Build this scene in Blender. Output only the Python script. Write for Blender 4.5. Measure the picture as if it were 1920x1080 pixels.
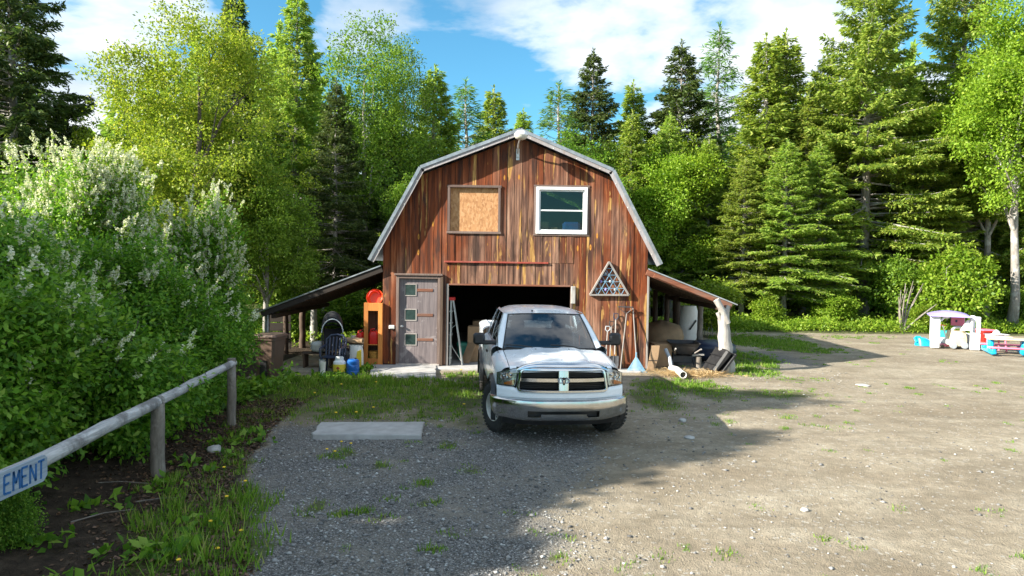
import bpy, bmesh, math, random
import numpy as np
from mathutils import Vector, Matrix, noise as mnoise
R = math.radians
scene = bpy.context.scene
col = scene.collection
for o in list(bpy.data.objects): bpy.data.objects.remove(o)

# ------------------------------------------------------------------ camera
FPX, CAMH = 1280.0, 2.7
PITCH, ROLL = math.atan(42 / 1280), R(0.85)
_f = Vector((0, math.cos(PITCH), -math.sin(PITCH)))
_u0 = Vector((0, math.sin(PITCH), math.cos(PITCH)))
_r0 = Vector((1, 0, 0))
_r = _r0 * math.cos(ROLL) + _u0 * math.sin(ROLL)
_u = _u0 * math.cos(ROLL) - _r0 * math.sin(ROLL)
cd = bpy.data.cameras.new('camera'); cam = bpy.data.objects.new('camera', cd); col.objects.link(cam)
cd.sensor_width = 36; cd.lens = 36 * FPX / 1920; cd.clip_end = 3000; cd.clip_start = .05
M = Matrix.Identity(4)
for i in range(3):
    M[i][0], M[i][1], M[i][2] = _r[i], _u[i], -_f[i]
M[2][3] = CAMH
cam.matrix_world = M
scene.camera = cam

# ------------------------------------------------------------------ sky and sun
SUN = Vector((2.45, 1.0, -1.36)).normalized()          # direction the light travels
EL = math.asin(-SUN.z)
AZ = math.atan2(-SUN.x, -SUN.y)                        # compass angle from +Y towards +X
world = bpy.data.worlds.new('World'); scene.world = world; world.use_nodes = True
wn = world.node_tree; wn.nodes.clear()
def wnode(t, **p):
    n = wn.nodes.new('ShaderNode' + t)
    for k, v in p.items(): setattr(n, k, v)
    return n
sky = wnode('TexSky'); sky.sky_type = 'NISHITA'; sky.sun_disc = False
sky.sun_elevation = EL; sky.sun_rotation = AZ; sky.air_density = 1.0; sky.dust_density = .3; sky.ozone_density = 1.6
tc = wnode('TexCoord'); sp = wnode('SeparateXYZ'); wn.links.new(tc.outputs['Generated'], sp.inputs[0])
def wmath(op, a, b=None, clamp=False):
    n = wnode('Math', operation=op); n.use_clamp = clamp
    for i, v in enumerate((a, b)):
        if v is None: continue
        if isinstance(v, (int, float)): n.inputs[i].default_value = v
        else: wn.links.new(v, n.inputs[i])
    return n.outputs[0]
zz = wmath('ADD', wmath('MAXIMUM', sp.outputs[2], 0.0), 0.16)
cx = wmath('DIVIDE', sp.outputs[0], zz); cy = wmath('DIVIDE', sp.outputs[1], zz)
cmb = wnode('CombineXYZ'); wn.links.new(cx, cmb.inputs[0]); wn.links.new(cy, cmb.inputs[1]); cmb.inputs[2].default_value = 3.1
def wnoise(scale, det, rough, dist=0.0, off=0.0):
    m = wnode('Mapping'); m.inputs['Location'].default_value = (off, off * .7, 0)
    wn.links.new(cmb.outputs[0], m.inputs[0])
    n = wnode('TexNoise'); n.inputs['Scale'].default_value = scale; n.inputs['Detail'].default_value = det
    n.inputs['Roughness'].default_value = rough; n.inputs['Distortion'].default_value = dist
    wn.links.new(m.outputs[0], n.inputs['Vector']); return n.outputs['Fac']
big = wnoise(1.15, 8, .54, .25, 2.3); fine = wnoise(2.4, 6, .55, .1, 5.0)
cl = wmath('ADD', wmath('MULTIPLY', big, .8), wmath('MULTIPLY', fine, .2))
def wramp(fac, stops):
    n = wnode('ValToRGB'); e = n.color_ramp.elements
    while len(e) < len(stops): e.new(.5)
    for k, (p, c) in enumerate(stops): e[k].position = p; e[k].color = c if len(c) == 4 else (*c, 1)
    wn.links.new(fac, n.inputs[0]); return n.outputs[0]
mask = wramp(cl, [(.455, (0, 0, 0)), (.495, (.6,) * 3), (.55, (1, 1, 1))])
ccol = wramp(wnoise(1.5, 5, .5, 0, 9.0), [(.36, (2.6, 3.2, 3.9)), (.58, (4.8, 5.05, 5.3))])
tint = wnode('Mix', data_type='RGBA', blend_type='MULTIPLY'); tint.inputs[0].default_value = 1
wn.links.new(sky.outputs[0], tint.inputs[6]); tint.inputs[7].default_value = (.42, .84, .92, 1)
mx = wnode('Mix', data_type='RGBA'); wn.links.new(mask, mx.inputs[0]); wn.links.new(tint.outputs[2], mx.inputs[6]); wn.links.new(ccol, mx.inputs[7])
bg = wnode('Background'); bg.inputs[1].default_value = .09; wn.links.new(mx.outputs[2], bg.inputs[0])
wo = wnode('OutputWorld'); wn.links.new(bg.outputs[0], wo.inputs[0])
sd = bpy.data.lights.new('sun', 'SUN'); sd.energy = 5.0; sd.angle = R(.55); sd.color = (1, .935, .81)
so = bpy.data.objects.new('sun', sd); col.objects.link(so)
so.rotation_euler = SUN.to_track_quat('-Z', 'Y').to_euler(); so.location = (-30, -10, 30)
vs = scene.view_settings; vs.view_transform = 'Standard'; vs.look = 'None'; vs.exposure = 1.5; vs.gamma = 1
vs.use_curve_mapping = False
scene.cycles.use_denoising = True
scene.cycles.max_bounces = 8; scene.cycles.diffuse_bounces = 3; scene.cycles.transparent_max_bounces = 12
scene.cycles.sample_clamp_indirect = 6

# ------------------------------------------------------------------ measuring helpers (photo pixel -> place)
CAM = Vector((0, 0, CAMH))
def ray(px, py): return _f + _r * ((px - 960) / FPX) + _u * ((540 - py) / FPX)
def P(px, py, Y): d = ray(px, py); return CAM + d * (Y / d.y)
def G(px, py, z=0.0): d = ray(px, py); return CAM + d * ((z - CAMH) / d.z)
def TX(px, Y): return (px - 960) / FPX * Y

# ------------------------------------------------------------------ scene helpers
def smooth(t): t = max(0., min(1., t)); return t * t * (3 - 2 * t)
def lerp(a, b, t): return a + (b - a) * t
def tag(o, label=None, cat=None, group=None, kind=None):
    if label: o['label'] = label
    if cat: o['category'] = cat
    if group: o['group'] = group
    if kind: o['kind'] = kind
    return o
def thing(name, label, cat, loc=(0, 0, 0), rz=0.0, group=None):
    o = bpy.data.objects.new(name, None); o.empty_display_size = .2; col.objects.link(o)
    o.location = loc; o.rotation_euler = (0, 0, rz)
    return tag(o, label, cat, group)
def origin_of(o):
    v = Vector((0, 0, 0))
    while o is not None: v += Vector(o.location); o = o.parent
    return v
def link(name, me, parent=None, loc=None):
    o = bpy.data.objects.new(name, me); col.objects.link(o)
    if parent is not None: o.parent = parent
    if loc is not None: o.location = loc
    return o
def copy_tree(o, parent=None):
    c = o.copy(); col.objects.link(c)
    if parent is not None: c.parent = parent
    for ch in list(o.children): copy_tree(ch, c)
    return c

class MB:
    def __init__(s): s.v = []; s.f = []; s.m = []
    def add(s, vs, fs, mi=0):
        b = len(s.v); s.v += [tuple(v) for v in vs]
        for f in fs: s.f.append(tuple(b + i for i in f)); s.m.append(mi)
        return s
    def box(s, c, size, ch=0.0, M=None, mi=0):
        hx, hy, hz = size[0] / 2, size[1] / 2, size[2] / 2
        ch = min(ch, hx * .9, hy * .9, hz * .9)
        vs, fs = [], []
        if ch <= 0:
            for x in (-1, 1):
                for y in (-1, 1):
                    for z in (-1, 1): vs.append((x * hx, y * hy, z * hz))
            fs = [(0, 1, 3, 2), (4, 6, 7, 5), (0, 4, 5, 1), (2, 3, 7, 6), (0, 2, 6, 4), (1, 5, 7, 3)]
        else:
            idx = {}
            for x in (-1, 1):
                for y in (-1, 1):
                    for z in (-1, 1):
                        for a in range(3):
                            p = [x * (hx - ch), y * (hy - ch), z * (hz - ch)]
                            p[a] = (x * hx, y * hy, z * hz)[a]
                            idx[(x, y, z, a)] = len(vs); vs.append(tuple(p))
            g = lambda x, y, z, a: idx[(x, y, z, a)]
            for sg in (-1, 1):
                q = [g(sg, -1, -1, 0), g(sg, 1, -1, 0), g(sg, 1, 1, 0), g(sg, -1, 1, 0)]; fs.append(q if sg > 0 else q[::-1])
                q = [g(-1, sg, -1, 1), g(1, sg, -1, 1), g(1, sg, 1, 1), g(-1, sg, 1, 1)]; fs.append(q[::-1] if sg > 0 else q)
                q = [g(-1, -1, sg, 2), g(1, -1, sg, 2), g(1, 1, sg, 2), g(-1, 1, sg, 2)]; fs.append(q if sg > 0 else q[::-1])
            for a in (-1, 1):
                for b in (-1, 1):
                    q = [g(a, b, -1, 0), g(a, b, 1, 0), g(a, b, 1, 1), g(a, b, -1, 1)]; fs.append(q if a * b < 0 else q[::-1])
                    q = [g(a, -1, b, 0), g(a, 1, b, 0), g(a, 1, b, 2), g(a, -1, b, 2)]; fs.append(q if a * b > 0 else q[::-1])
                    q = [g(-1, a, b, 1), g(1, a, b, 1), g(1, a, b, 2), g(-1, a, b, 2)]; fs.append(q if a * b < 0 else q[::-1])
            for x in (-1, 1):
                for y in (-1, 1):
                    for z in (-1, 1):
                        q = [g(x, y, z, 0), g(x, y, z, 1), g(x, y, z, 2)]; fs.append(q if x * y * z > 0 else q[::-1])
        T = Matrix.Translation(Vector(c)) @ (M.to_4x4() if M is not None else Matrix.Identity(4))
        return s.add([T @ Vector(v) for v in vs], fs, mi)
    def beam(s, a, b, w, h, ch=0.0, up=(0, 0, 1), mi=0):
        a, b = Vector(a), Vector(b); d = b - a; L = d.length; d.normalize(); up = Vector(up)
        if abs(d.dot(up)) > .98: up = Vector((0, 1, 0))
        sx = d.cross(up).normalized(); uz = sx.cross(d).normalized()
        Mx = Matrix((sx, d, uz)).transposed()
        return s.box((a + b) / 2, (w, L, h), ch, Mx, mi)
    def tube(s, pts, rads, n=8, cap=True, mi=0):
        pts = [Vector(p) for p in pts]
        if isinstance(rads, (int, float)): rads = [rads] * len(pts)
        vs, fs = [], []; prev = None
        for i, p in enumerate(pts):
            d = (pts[min(i + 1, len(pts) - 1)] - pts[max(i - 1, 0)])
            if d.length < 1e-9: d = Vector((0, 0, 1))
            d.normalize()
            if prev is None:
                a = Vector((0, 0, 1)) if abs(d.z) < .9 else Vector((1, 0, 0)); x = d.cross(a).normalized()
            else:
                x = (prev - d * prev.dot(d)); x = x.normalized() if x.length > 1e-6 else d.orthogonal().normalized()
            prev = x; y = d.cross(x)
            for k in range(n):
                t = 2 * math.pi * k / n; vs.append(p + (x * math.cos(t) + y * math.sin(t)) * rads[i])
        for i in range(len(pts) - 1):
            for k in range(n):
                fs.append((i * n + k, i * n + (k + 1) % n, (i + 1) * n + (k + 1) % n, (i + 1) * n + k))
        if cap: fs.append(tuple(range(n))[::-1]); fs.append(tuple((len(pts) - 1) * n + k for k in range(n)))
        return s.add(vs, fs, mi)
    def lathe(s, prof, n=24, M=None, mi=0, cap=True):
        vs, fs = [], []; M = M or Matrix.Identity(4)
        for r, z in prof:
            for k in range(n):
                t = 2 * math.pi * k / n; vs.append(M @ Vector((r * math.cos(t), r * math.sin(t), z)))
        for i in range(len(prof) - 1):
            for k in range(n): fs.append((i * n + k, i * n + (k + 1) % n, (i + 1) * n + (k + 1) % n, (i + 1) * n + k))
        if cap:
            if prof[0][0] > 1e-4: fs.append(tuple(range(n))[::-1])
            if prof[-1][0] > 1e-4: fs.append(tuple((len(prof) - 1) * n + k for k in range(n)))
        return s.add(vs, fs, mi)
    def grid(s, fn, nu, nv, mi=0, flip=False, skip=None):
        vs = [fn(i / nu, j / nv) for j in range(nv + 1) for i in range(nu + 1)]; fs = []
        for j in range(nv):
            for i in range(nu):
                if skip and skip(i, j): continue
                q = (j * (nu + 1) + i, j * (nu + 1) + i + 1, (j + 1) * (nu + 1) + i + 1, (j + 1) * (nu + 1) + i)
                fs.append(q[::-1] if flip else q)
        return s.add(vs, fs, mi)
    def prism(s, poly, y0, y1, mi=0):      # polygon in xz, extruded along y
        n = len(poly); ar = sum(poly[i][0] * poly[(i + 1) % n][1] - poly[(i + 1) % n][0] * poly[i][1] for i in range(n))
        if ar < 0: poly = poly[::-1]
        vs = [(x, y0, z) for x, z in poly] + [(x, y1, z) for x, z in poly]
        fs = [tuple(range(n)), tuple(range(2 * n - 1, n - 1, -1))]
        for i in range(n): j = (i + 1) % n; fs.append((j, i, n + i, n + j))
        return s.add(vs, fs, mi)
    def build(s, name, mats, parent=None, world=False, ang=35, loc=None, fix=False):
        me = bpy.data.meshes.new(name)
        v = s.v
        if world and parent is not None:
            o = origin_of(parent); v = [(a - o.x, b - o.y, c - o.z) for a, b, c in v]
        if loc is not None and parent is None:
            v = [(a - loc[0], b - loc[1], c - loc[2]) for a, b, c in v]
        me.from_pydata(v, [], s.f)
        if not isinstance(mats, (list, tuple)): mats = [mats]
        for m in mats: me.materials.append(m)
        if len(mats) > 1: me.polygons.foreach_set('material_index', s.m)
        if fix:
            bm = bmesh.new(); bm.from_mesh(me); bmesh.ops.remove_doubles(bm, verts=bm.verts, dist=1e-5)
            bmesh.ops.recalc_face_normals(bm, faces=bm.faces); bm.to_mesh(me); bm.free()
        if ang:
            me.polygons.foreach_set('use_smooth', [True] * len(me.polygons))
            me.set_sharp_from_angle(angle=R(ang))
        me.update()
        return link(name, me, parent, loc)

def mesh_np(name, V, F, mats, smooth_f=False, mi=None):
    """V (n,3), F (m,k) numpy -> mesh"""
    me = bpy.data.meshes.new(name); n, k = F.shape
    me.vertices.add(len(V)); me.vertices.foreach_set('co', V.astype(np.float32).ravel())
    me.loops.add(n * k); me.loops.foreach_set('vertex_index', F.astype(np.int32).ravel())
    me.polygons.add(n); me.polygons.foreach_set('loop_start', np.arange(0, n * k, k, dtype=np.int32))
    me.polygons.foreach_set('loop_total', np.full(n, k, dtype=np.int32))
    for m in (mats if isinstance(mats, (list, tuple)) else [mats]): me.materials.append(m)
    if mi is not None: me.polygons.foreach_set('material_index', mi.astype(np.int32))
    if smooth_f: me.polygons.foreach_set('use_smooth', np.ones(n, dtype=bool))
    me.update(calc_edges=True); me.validate()
    return me

# ------------------------------------------------------------------ materials
def nd(nt, t, props=None, **inp):
    n = nt.nodes.new('ShaderNode' + t)
    for k, v in (props or {}).items(): setattr(n, k, v)
    for k, v in inp.items():
        s = n.inputs[int(k[1:])] if k[0] == 'i' and k[1:].isdigit() else n.inputs[k.replace('_', ' ')]
        if isinstance(v, bpy.types.NodeSocket): nt.links.new(v, s)
        else: s.default_value = (*v, 1) if isinstance(v, tuple) and len(v) == 3 and s.type == 'RGBA' else v
    return n
def new_mat(name):
    m = bpy.data.materials.new(name); m.use_nodes = True; nt = m.node_tree; nt.nodes.clear()
    out = nd(nt, 'OutputMaterial'); return m, nt, out
def ramp(nt, fac, stops, interp='LINEAR'):
    n = nd(nt, 'ValToRGB'); e = n.color_ramp.elements; n.color_ramp.interpolation = interp
    while len(e) < len(stops): e.new(.5)
    for k, (p, c) in enumerate(stops):
        if isinstance(c, (int, float)): c = (c, c, c)
        e[k].position = p; e[k].color = (*c, 1)
    nt.links.new(fac, n.inputs[0]); return n.outputs[0]
def mixc(nt, fac, a, b, blend='MIX'):
    n = nd(nt, 'Mix', dict(data_type='RGBA', blend_type=blend))
    for i, v in ((0, fac), (6, a), (7, b)):
        if isinstance(v, bpy.types.NodeSocket): nt.links.new(v, n.inputs[i])
        else: n.inputs[i].default_value = (*v, 1) if isinstance(v, tuple) else v
    return n.outputs[2]
def mth(nt, op, a, b=0.0, clamp=False):
    n = nd(nt, 'Math', dict(operation=op, use_clamp=clamp))
    for i, v in ((0, a), (1, b)):
        if isinstance(v, bpy.types.NodeSocket): nt.links.new(v, n.inputs[i])
        else: n.inputs[i].default_value = v
    return n.outputs[0]
def noi(nt, vec, scale=5., det=4., rough=.55, dist=0.):
    n = nd(nt, 'TexNoise', None, Scale=scale, Detail=det, Roughness=rough, Distortion=dist)
    if vec is not None: nt.links.new(vec, n.inputs['Vector'])
    return n.outputs['Fac']
def obj_co(nt): return nd(nt, 'TexCoord').outputs['Object']
def mapped(nt, vec, sc=(1, 1, 1), off=None):
    m = nd(nt, 'Mapping'); nt.links.new(vec, m.inputs[0]); m.inputs['Scale'].default_value = sc
    if off is not None:
        if isinstance(off, bpy.types.NodeSocket): nt.links.new(off, m.inputs['Location'])
        else: m.inputs['Location'].default_value = off
    return m.outputs[0]
def pbsdf(nt, out, color, rough=.6, metal=0., spec=.5, bump=None, bstr=.3, bdist=.01, **kw):
    b = nd(nt, 'BsdfPrincipled')
    for k, v in (('Base Color', color), ('Roughness', rough), ('Metallic', metal), ('Specular IOR Level', spec)):
        if isinstance(v, bpy.types.NodeSocket): nt.links.new(v, b.inputs[k])
        else: b.inputs[k].default_value = (*v, 1) if isinstance(v, tuple) else v
    for k, v in kw.items(): b.inputs[k.replace('_', ' ')].default_value = v
    if bump is not None:
        bn = nd(nt, 'Bump', None, Strength=bstr, Distance=bdist, Height=bump); nt.links.new(bn.outputs[0], b.inputs['Normal'])
    nt.links.new(b.outputs[0], out.inputs[0]); return b
def scl(c, k): return tuple(min(1, x * k) for x in c)
def simple(name, c, rough=.6, metal=0., var=.25, ns=6., bstr=0., dirt=0., dcol=(.12, .10, .08), spec=.5, **kw):
    m, nt, out = new_mat(name); co = obj_co(nt)
    n = noi(nt, co, ns, 5, .6)
    cc = ramp(nt, n, [(.3, scl(c, 1 - var)), (.7, scl(c, 1 + var * .6))])
    if dirt > 0:
        d = noi(nt, mapped(nt, co, (1, 1, .5), (3, 1, 7)), ns * .5, 6, .7)
        cc = mixc(nt, mth(nt, 'MULTIPLY', ramp(nt, d, [(.48, 0), (.7, 1)]), dirt), cc, dcol)
    r = ramp(nt, n, [(.3, max(0, rough - .08)), (.7, min(1, rough + .08))])
    pbsdf(nt, out, cc, r, metal, spec, noi(nt, co, ns * 7, 3) if bstr else None, bstr, .01, **kw)
    return m
def woodmat(name, c1, c2, grey=None, gm=.5, rough=.75, axis='z', fine=40., bst=.4):
    m, nt, out = new_mat(name); co = obj_co(nt)
    rnd = nd(nt, 'ObjectInfo').outputs['Random']; off = nd(nt, 'CombineXYZ')
    nt.links.new(mth(nt, 'MULTIPLY', rnd, 31.), off.inputs[0]); nt.links.new(mth(nt, 'MULTIPLY', rnd, 57.), off.inputs[2])
    s = [fine] * 3; s['xyz'.index(axis)] = fine * .05
    g = noi(nt, mapped(nt, co, tuple(s), off.outputs[0]), 1., 6, .65, .4)
    s2 = [fine * .12] * 3; s2['xyz'.index(axis)] = fine * .02
    h = noi(nt, mapped(nt, co, tuple(s2), off.outputs[0]), 1., 4, .6)
    cc = ramp(nt, g, [(.25, c1), (.75, c2)])
    if grey: cc = mixc(nt, ramp(nt, h, [(gm - .15, 0), (gm + .15, 1)]), cc, grey)
    hv = nd(nt, 'HueSaturation', None, Color=cc, Value=mth(nt, 'ADD', mth(nt, 'MULTIPLY', rnd, .4), .8))
    pbsdf(nt, out, hv.outputs[0], rough, 0, .3, g, bst, .006)
    return m

def barn_wood():
    m, nt, out = new_mat('weathered_stained_planks'); co = obj_co(nt)
    sx = nd(nt, 'SeparateXYZ'); nt.links.new(co, sx.inputs[0])
    rnd = nd(nt, 'ObjectInfo').outputs['Random']
    off = nd(nt, 'CombineXYZ')
    nt.links.new(mth(nt, 'MULTIPLY', rnd, 83.), off.inputs[0]); nt.links.new(mth(nt, 'MULTIPLY', rnd, 47.), off.inputs[2])
    st = noi(nt, mapped(nt, co, (11, 5, .55), off.outputs[0]), 1., 6, .62, .5)
    fg = noi(nt, mapped(nt, co, (60, 20, 2.2), off.outputs[0]), 1., 5, .7, .3)
    zone = noi(nt, mapped(nt, co, (.55, 1, .6), (4.2, 0, 1.3)), 1., 3, .5)
    red = ramp(nt, st, [(.26, (.026, .011, .008)), (.42, (.10, .031, .016)), (.60, (.215, .070, .036)), (.78, (.33, .155, .085))])
    grey = ramp(nt, st, [(.26, (.035, .022, .022)), (.42, (.12, .066, .048)), (.58, (.26, .152, .108)), (.76, (.44, .305, .225))])
    # stain has washed off the middle boards, kept best on the outer boards under the roof
    dx = mth(nt, 'MULTIPLY', mth(nt, 'ABSOLUTE', mth(nt, 'ADD', sx.outputs[0], -.2)), .15)
    wear = mth(nt, 'ADD', mth(nt, 'ADD', mth(nt, 'MULTIPLY', zone, 1.0), mth(nt, 'MULTIPLY', rnd, .32)), mth(nt, 'MULTIPLY', dx, -1.))
    wear = mth(nt, 'ADD', wear, mth(nt, 'MULTIPLY', mth(nt, 'ADD', sx.outputs[2], -3.4), -.06))
    cc = mixc(nt, ramp(nt, wear, [(.30, 0), (.60, 1)]), red, grey)
    dk = noi(nt, mapped(nt, co, (7, 5, .8), (9, 2, 4)), 1., 4, .6, .3)
    cc = mixc(nt, mth(nt, 'MULTIPLY', ramp(nt, dk, [(.51, 0), (.64, 1)]), .8), cc, (.030, .018, .015))
    # peeled streaks of bare yellow wood
    pe = noi(nt, mapped(nt, co, (4.4, 3, .46), off.outputs[0]), 1., 5, .62, 1.1)
    pm = ramp(nt, mth(nt, 'ADD', pe, mth(nt, 'MULTIPLY', fg, .10)), [(.635, 0), (.68, 1)])
    bare = ramp(nt, fg, [(.3, (.20, .10, .038)), (.55, (.42, .255, .11)), (.75, (.58, .40, .205))])
    cc = mixc(nt, pm, cc, bare)
    # knots
    vo = nd(nt, 'TexVoronoi', None, Scale=1., Randomness=1.); nt.links.new(mapped(nt, co, (4.3, .01, 1.35), off.outputs[0]), vo.inputs['Vector'])
    kd = vo.outputs['Distance']; ex = noi(nt, co, 3.)
    kd = mth(nt, 'ADD', kd, mth(nt, 'MULTIPLY', ex, .1))
    cc = mixc(nt, ramp(nt, kd, [(.135, 1), (.17, 0)]), cc, (.46, .23, .075))
    cc = mixc(nt, ramp(nt, kd, [(.075, 1), (.09, 0)]), cc, (.13, .045, .02))
    hv = nd(nt, 'HueSaturation', None, Color=cc, Saturation=1.12, Value=mth(nt, 'ADD', mth(nt, 'ADD', mth(nt, 'MULTIPLY', fg, 1.1), .36), mth(nt, 'MULTIPLY', rnd, .34)))
    pbsdf(nt, out, hv.outputs[0], .72, 0, .3, mth(nt, 'ADD', fg, mth(nt, 'MULTIPLY', st, .6)), .55, .008)
    return m

def leafmat(name, stops, trans=.3, tcol=1.5, rough=.5, spec=.25):
    m, nt, out = new_mat(name)
    rp = nd(nt, 'NewGeometry').outputs['Random Per Island']
    oi = nd(nt, 'ObjectInfo').outputs['Random']
    cc = ramp(nt, rp, stops)
    big = noi(nt, obj_co(nt), .55, 2)
    val = mth(nt, 'ADD', mth(nt, 'ADD', mth(nt, 'MULTIPLY', oi, .22), .72), mth(nt, 'MULTIPLY', big, .36))
    hv = nd(nt, 'HueSaturation', None, Color=cc, Value=val, Hue=mth(nt, 'ADD', mth(nt, 'MULTIPLY', oi, .02), .49))
    b = nd(nt, 'BsdfPrincipled', None, Roughness=rough, Base_Color=hv.outputs[0]); b.inputs['Specular IOR Level'].default_value = spec
    tb = nd(nt, 'BsdfTranslucent', None, Color=mixc(nt, 1., hv.outputs[0], (tcol, tcol, tcol * .6), 'MULTIPLY'))
    ms = nd(nt, 'MixShader', None, Fac=trans); nt.links.new(b.outputs[0], ms.inputs[1]); nt.links.new(tb.outputs[0], ms.inputs[2])
    nt.links.new(ms.outputs[0], out.inputs[0]); return m

def bark(name, c1, c2, sc=6., lich=None, ax=(2, 2, .5)):
    m, nt, out = new_mat(name); co = obj_co(nt)
    n = noi(nt, mapped(nt, co, (sc * ax[0], sc * ax[1], sc * ax[2])), 1., 6, .7, .6); p = noi(nt, co, 2.2, 5, .65)
    cc = ramp(nt, n, [(.3, c1), (.7, c2)])
    if lich: cc = mixc(nt, ramp(nt, p, [(.5, 0), (.62, 1)]), cc, lich)
    pbsdf(nt, out, cc, .85, 0, .2, n, .7, .02); return m

def glassmat(name, tint, refl=.12, rough=.02, fk=.9):
    m, nt, out = new_mat(name)
    t = nd(nt, 'BsdfTransparent', None, Color=tint); g = nd(nt, 'BsdfGlossy', None, Roughness=rough, Color=(1, 1, 1))
    lw = nd(nt, 'LayerWeight', None, Blend=.35)
    f = mth(nt, 'ADD', mth(nt, 'MULTIPLY', lw.outputs['Fresnel'], fk), refl, True)
    ms = nd(nt, 'MixShader', None, Fac=f); nt.links.new(t.outputs[0], ms.inputs[1]); nt.links.new(g.outputs[0], ms.inputs[2])
    nt.links.new(ms.outputs[0], out.inputs[0]); return m

def osb():
    m, nt, out = new_mat('oriented_strand_board'); co = obj_co(nt)
    v = nd(nt, 'TexVoronoi', None, Scale=1.); nt.links.new(mapped(nt, co, (26, 1, 14)), v.inputs['Vector'])
    n = noi(nt, co, 9, 5, .7)
    sv = nd(nt, 'SeparateColor'); nt.links.new(v.outputs['Color'], sv.inputs[0])
    cc = ramp(nt, sv.outputs[0], [(.0, (.33, .155, .065)), (.5, (.45, .23, .10)), (1., (.54, .31, .155))])
    cc = mixc(nt, ramp(nt, n, [(.45, 0), (.7, .5)]), cc, (.55, .31, .14))
    pbsdf(nt, out, cc, .7, 0, .3, sv.outputs[0], .3, .004); return m

def truck_paint():
    m, nt, out = new_mat('dusty_white_car_paint'); co = obj_co(nt)
    n = noi(nt, mapped(nt, co, (2, 1, 3)), 1.6, 6, .65); d = noi(nt, co, 14, 5, .7)
    sx = nd(nt, 'SeparateXYZ'); nt.links.new(co, sx.inputs[0])
    low = ramp(nt, mth(nt, 'ADD', sx.outputs[2], mth(nt, 'MULTIPLY', n, .4)), [(.62, 1), (1.0, 0)])
    cc = mixc(nt, mth(nt, 'MULTIPLY', ramp(nt, n, [(.45, 0), (.75, 1)]), .12), (.83, .87, .91), (.64, .65, .65))
    cc = mixc(nt, mth(nt, 'MULTIPLY', low, .30), cc, (.36, .32, .27))
    cc = mixc(nt, mth(nt, 'MULTIPLY', ramp(nt, d, [(.68, 0), (.74, 1)]), .2), cc, (.35, .32, .28))
    r = ramp(nt, n, [(.35, .16), (.7, .34)])
    pbsdf(nt, out, cc, r, 0, .5, None, Coat_Weight=.4, Coat_Roughness=.06); return m

MAT = {}
MAT['plank'] = barn_wood()
MAT['osb'] = osb()
MAT['trim'] = woodmat('weathered_trim_wood', (.075, .05, .042), (.26, .20, .17), (.15, .10, .085), .5)
MAT['greywood'] = woodmat('silvered_wood', (.20, .18, .165), (.48, .45, .42), (.30, .27, .25), .5)
MAT['rake'] = woodmat('painted_grey_fascia', (.26, .24, .25), (.46, .44, .45), (.30, .24, .22), .62)
MAT['darkwood'] = woodmat('old_dark_timber', (.035, .024, .018), (.12, .08, .055), None)
MAT['redwood'] = woodmat('red_brown_board', (.10, .035, .022), (.28, .11, .06), (.20, .13, .10), .6, axis='x')
MAT['rednarrow'] = simple('flaking_red_paint', (.32, .055, .035), .6, 0, .3, 9, 0, .4, (.25, .17, .14))
MAT['log'] = bark('peeled_weathered_log', (.22, .21, .205), (.62, .61, .60), 7., (.20, .19, .185), (3, .22, 3))
MAT['logdark'] = bark('round_fence_post', (.10, .085, .07), (.30, .26, .22), 6., (.34, .31, .28))
MAT['oldlog'] = bark('bleached_gnarled_log', (.24, .22, .20), (.52, .50, .47), 4., None)
MAT['brightwood'] = woodmat('varnished_orange_wood', (.46, .15, .03), (.66, .27, .07), None, axis='z')
MAT['roof'] = simple('galvanised_roof_sheet', (.50, .53, .56), .38, .75, .2, 3, .05, .4, (.32, .27, .24))
MAT['metal'] = simple('dull_grey_metal', (.42, .44, .46), .4, .8, .25, 8, .05, .3)
MAT['alu'] = simple('aluminium', (.62, .62, .60), .42, .7, .2, 9, 0, .3, (.3, .28, .25))
MAT['steel_dark'] = simple('dark_steel', (.09, .095, .105), .5, .5, .3, 8, .05, .3, (.16, .10, .07))
MAT['concrete'] = simple('cast_concrete', (.42, .41, .40), .9, 0, .22, 5, .25, .5, (.28, .26, .23))
MAT['white'] = simple('white_vinyl', (.80, .81, .82), .4, 0, .06, 4, 0, .15, (.5, .48, .45))
MAT['offwhite'] = simple('grubby_white_plastic', (.72, .70, .66), .5, 0, .1, 6, 0, .3, (.4, .36, .3))
MAT['black'] = simple('black_plastic', (.018, .018, .020), .45, 0, .4, 8, 0, .35, (.07, .065, .06))
MAT['blackmetal'] = simple('black_enamel', (.02, .02, .022), .35, .2, .3, 8)
MAT['fabric_black'] = simple('black_fabric', (.016, .016, .019), .9, 0, .4, 14, .2)
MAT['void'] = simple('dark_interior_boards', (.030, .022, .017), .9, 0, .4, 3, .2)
MAT['brownbin'] = simple('brown_bin_plastic', (.115, .072, .052), .5, 0, .2, 5, .05, .5, (.17, .13, .10))
MAT['navy'] = simple('navy_plastic', (.022, .035, .075), .4, 0, .25, 6, 0, .3, (.1, .1, .11))
MAT['red'] = simple('red_plastic', (.62, .022, .016), .35, 0, .18, 6, 0, .2)
MAT['redorange'] = simple('orange_red_plastic', (.75, .075, .02), .4, 0, .15, 6)
MAT['yellow'] = simple('yellow_print', (.82, .62, .05), .5, 0, .15, 7, 0, .2)
MAT['wicker'] = simple('ochre_wicker', (.52, .27, .05), .75, 0, .5, 40, .6)
MAT['blue'] = simple('blue_plastic', (.015, .13, .48), .35, 0, .2, 6, 0, .2)
MAT['skyblue'] = simple('bright_blue_plastic', (.01, .38, .72), .35, 0, .12, 6)
MAT['rakeblue'] = simple('faded_blue_plastic', (.17, .33, .46), .5, 0, .25, 12)
MAT['paintblue'] = simple('brushed_blue_paint', (.02, .12, .33), .55, 0, .3, 20)
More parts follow.
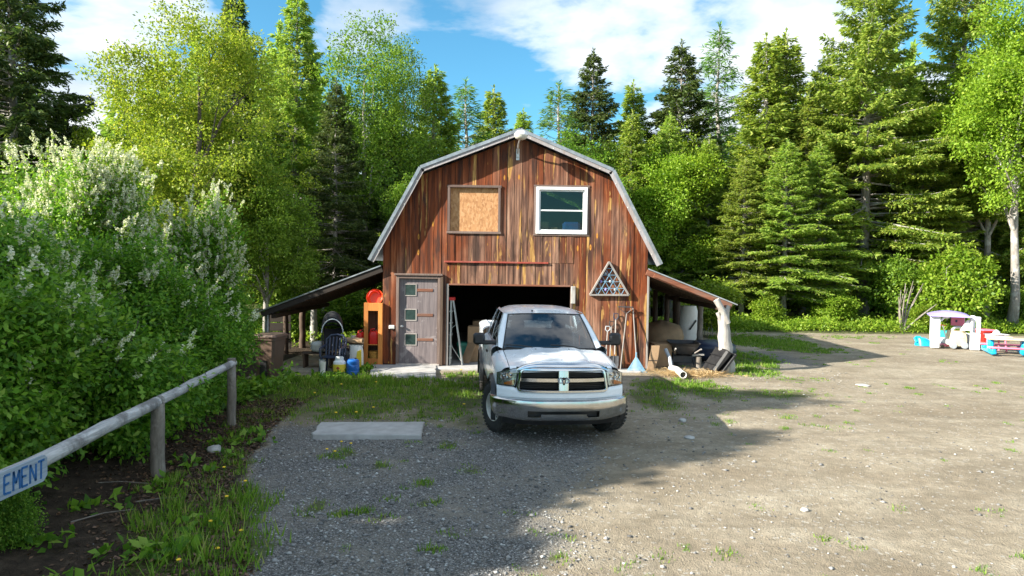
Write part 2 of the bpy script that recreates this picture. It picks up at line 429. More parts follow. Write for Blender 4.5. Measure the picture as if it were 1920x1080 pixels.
MAT['signwood'] = woodmat('sign_board', (.17, .21, .26), (.36, .41, .47), None, axis='y')
MAT['green'] = simple('green_plastic', (.03, .28, .20), .45, 0, .2, 6, 0, .3)
MAT['card'] = simple('cardboard', (.36, .235, .135), .85, 0, .2, 5, .1, .4, (.2, .13, .08))
MAT['sack'] = simple('pale_sack_fabric', (.46, .47, .45), .85, 0, .2, 9, .3, .4)
MAT['straw'] = leafmat('straw', [(0, (.30, .19, .08)), (.5, (.50, .35, .17)), (1, (.66, .50, .28))], .15)
MAT['pink'] = simple('pink_plastic', (.80, .20, .30), .4, 0, .12, 5)
MAT['purple'] = simple('lilac_plastic', (.36, .30, .68), .4, 0, .12, 5)
MAT['teal'] = simple('teal_plastic', (.04, .35, .36), .4, 0, .12, 5)
MAT['cream'] = simple('cream_plastic', (.80, .66, .42), .45, 0, .12, 5)
MAT['greyplastic'] = simple('grey_plastic', (.42, .46, .50), .5, 0, .12, 5)
MAT['paint'] = truck_paint()
MAT['chrome'] = simple('chrome', (.72, .74, .76), .12, 1., .08, 3, 0, .25, (.42, .38, .33))
MAT['chromedull'] = simple('worn_chrome_bumper', (.66, .67, .68), .16, 1., .15, 3, 0, .35, (.28, .25, .22))
MAT['rubber'] = simple('tyre_rubber', (.028, .027, .026), .85, 0, .3, 10, .2, .6, (.13, .115, .10))
MAT['steelwheel'] = simple('dusty_pale_steel_wheel', (.56, .53, .48), .5, .1, .2, 9, 0, .6, (.25, .21, .17))
MAT['glass'] = glassmat('windscreen_glass', (.42, .50, .52), .10)
MAT['sideglass'] = glassmat('tinted_side_glass', (.10, .11, .12), .07)
MAT['pane'] = glassmat('window_pane', (.62, .70, .68), .01, .02, .45)
MAT['lens'] = glassmat('headlamp_lens', (.9, .92, .92), .06)
MAT['amber'] = simple('amber_lens', (.80, .22, .02), .2, 0, .1, 20)
MAT['dash'] = simple('grey_dashboard', (.20, .21, .20), .7, 0, .15, 10)
MAT['seat'] = simple('dark_grey_seat_cloth', (.05, .052, .058), .9, 0, .2, 20)
MAT['reflector'] = simple('headlamp_reflector', (.75, .77, .78), .18, .85, .25, 25)
MAT['lampglass'] = simple('prismatic_lamp_refractor', (.62, .60, .52), .25, 0, .2, 20)
MAT['doorpaint'] = None
def door_paint():
    m, nt, out = new_mat('peeling_brown_door'); co = obj_co(nt)
    sx = nd(nt, 'SeparateXYZ'); nt.links.new(co, sx.inputs[0])
    g = noi(nt, mapped(nt, co, (30, 10, 1.5)), 1., 5, .65); b = noi(nt, co, 2.6, 6, .65, .6)
    up = ramp(nt, mth(nt, 'ADD', sx.outputs[2], mth(nt, 'MULTIPLY', b, .5)), [(1.25, 0), (1.7, 1)])
    base = mixc(nt, up, ramp(nt, g, [(.3, (.12, .10, .105)), (.7, (.24, .20, .20))]), ramp(nt, g, [(.3, (.28, .09, .065)), (.7, (.44, .19, .145))]))
    base = mixc(nt, mth(nt, 'MULTIPLY', ramp(nt, b, [(.58, 0), (.63, .85)]), mth(nt, 'ADD', mth(nt, 'MULTIPLY', up, .8), .2)), base, (.66, .60, .58))
    pbsdf(nt, out, base, .6, 0, .35, g, .3, .004); return m
MAT['doorpaint'] = door_paint()
# foliage
MAT['spruce'] = leafmat('spruce_needles', [(0, (.09, .165, .028)), (.45, (.22, .32, .05)), (.8, (.34, .42, .075)), (1, (.40, .44, .11))], .4, 1.6)
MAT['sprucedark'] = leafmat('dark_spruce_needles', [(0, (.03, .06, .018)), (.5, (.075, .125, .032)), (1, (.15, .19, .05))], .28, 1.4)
MAT['larch'] = leafmat('larch_needles', [(0, (.07, .15, .03)), (.5, (.13, .25, .05)), (1, (.22, .34, .09))], .3)
MAT['leafgreen'] = leafmat('fresh_green_leaves', [(0, (.06, .13, .014)), (.5, (.14, .26, .026)), (1, (.26, .38, .05))], .4)
MAT['leafyellow'] = leafmat('yellow_green_leaves', [(0, (.095, .165, .015)), (.5, (.225, .32, .028)), (.85, (.335, .415, .045)), (1, (.42, .42, .09))], .42)
MAT['leafbright'] = leafmat('bright_green_leaves', [(0, (.09, .17, .012)), (.5, (.20, .32, .022)), (1, (.32, .42, .05))], .4)
MAT['shrubleaf'] = leafmat('chokecherry_leaves', [(0, (.045, .13, .012)), (.5, (.115, .265, .022)), (.85, (.20, .37, .038)), (1, (.28, .42, .07))], .4)
MAT['young_sunlit'] = leafmat('sunlit_young_shoot_leaves', [(0, (.12, .24, .02)), (.5, (.26, .42, .04)), (1, (.40, .52, .10))], .45)  # young growth, paled further so the crown's sunlight sits in the colour
MAT['blossom'] = leafmat('white_blossom', [(0, (.58, .62, .38)), (.6, (.76, .78, .58)), (1, (.85, .85, .74))], .25, 1.0)
MAT['grass'] = leafmat('grass_blades', [(0, (.065, .135, .014)), (.5, (.14, .26, .025)), (.85, (.22, .34, .045)), (1, (.36, .33, .12))], .4)
MAT['weeds'] = leafmat('weed_leaves', [(0, (.09, .17, .012)), (.5, (.18, .29, .02)), (1, (.30, .38, .05))], .4)
MAT['litter'] = leafmat('dead_leaves', [(0, (.035, .022, .015)), (.6, (.10, .06, .035)), (1, (.22, .13, .08))], .1)
MAT['dandelion'] = simple('dandelion_yellow', (.85, .55, .02), .7)
MAT['barkgrey'] = bark('grey_spruce_bark', (.15, .13, .115), (.40, .37, .34), 5., (.46, .45, .42))
MAT['barkdark'] = bark('dark_bark', (.035, .03, .025), (.14, .12, .10), 5.)
MAT['stone'] = simple('field_stone', (.40, .39, .37), .9, 0, .3, 6, .3)
m, nt, out = new_mat('gravel_stones')
rp = nd(nt, 'NewGeometry').outputs['Random Per Island']
cc = ramp(nt, rp, [(0, (.08, .078, .076)), (.4, (.20, .195, .19)), (.75, (.32, .31, .30)), (.94, (.42, .41, .39)), (1, (.52, .51, .49))])
pbsdf(nt, out, cc, .85, 0, .3); MAT['gravel'] = m

# ------------------------------------------------------------------ ground
def vnoise(x, y, s, o=0.0): return mnoise.noise(Vector((x * s + o, y * s - o, o * .37)))
def gravel_left(y):
    pts = [(-6, -1.2), (5.9, -2.15), (8.4, -3.4), (11.2, -3.85), (13, -3.9), (40, -3.9)]
    for (a, b), (c, d) in zip(pts, pts[1:]):
        if y <= c: return lerp(b, d, (y - a) / (c - a))
    return pts[-1][1]
GRASS = [  # px, py, radius px x, radius px y, tufts per m2, height, kind
    (640, 718, 190, 16, 46, .15), (760, 735, 130, 18, 30, .12), (560, 742, 95, 20, 28, .11), (480, 725, 60, 22, 22, .12),
    (660, 770, 70, 16, 34, .12), (745, 752, 80, 16, 26, .1), (560, 768, 110, 22, 16, .09), (810, 775, 60, 22, 16, .08), (700, 785, 120, 12, 12, .08), (880, 790, 40, 20, 14, .07), (868, 742, 48, 34, 26, .10), (870, 705, 40, 8, 20, .1),
    (1270, 722, 85, 14, 30, .09), (1230, 748, 50, 22, 22, .08), (1330, 735, 60, 18, 18, .07), (1290, 775, 80, 18, 5, .05),
    (1450, 737, 90, 10, 20, .045), (1410, 697, 45, 8, 46, .12), (1500, 712, 60, 5, 12, .05), (1560, 796, 45, 9, 9, .05), (1480, 782, 28, 7, 9, .05),
    (1430, 640, 75, 12, 44, .12), (1500, 655, 70, 6, 22, .1), (1545, 660, 40, 3, 14, .08), (1390, 672, 60, 16, 30, .12),
    (350, 970, 95, 60, 28, .22), (400, 1045, 90, 60, 30, .24), (300, 1050, 70, 60, 18, .22), (440, 965, 55, 45, 34, .18), (425, 880, 38, 30, 28, .16),
    (300, 905, 35, 18, 30, .2), (460, 1040, 40, 40, 26, .16), (250, 1000, 60, 40, 7, .2), (470, 790, 45, 30, 16, .12), (440, 830, 40, 25, 16, .14),
    (637, 850, 34, 9, 44, .09), (588, 950, 22, 18, 26, .08), (640, 958, 18, 8, 34, .07), (678, 955, 24, 10, 26, .08), (800, 903, 18, 7, 40, .08), (803, 940, 24, 9, 22, .07),
    (735, 930, 20, 7, 20, .06), (720, 968, 24, 8, 16, .06), (800, 1028, 22, 9, 26, .08), (845, 1000, 24, 12, 16, .06), (880, 880, 20, 14, 16, .05), (715, 872, 14, 6, 30, .07), (840, 832, 20, 10, 22, .06),
    (1045, 1045, 20, 9, 40, .06), (1240, 1040, 22, 12, 14, .05), (1360, 1035, 20, 10, 12, .05), (1545, 1005, 20, 7, 14, .04), (1600, 1020, 34, 8, 9, .04), (1690, 950, 24, 6, 9, .04),
    (1440, 950, 30, 8, 6, .04), (1170, 1060, 30, 10, 8, .05), (1010, 1000, 30, 10, 9, .05), (960, 960, 30, 14, 7, .05),
    (1600, 612, 260, 5, 30, .22), (1850, 616, 90, 6, 24, .2), (1560, 632, 120, 3, 9, .08), (1330, 612, 60, 10, 26, .22), (1400, 605, 80, 8, 30, .24),
]
GW = []
for (px, py, rx, ry, dn, ht) in GRASS:
    c = G(px, py); ex = abs(G(px + rx, py).x - c.x); near = G(px, py + ry * .99); far = G(px, max(py - ry * .99, 540)); ey = max(.05, (far.y - near.y) / 2)
    GW.append((c.x, (far.y + near.y) / 2, ex, ey, dn, ht))
def greenness(x, y):
    g = 0.
    for (cx_, cy_, ex, ey, dn, ht) in GW:
        d = ((x - cx_) / (ex * 1.25)) ** 2 + ((y - cy_) / (ey * 1.25)) ** 2
        if d < 1: g = max(g, (1 - d) * min(1., dn / 26))
    if y > 28.5: g = max(g, smooth((y - 28.5) / 2))
    return g
def soil(x, y):
    e = gravel_left(y) + .42 * vnoise(x, y, .9, 1.) + .15 * vnoise(x, y, 2.6, 4.)
    s = smooth((e + .22 - x) / .5)
    if y > 14: s *= smooth((17 - y) / 3) if x > -6.2 else 1
    if y > 19 and x < 3: s = max(s, smooth((y - 19) / 3) * .8)
    if y > 31: s = max(s, .75)
    return s
def gravel(x, y):
    e = gravel_left(y) + .42 * vnoise(x, y, .9, 1.) + .15 * vnoise(x, y, 2.6, 4.); r = lerp(-.1, 1.2, smooth((y - 5.5) / 4)) + .6 * vnoise(x, y, .7, 8.)
    g = smooth((x - e + .2) / .5) * smooth((r - x) / 1.6 + .5) * smooth((12.2 - y + .8 * vnoise(x, y, .8)) / 1.6)
    if y > 17 and x > 4.5: g = max(g, .8 * smooth((y - 18.2) / 1.2) * smooth((23.5 - y) / 1.5) * smooth((11 - x) / 4))
    return g
def axis(lo, hi, a, b, st):
    r = list(np.arange(a, b + 1e-6, st)); k = st; x = a
    while x > lo: k *= 1.35; x -= k; r.insert(0, max(x, lo))
    k = st; x = r[-1]
    while x < hi: k *= 1.35; x += k; r.append(min(x, hi))
    return r
XS = axis(-700, 700, -8, 15, .13); YS = axis(-500, 1500, 2.5, 31, .13)
def gz(x, y):
    if y < -2 or y > 40 or abs(x) > 25: return -.01
    z = .022 * vnoise(x, y, .55, 2.) + .012 * vnoise(x, y, 1.9, 5.) + .008 * vnoise(x, y, 4.5, 7.)
    k = 1.
    if -3.9 < x < 4 and 17.2 < y < 28: k = 0.           # barn floor
    bank = .16 * smooth((-4.0 - x) / 1.6) * smooth((13 - y) / 3)
    return z * k - .018 + bank
V = np.array([(x, y, gz(x, y)) for y in YS for x in XS])
nx, ny = len(XS), len(YS)
ii, jj = np.meshgrid(np.arange(nx - 1), np.arange(ny - 1)); b = (jj * nx + ii).ravel()
F = np.stack([b, b + 1, b + nx + 1, b + nx], 1)
def ground_mat():
    m, nt, out = new_mat('gravel_dirt_and_turf'); co = obj_co(nt)
    at = nd(nt, 'Attribute', dict(attribute_name='zone')); sc = nd(nt, 'SeparateColor'); nt.links.new(at.outputs['Color'], sc.inputs[0])
    n1 = noi(nt, co, .9, 6, .62); n2 = noi(nt, co, 6, 6, .7); n3 = noi(nt, co, 38, 4, .7); n4 = noi(nt, mapped(nt, co, (.35, 1.6, 1)), 1., 5, .6)
    vo = nd(nt, 'TexVoronoi', None, Scale=64.); nt.links.new(co, vo.inputs['Vector'])
    vs_ = nd(nt, 'SeparateColor'); nt.links.new(vo.outputs['Color'], vs_.inputs[0])
    vb = nd(nt, 'TexVoronoi', None, Scale=27.); nt.links.new(co, vb.inputs['Vector'])
    vbs = nd(nt, 'SeparateColor'); nt.links.new(vb.outputs['Color'], vbs.inputs[0])
    dirt = ramp(nt, n1, [(.3, (.272, .226, .162)), (.5, (.37, .315, .235)), (.7, (.465, .41, .318))])
    n5 = noi(nt, mapped(nt, co, (.22, .5, 1), (3, 8, 0)), 1., 5, .62, .4); dirt = mixc(nt, mth(nt, 'MULTIPLY', ramp(nt, n5, [(.46, 0), (.68, 1)]), .6), dirt, (.215, .168, .115)); dirt = mixc(nt, mth(nt, 'MULTIPLY', ramp(nt, n4, [(.48, 0), (.66, 1)]), .55), dirt, (.195, .160, .115))
    dirt = mixc(nt, mth(nt, 'MULTIPLY', ramp(nt, n2, [(.42, 1), (.62, 0)]), .4), dirt, (.16, .135, .095))
    dirt = mixc(nt, mth(nt, 'MULTIPLY', ramp(nt, n3, [(.35, 1), (.5, 0)]), .45), dirt, (.13, .11, .085))
    dirt = mixc(nt, ramp(nt, vbs.outputs[0], [(.95, 0), (.975, .5)]), dirt, (.46, .44, .40))
    grav = ramp(nt, vs_.outputs[0], [(0, (.085, .082, .078)), (.45, (.20, .195, .185)), (.8, (.27, .262, .25)), (.96, (.40, .39, .37))])
    grav = mixc(nt, ramp(nt, vo.outputs['Distance'], [(.35, 0), (.75, .75)]), grav, (.06, .055, .05))
    grav = mixc(nt, mth(nt, 'MULTIPLY', ramp(nt, n1, [(.42, 0), (.68, 1)]), .6), grav, (.27, .24, .195)); grav = mixc(nt, mth(nt, 'MULTIPLY', ramp(nt, n2, [(.5, 0), (.72, 1)]), .5), grav, (.15, .135, .11))
    soilc = ramp(nt, n2, [(.3, (.022, .016, .012)), (.55, (.055, .040, .028)), (.75, (.11, .08, .055))])
    turf = ramp(nt, n3, [(.3, (.035, .05, .014)), (.5, (.075, .10, .022)), (.7, (.14, .14, .05))])
    edge = mth(nt, 'MULTIPLY', mth(nt, 'ADD', n2, -.5), 1.1); edge2 = mth(nt, 'MULTIPLY', mth(nt, 'ADD', n3, -.5), .7)
    def msk(s, k=1.): return ramp(nt, mth(nt, 'ADD', mth(nt, 'ADD', s, edge), edge2), [(.32, 0), (.62, k)])
    cc = mixc(nt, msk(sc.outputs[0]), dirt, grav)
    cc = mixc(nt, msk(sc.outputs[2]), cc, soilc)
    cc = mixc(nt, msk(sc.outputs[1], .8), cc, turf)
    h = mth(nt, 'ADD', mth(nt, 'MULTIPLY', n3, .6), mth(nt, 'ADD', mth(nt, 'MULTIPLY', n2, 1.2), mth(nt, 'MULTIPLY', vo.outputs['Distance'], -.35)))
    pbsdf(nt, out, cc, .95, 0, .15, h, .9, .03); return m
gme = mesh_np('ground', V, F, ground_mat(), True)
ca = gme.color_attributes.new('zone', 'FLOAT_COLOR', 'POINT')
zc = np.zeros((len(V), 4), np.float32); zc[:, 3] = 1
for k, (x, y, z) in enumerate(V):
    zc[k, 0] = gravel(x, y); zc[k, 1] = greenness(x, y); zc[k, 2] = soil(x, y)
ca.data.foreach_set('color', zc.ravel())
tag(link('ground', gme), 'grey gravel and pale dirt yard with thin grass', 'ground', kind='structure')

# ------------------------------------------------------------------ plant generators
def unit(a): return a / np.maximum(np.linalg.norm(a, axis=1, keepdims=True), 1e-9)
def leaf_arrays(pos, dr, nr, L, W, mid=.45):
    dr = unit(dr); sd_ = unit(np.cross(dr, nr)); up = np.cross(sd_, dr)
    n = len(pos); L = np.broadcast_to(L, (n,))[:, None]; W = np.broadcast_to(W, (n,))[:, None]
    V = np.empty((n, 4, 3))
    V[:, 0] = pos; V[:, 1] = pos + dr * L * mid + sd_ * W / 2 + up * W * .12; V[:, 2] = pos + dr * L - up * L * .06; V[:, 3] = pos + dr * L * mid - sd_ * W / 2 + up * W * .12
    return V.reshape(-1, 3), np.arange(n * 4).reshape(n, 4)
def rnd_dir(rng, n):
    return unit(rng.normal(size=(n, 3)))
def spruce(seed, h, rb, z0, dens=1., step=.36, LL=.22, WW=.065, mat='spruce', barkm='barkgrey', power=.85, tr=.013, droop=.32, bare=0.):
    rng = np.random.default_rng(seed); tm = MB()
    zs = np.linspace(0, h, 9); wob = rng.normal(size=(9, 2)) * .04 * np.linspace(0, 1, 9)[:, None]
    tm.tube([(wob[i, 0], wob[i, 1], z) for i, z in enumerate(zs)], [max(.012, h * tr * (1 - z / h) ** .8 * (1.25 if i == 0 else 1)) for i, z in enumerate(zs)], 9)
    Vs, Fs, nb = [], [], 0; z = z0
    while z < h * .985:
        f = (z - z0) / (h - z0); Lb = rb * (1 - f) ** power + .12
        if f < .12: Lb *= .7 + f * 2.5
        for k in range(int(rng.integers(6, 9))):
            L = Lb * rng.uniform(.62, 1.16); az = rng.uniform(0, 2 * math.pi)
            e0 = lerp(-.12, .55, f) + rng.normal() * .07; dp = droop * (1 - f * .6) * rng.uniform(.6, 1.3); zb = z + rng.uniform(-.15, .15)
            ca_, sa_ = math.cos(az), math.sin(az)
            def bp(t): return np.stack([ca_ * L * t, sa_ * L * t, zb + L * (e0 * t - dp * t * t + .16 * t ** 3)], -1)
            ts = np.linspace(0, .92, 4); tm.tube(bp(ts), [max(.006, .016 * L * (1 - t) + .005) for t in ts], 4, cap=False)
            n = int((L * L * 30 + L * 20 + 8) * dens)
            if f < bare: n = int(n * .25)
            t = rng.uniform(.12, 1, n) ** .75; sg = rng.choice([-1, 1], n)
            tw = (L * .34 * (1 - t) ** .8 + .16) * rng.uniform(.5, 1.15, n); s = rng.uniform(.05, 1, n)
            fwd = np.array([ca_, sa_, 0]); per = np.array([-sa_, ca_, 0])
            td = unit(fwd * .75 + per * sg[:, None] * .9 + rng.normal(size=(n, 3)) * .12 + np.array([0, 0, -.12]))
            pos = bp(t) + td * (tw * s)[:, None]; pos[:, 2] -= .22 * tw * s * s + rng.uniform(0, .05, n)
            dr = td + rng.normal(size=(n, 3)) * .35 + np.array([0, 0, -.12])
            nr = np.array([0, 0, .8]) + rng.normal(size=(n, 3)) * .8 + fwd * .3
            v, fc = leaf_arrays(pos, dr, nr, LL * rng.uniform(.7, 1.3, n), WW * rng.uniform(.7, 1.3, n))
            Vs.append(v); Fs.append(fc + nb); nb += len(v)
        z += step * rng.uniform(.75, 1.2) * (1.1 - f * .45)
    n = 60; zt = h * rng.uniform(.93, 1.02, n); dr = rng.normal(size=(n, 3)) * .4 + np.array([0, 0, .8])
    v, fc = leaf_arrays(np.stack([np.zeros(n), np.zeros(n), zt - .1], -1), dr, rnd_dir(rng, n), LL, WW); Vs.append(v); Fs.append(fc + nb)
    return tm, mesh_np('crown', np.concatenate(Vs), np.concatenate(Fs), MAT[mat])
def tube_mesh(tm, mat):
    me = bpy.data.meshes.new('trunk'); me.from_pydata(tm.v, [], tm.f); me.materials.append(mat)
    me.polygons.foreach_set('use_smooth', [True] * len(me.polygons)); me.update(); return me
def broadleaf(seed, h, cw, z0, ncl=520, nleaf=62, L=.13, W=.085, clr=.42, mat='leafgreen', barkm='barkgrey', lobes=None, tr=.016, nl=9, flat=.6, stems=1, shell=.5):
    rng = np.random.default_rng(seed)
    if lobes is None:
        lobes = [((0, 0, lerp(z0, h, .52)), (cw * .36, cw * .36, (h - z0) * .40))]
        for k in range(nl):
            a = 2 * math.pi * (k + rng.uniform(-.3, .3)) / nl; zf = rng.uniform(.22, .82); rr = cw * .5 * (1 - abs(zf - .45) * .9) * rng.uniform(.5, .75)
            r = cw * rng.uniform(.15, .24); lobes.append(((math.cos(a) * rr, math.sin(a) * rr, lerp(z0, h, zf)), (r, r, r * rng.uniform(.8, 1.2))))
        lobes.append(((rng.normal() * cw * .06, rng.normal() * cw * .06, h - cw * .17), (cw * .17, cw * .17, cw * .18)))
    vol = np.array([r[0] * r[1] * r[2] for _, r in lobes]) ** .75; pick = rng.choice(len(lobes), ncl, p=vol / vol.sum())
    C_ = np.array([c for c, _ in lobes])[pick]; Rr = np.array([r for _, r in lobes])[pick]
    cen = C_ + rnd_dir(rng, ncl) * Rr * (shell + (1 - shell) * rng.uniform(0, 1, (ncl, 1)) ** .6) * rng.uniform(.9, 1.12, (ncl, 1))
    cen = cen[cen[:, 2] > z0 * .8]; ncl = len(cen)
    sz = rng.uniform(.55, 1.3, ncl)
    idx = np.repeat(np.arange(ncl), np.maximum(8, (nleaf * sz ** 1.5)).astype(int)); n = len(idx)
    off = np.clip(rng.normal(size=(n, 3)), -1.7, 1.7) * (clr * sz[idx])[:, None] * np.array([.62, .62, .62 * flat]); pos = cen[idx] + off
    out = unit(cen[idx] - np.array([0, 0, lerp(z0, h, .4)])) * .5
    dr = rng.normal(size=(n, 3)) * .8 + out + unit(off + 1e-6) * .5 + np.array([0, 0, -.3]); nr = np.array([0, 0, .8]) + rng.normal(size=(n, 3)) * .7 + out
    V_, F_ = leaf_arrays(pos, dr, nr, L * rng.uniform(.65, 1.3, n), W * rng.uniform(.7, 1.25, n))
    tm = MB(); top = lerp(z0, h, .72); paths = []
    for s_ in range(stems):
        a = rng.uniform(0, 6.28); ln = 0 if stems == 1 else cw * .16; m_ = 8; bx0, by0 = (rng.normal() * .12 * (stems > 1), rng.normal() * .12 * (stems > 1))
        pts = [(bx0 + math.cos(a) * ln * (i / m_) ** 1.2 + rng.normal() * .03 * h / 8 * (i > 0), by0 + math.sin(a) * ln * (i / m_) ** 1.2 + rng.normal() * .03 * h / 8 * (i > 0), top * i / m_) for i in range(m_ + 1)]
        rr = h * tr / stems ** .6
        tm.tube(pts, [max(.012, rr * (1 - .85 * i / m_) * (1.3 if i == 0 else 1)) for i in range(m_ + 1)], 8)
        paths += [(np.array(p), max(.012, rr * (1 - .85 * i / m_))) for i, p in enumerate(pts)]
    pp = np.array([p for p, _ in paths]); pr = [r for _, r in paths]; base = len(paths)
    for lvl, cnt in ((0, max(6, ncl // 28)), (1, max(20, ncl // 6))):
        for c in cen[rng.choice(ncl, cnt, replace=False)]:
            d = np.linalg.norm(pp - c, axis=1) + np.where(pp[:, 2] > c[2] - .15 * h * (lvl == 0), 100., 0) + np.where(pp[:, 2] < z0 * (.88 if z0 > 2.5 else .55), 50., 0)
            j = int(np.argmin(d)); a = pp[j]; r = pr[j] * (.62 if lvl == 0 else .5); Lg = np.linalg.norm(c - a); pts = []
            for q in range(5):
                t = q / 4; p = a + (c - a) * t + np.array([0, 0, .10 * Lg * math.sin(t * 3.14)]) + rng.normal(size=3) * .025 * Lg * (0 < q < 4); pts.append(p)
            rads = [max(.006, r * (1 - .8 * q / 4)) for q in range(5)]; tm.tube(pts, rads, 5, cap=False)
            pp = np.concatenate([pp, np.array(pts[1:])]); pr += rads[1:]
    return tm, mesh_np('crown', V_, F_, MAT[mat]), cen
class Kind:
    def __init__(s, name, tm, crown, barkm, h): s.name = name; s.trunk = tube_mesh(tm, MAT[barkm]); s.crown = crown; s.h = h
def plant(kind, x, y, h, label, cat='tree', group=None, rz=0., wide=1., mat=None, z=-.03):
    t = thing(kind.name, label, cat, (x, y, z), rz, group); k = h / kind.h; t.scale = (k * wide, k * wide, k)
    link('trunk', kind.trunk, t); c = link('crown', kind.crown, t)
    if mat:
        c.material_slots[0].link = 'OBJECT'; c.material_slots[0].material = MAT[mat]
    return t
K = {}
tm, cr = spruce(11, 16, 3.1, 2.5, 1.5, step=.31, LL=.21, WW=.066); K['s1'] = Kind('spruce_tree', tm, cr, 'barkgrey', 16)
tm, cr = spruce(12, 16, 2.2, 1.2, 1.8, step=.31, LL=.20, WW=.066, droop=.25); K['s2'] = Kind('spruce_tree', tm, cr, 'barkgrey', 16)
tm, cr = spruce(13, 19, 4.3, 2.4, 1.2, step=.37, LL=.23, WW=.072, power=.72, tr=.0155, bare=.03); K['s3'] = Kind('spruce_tree', tm, cr, 'barkgrey', 19)
tm, cr = spruce(14, 14, 2.1, 1.5, .62, LL=.26, WW=.05, mat='larch', power=.8, droop=.2); K['l1'] = Kind('larch_tree', tm, cr, 'barkgrey', 14)
tm, cr, _ = broadleaf(21, 12, 7.6, 2.2, 460, 145, .105, .062, .44, 'leafyellow', nl=15, shell=.35, tr=.019); K['dy'] = Kind('maple_tree', tm, cr, 'barkdark', 12)
tm, cr, _ = broadleaf(22, 13.5, 5.0, 3.0, 400, 92, .115, .068, .44, 'leafgreen', nl=12, shell=.4); K['dg'] = Kind('poplar_tree', tm, cr, 'barkgrey', 13.5)
tm, cr, _ = broadleaf(23, 8.5, 4.6, .9, 480, 112, .11, .066, .42, 'leafbright', nl=16, shell=.35); K['dm'] = Kind('birch_tree', tm, cr, 'barkgrey', 8.5)
tm, cr, _ = broadleaf(29, 14, 6.4, 3.5, 640, 92, .14, .082, .46, 'leafbright', nl=11, shell=.4, tr=.0145); K['db'] = Kind('poplar_tree', tm, cr, 'barkgrey', 14)
tm, cr, _ = broadleaf(25, 10, 5.2, 1.0, 560, 90, .27, .19, .46, 'leafgreen', nl=8, shell=.1); K['ds'] = Kind('maple_tree', tm, cr, 'barkdark', 10)

# ------------------------------------------------------------------ the woods round the yard
def T(k, px, Y, label, top=None, h=None, **kw):
    if h is None: h = P(px, top, Y).z
    x = P(px, 500, Y).x if top is None else P(px, max(top, 250), Y).x
    return plant(K[k], x, Y, h, label, rz=(px * 1.7 + Y) % 6.28, **kw)
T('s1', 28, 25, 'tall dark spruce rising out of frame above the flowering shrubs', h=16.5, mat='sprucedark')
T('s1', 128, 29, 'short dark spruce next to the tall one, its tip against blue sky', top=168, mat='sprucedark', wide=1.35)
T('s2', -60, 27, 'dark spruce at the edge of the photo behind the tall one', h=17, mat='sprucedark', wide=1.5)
T('dy', 372, 22.5, 'big yellow-green maple spreading behind the flowering shrubs', top=-14)
T('dm', 225, 26, 'low yellow-green tree filling the gap under the maple', h=8.0, mat='leafyellow')
T('dm', 500, 24, 'mid-green bushy tree between the maple and the barn', h=6.8, mat='leafgreen')
T('s1', 556, 31, 'tall spruce just past the maple with its tip near the frame top', top=-16)
T('s2', 440, 38, 'spruce whose tip peeks out above the maple crown', h=18.0, mat='sprucedark')
T('dg', 683, 29, 'tall airy poplar with fine light green leaves', top=14, wide=1.0)
T('dg', 757, 31, 'shorter thin-leaved poplar leaning beside the tall airy one', top=62, wide=.85, mat='leafgreen')
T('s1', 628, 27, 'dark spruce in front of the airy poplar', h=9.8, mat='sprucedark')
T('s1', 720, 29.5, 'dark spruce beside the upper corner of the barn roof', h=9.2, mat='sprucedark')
T('s2', 815, 34, 'blunt-topped spruce left of the pale larch', top=128, wide=1.6)
T('l1', 872, 36, 'pale larch standing over the barn roof slope', top=154, wide=1.5)
T('s2', 925, 39, 'narrow spruce between the pale larch and the roof peak', top=166, wide=1.5)
T('s2', 981, 46, 'small distant spruce right behind the roof peak', top=208, wide=1.4)
T('dm', 790, 27, 'green broadleaf tree showing over the roof break beside the spruces', h=6.2, mat='leafgreen')
T('l1', 1046, 36, 'broad pale larch just beyond the roof peak', top=160, wide=1.6)
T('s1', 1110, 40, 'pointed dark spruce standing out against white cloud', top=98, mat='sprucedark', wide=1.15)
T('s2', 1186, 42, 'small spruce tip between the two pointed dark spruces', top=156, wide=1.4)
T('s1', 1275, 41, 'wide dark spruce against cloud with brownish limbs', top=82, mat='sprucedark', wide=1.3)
T('l1', 1345, 44, 'tall thin larch, pale blue-green, over the bright broadleaf trees', top=50, wide=1.25)
T('s2', 1432, 37, 'first of two twin spruces with thin spires', top=70, wide=1.55)
T('s2', 1469, 38, 'second of two twin spruces with thin spires', top=62, wide=1.55)
T('dm', 1150, 38, 'pale green tree rising right behind the roof break', h=10.2, mat='leafgreen')
T('dm', 1285, 39, 'brightest yellow-green tree beside the barn', h=10.8, wide=1.0)
T('dm', 1215, 36, 'green tree close behind the lean-to eave', h=9.4)
T('dm', 1365, 40.5, 'green tree under the twin spruces', h=9.4, mat='leafgreen')
T('s3', 1618, 36.5, 'largest spruce with a thick pale trunk bare at its foot', h=20.5, wide=1.0)
T('s3', 1540, 39, 'spruce with low sweeping limbs beside the largest spruce', h=15.0, wide=.9)
T('s1', 1470, 33.5, 'yellowish spruce in front of the twin spires', h=9.0, wide=1.5)
T('s1', 1532, 34.2, 'low wide spruce on the far side of the drive shadow', h=9.0, wide=1.5)
T('s1', 1392, 34, 'short spruce at the edge of the grass verge', h=8.2, wide=1.4)
T('s2', 1325, 36, 'slim spruce in front of the bright yellow-green tree', h=9.6, wide=1.5)
T('s3', 1792, 39, 'tall spruce behind the bright poplar', h=21.5, wide=.95)
T('s1', 1722, 36.5, 'spruce between the largest spruce and the poplar', h=11.5, wide=1.35)
T('db', 1850, 36.5, 'bright green poplar with a pale trunk behind the playhouse', h=15.5, wide=.95)
T('db', 1900, 32, 'bright green poplar with a pale trunk at the picnic table', h=15.5, wide=.95)
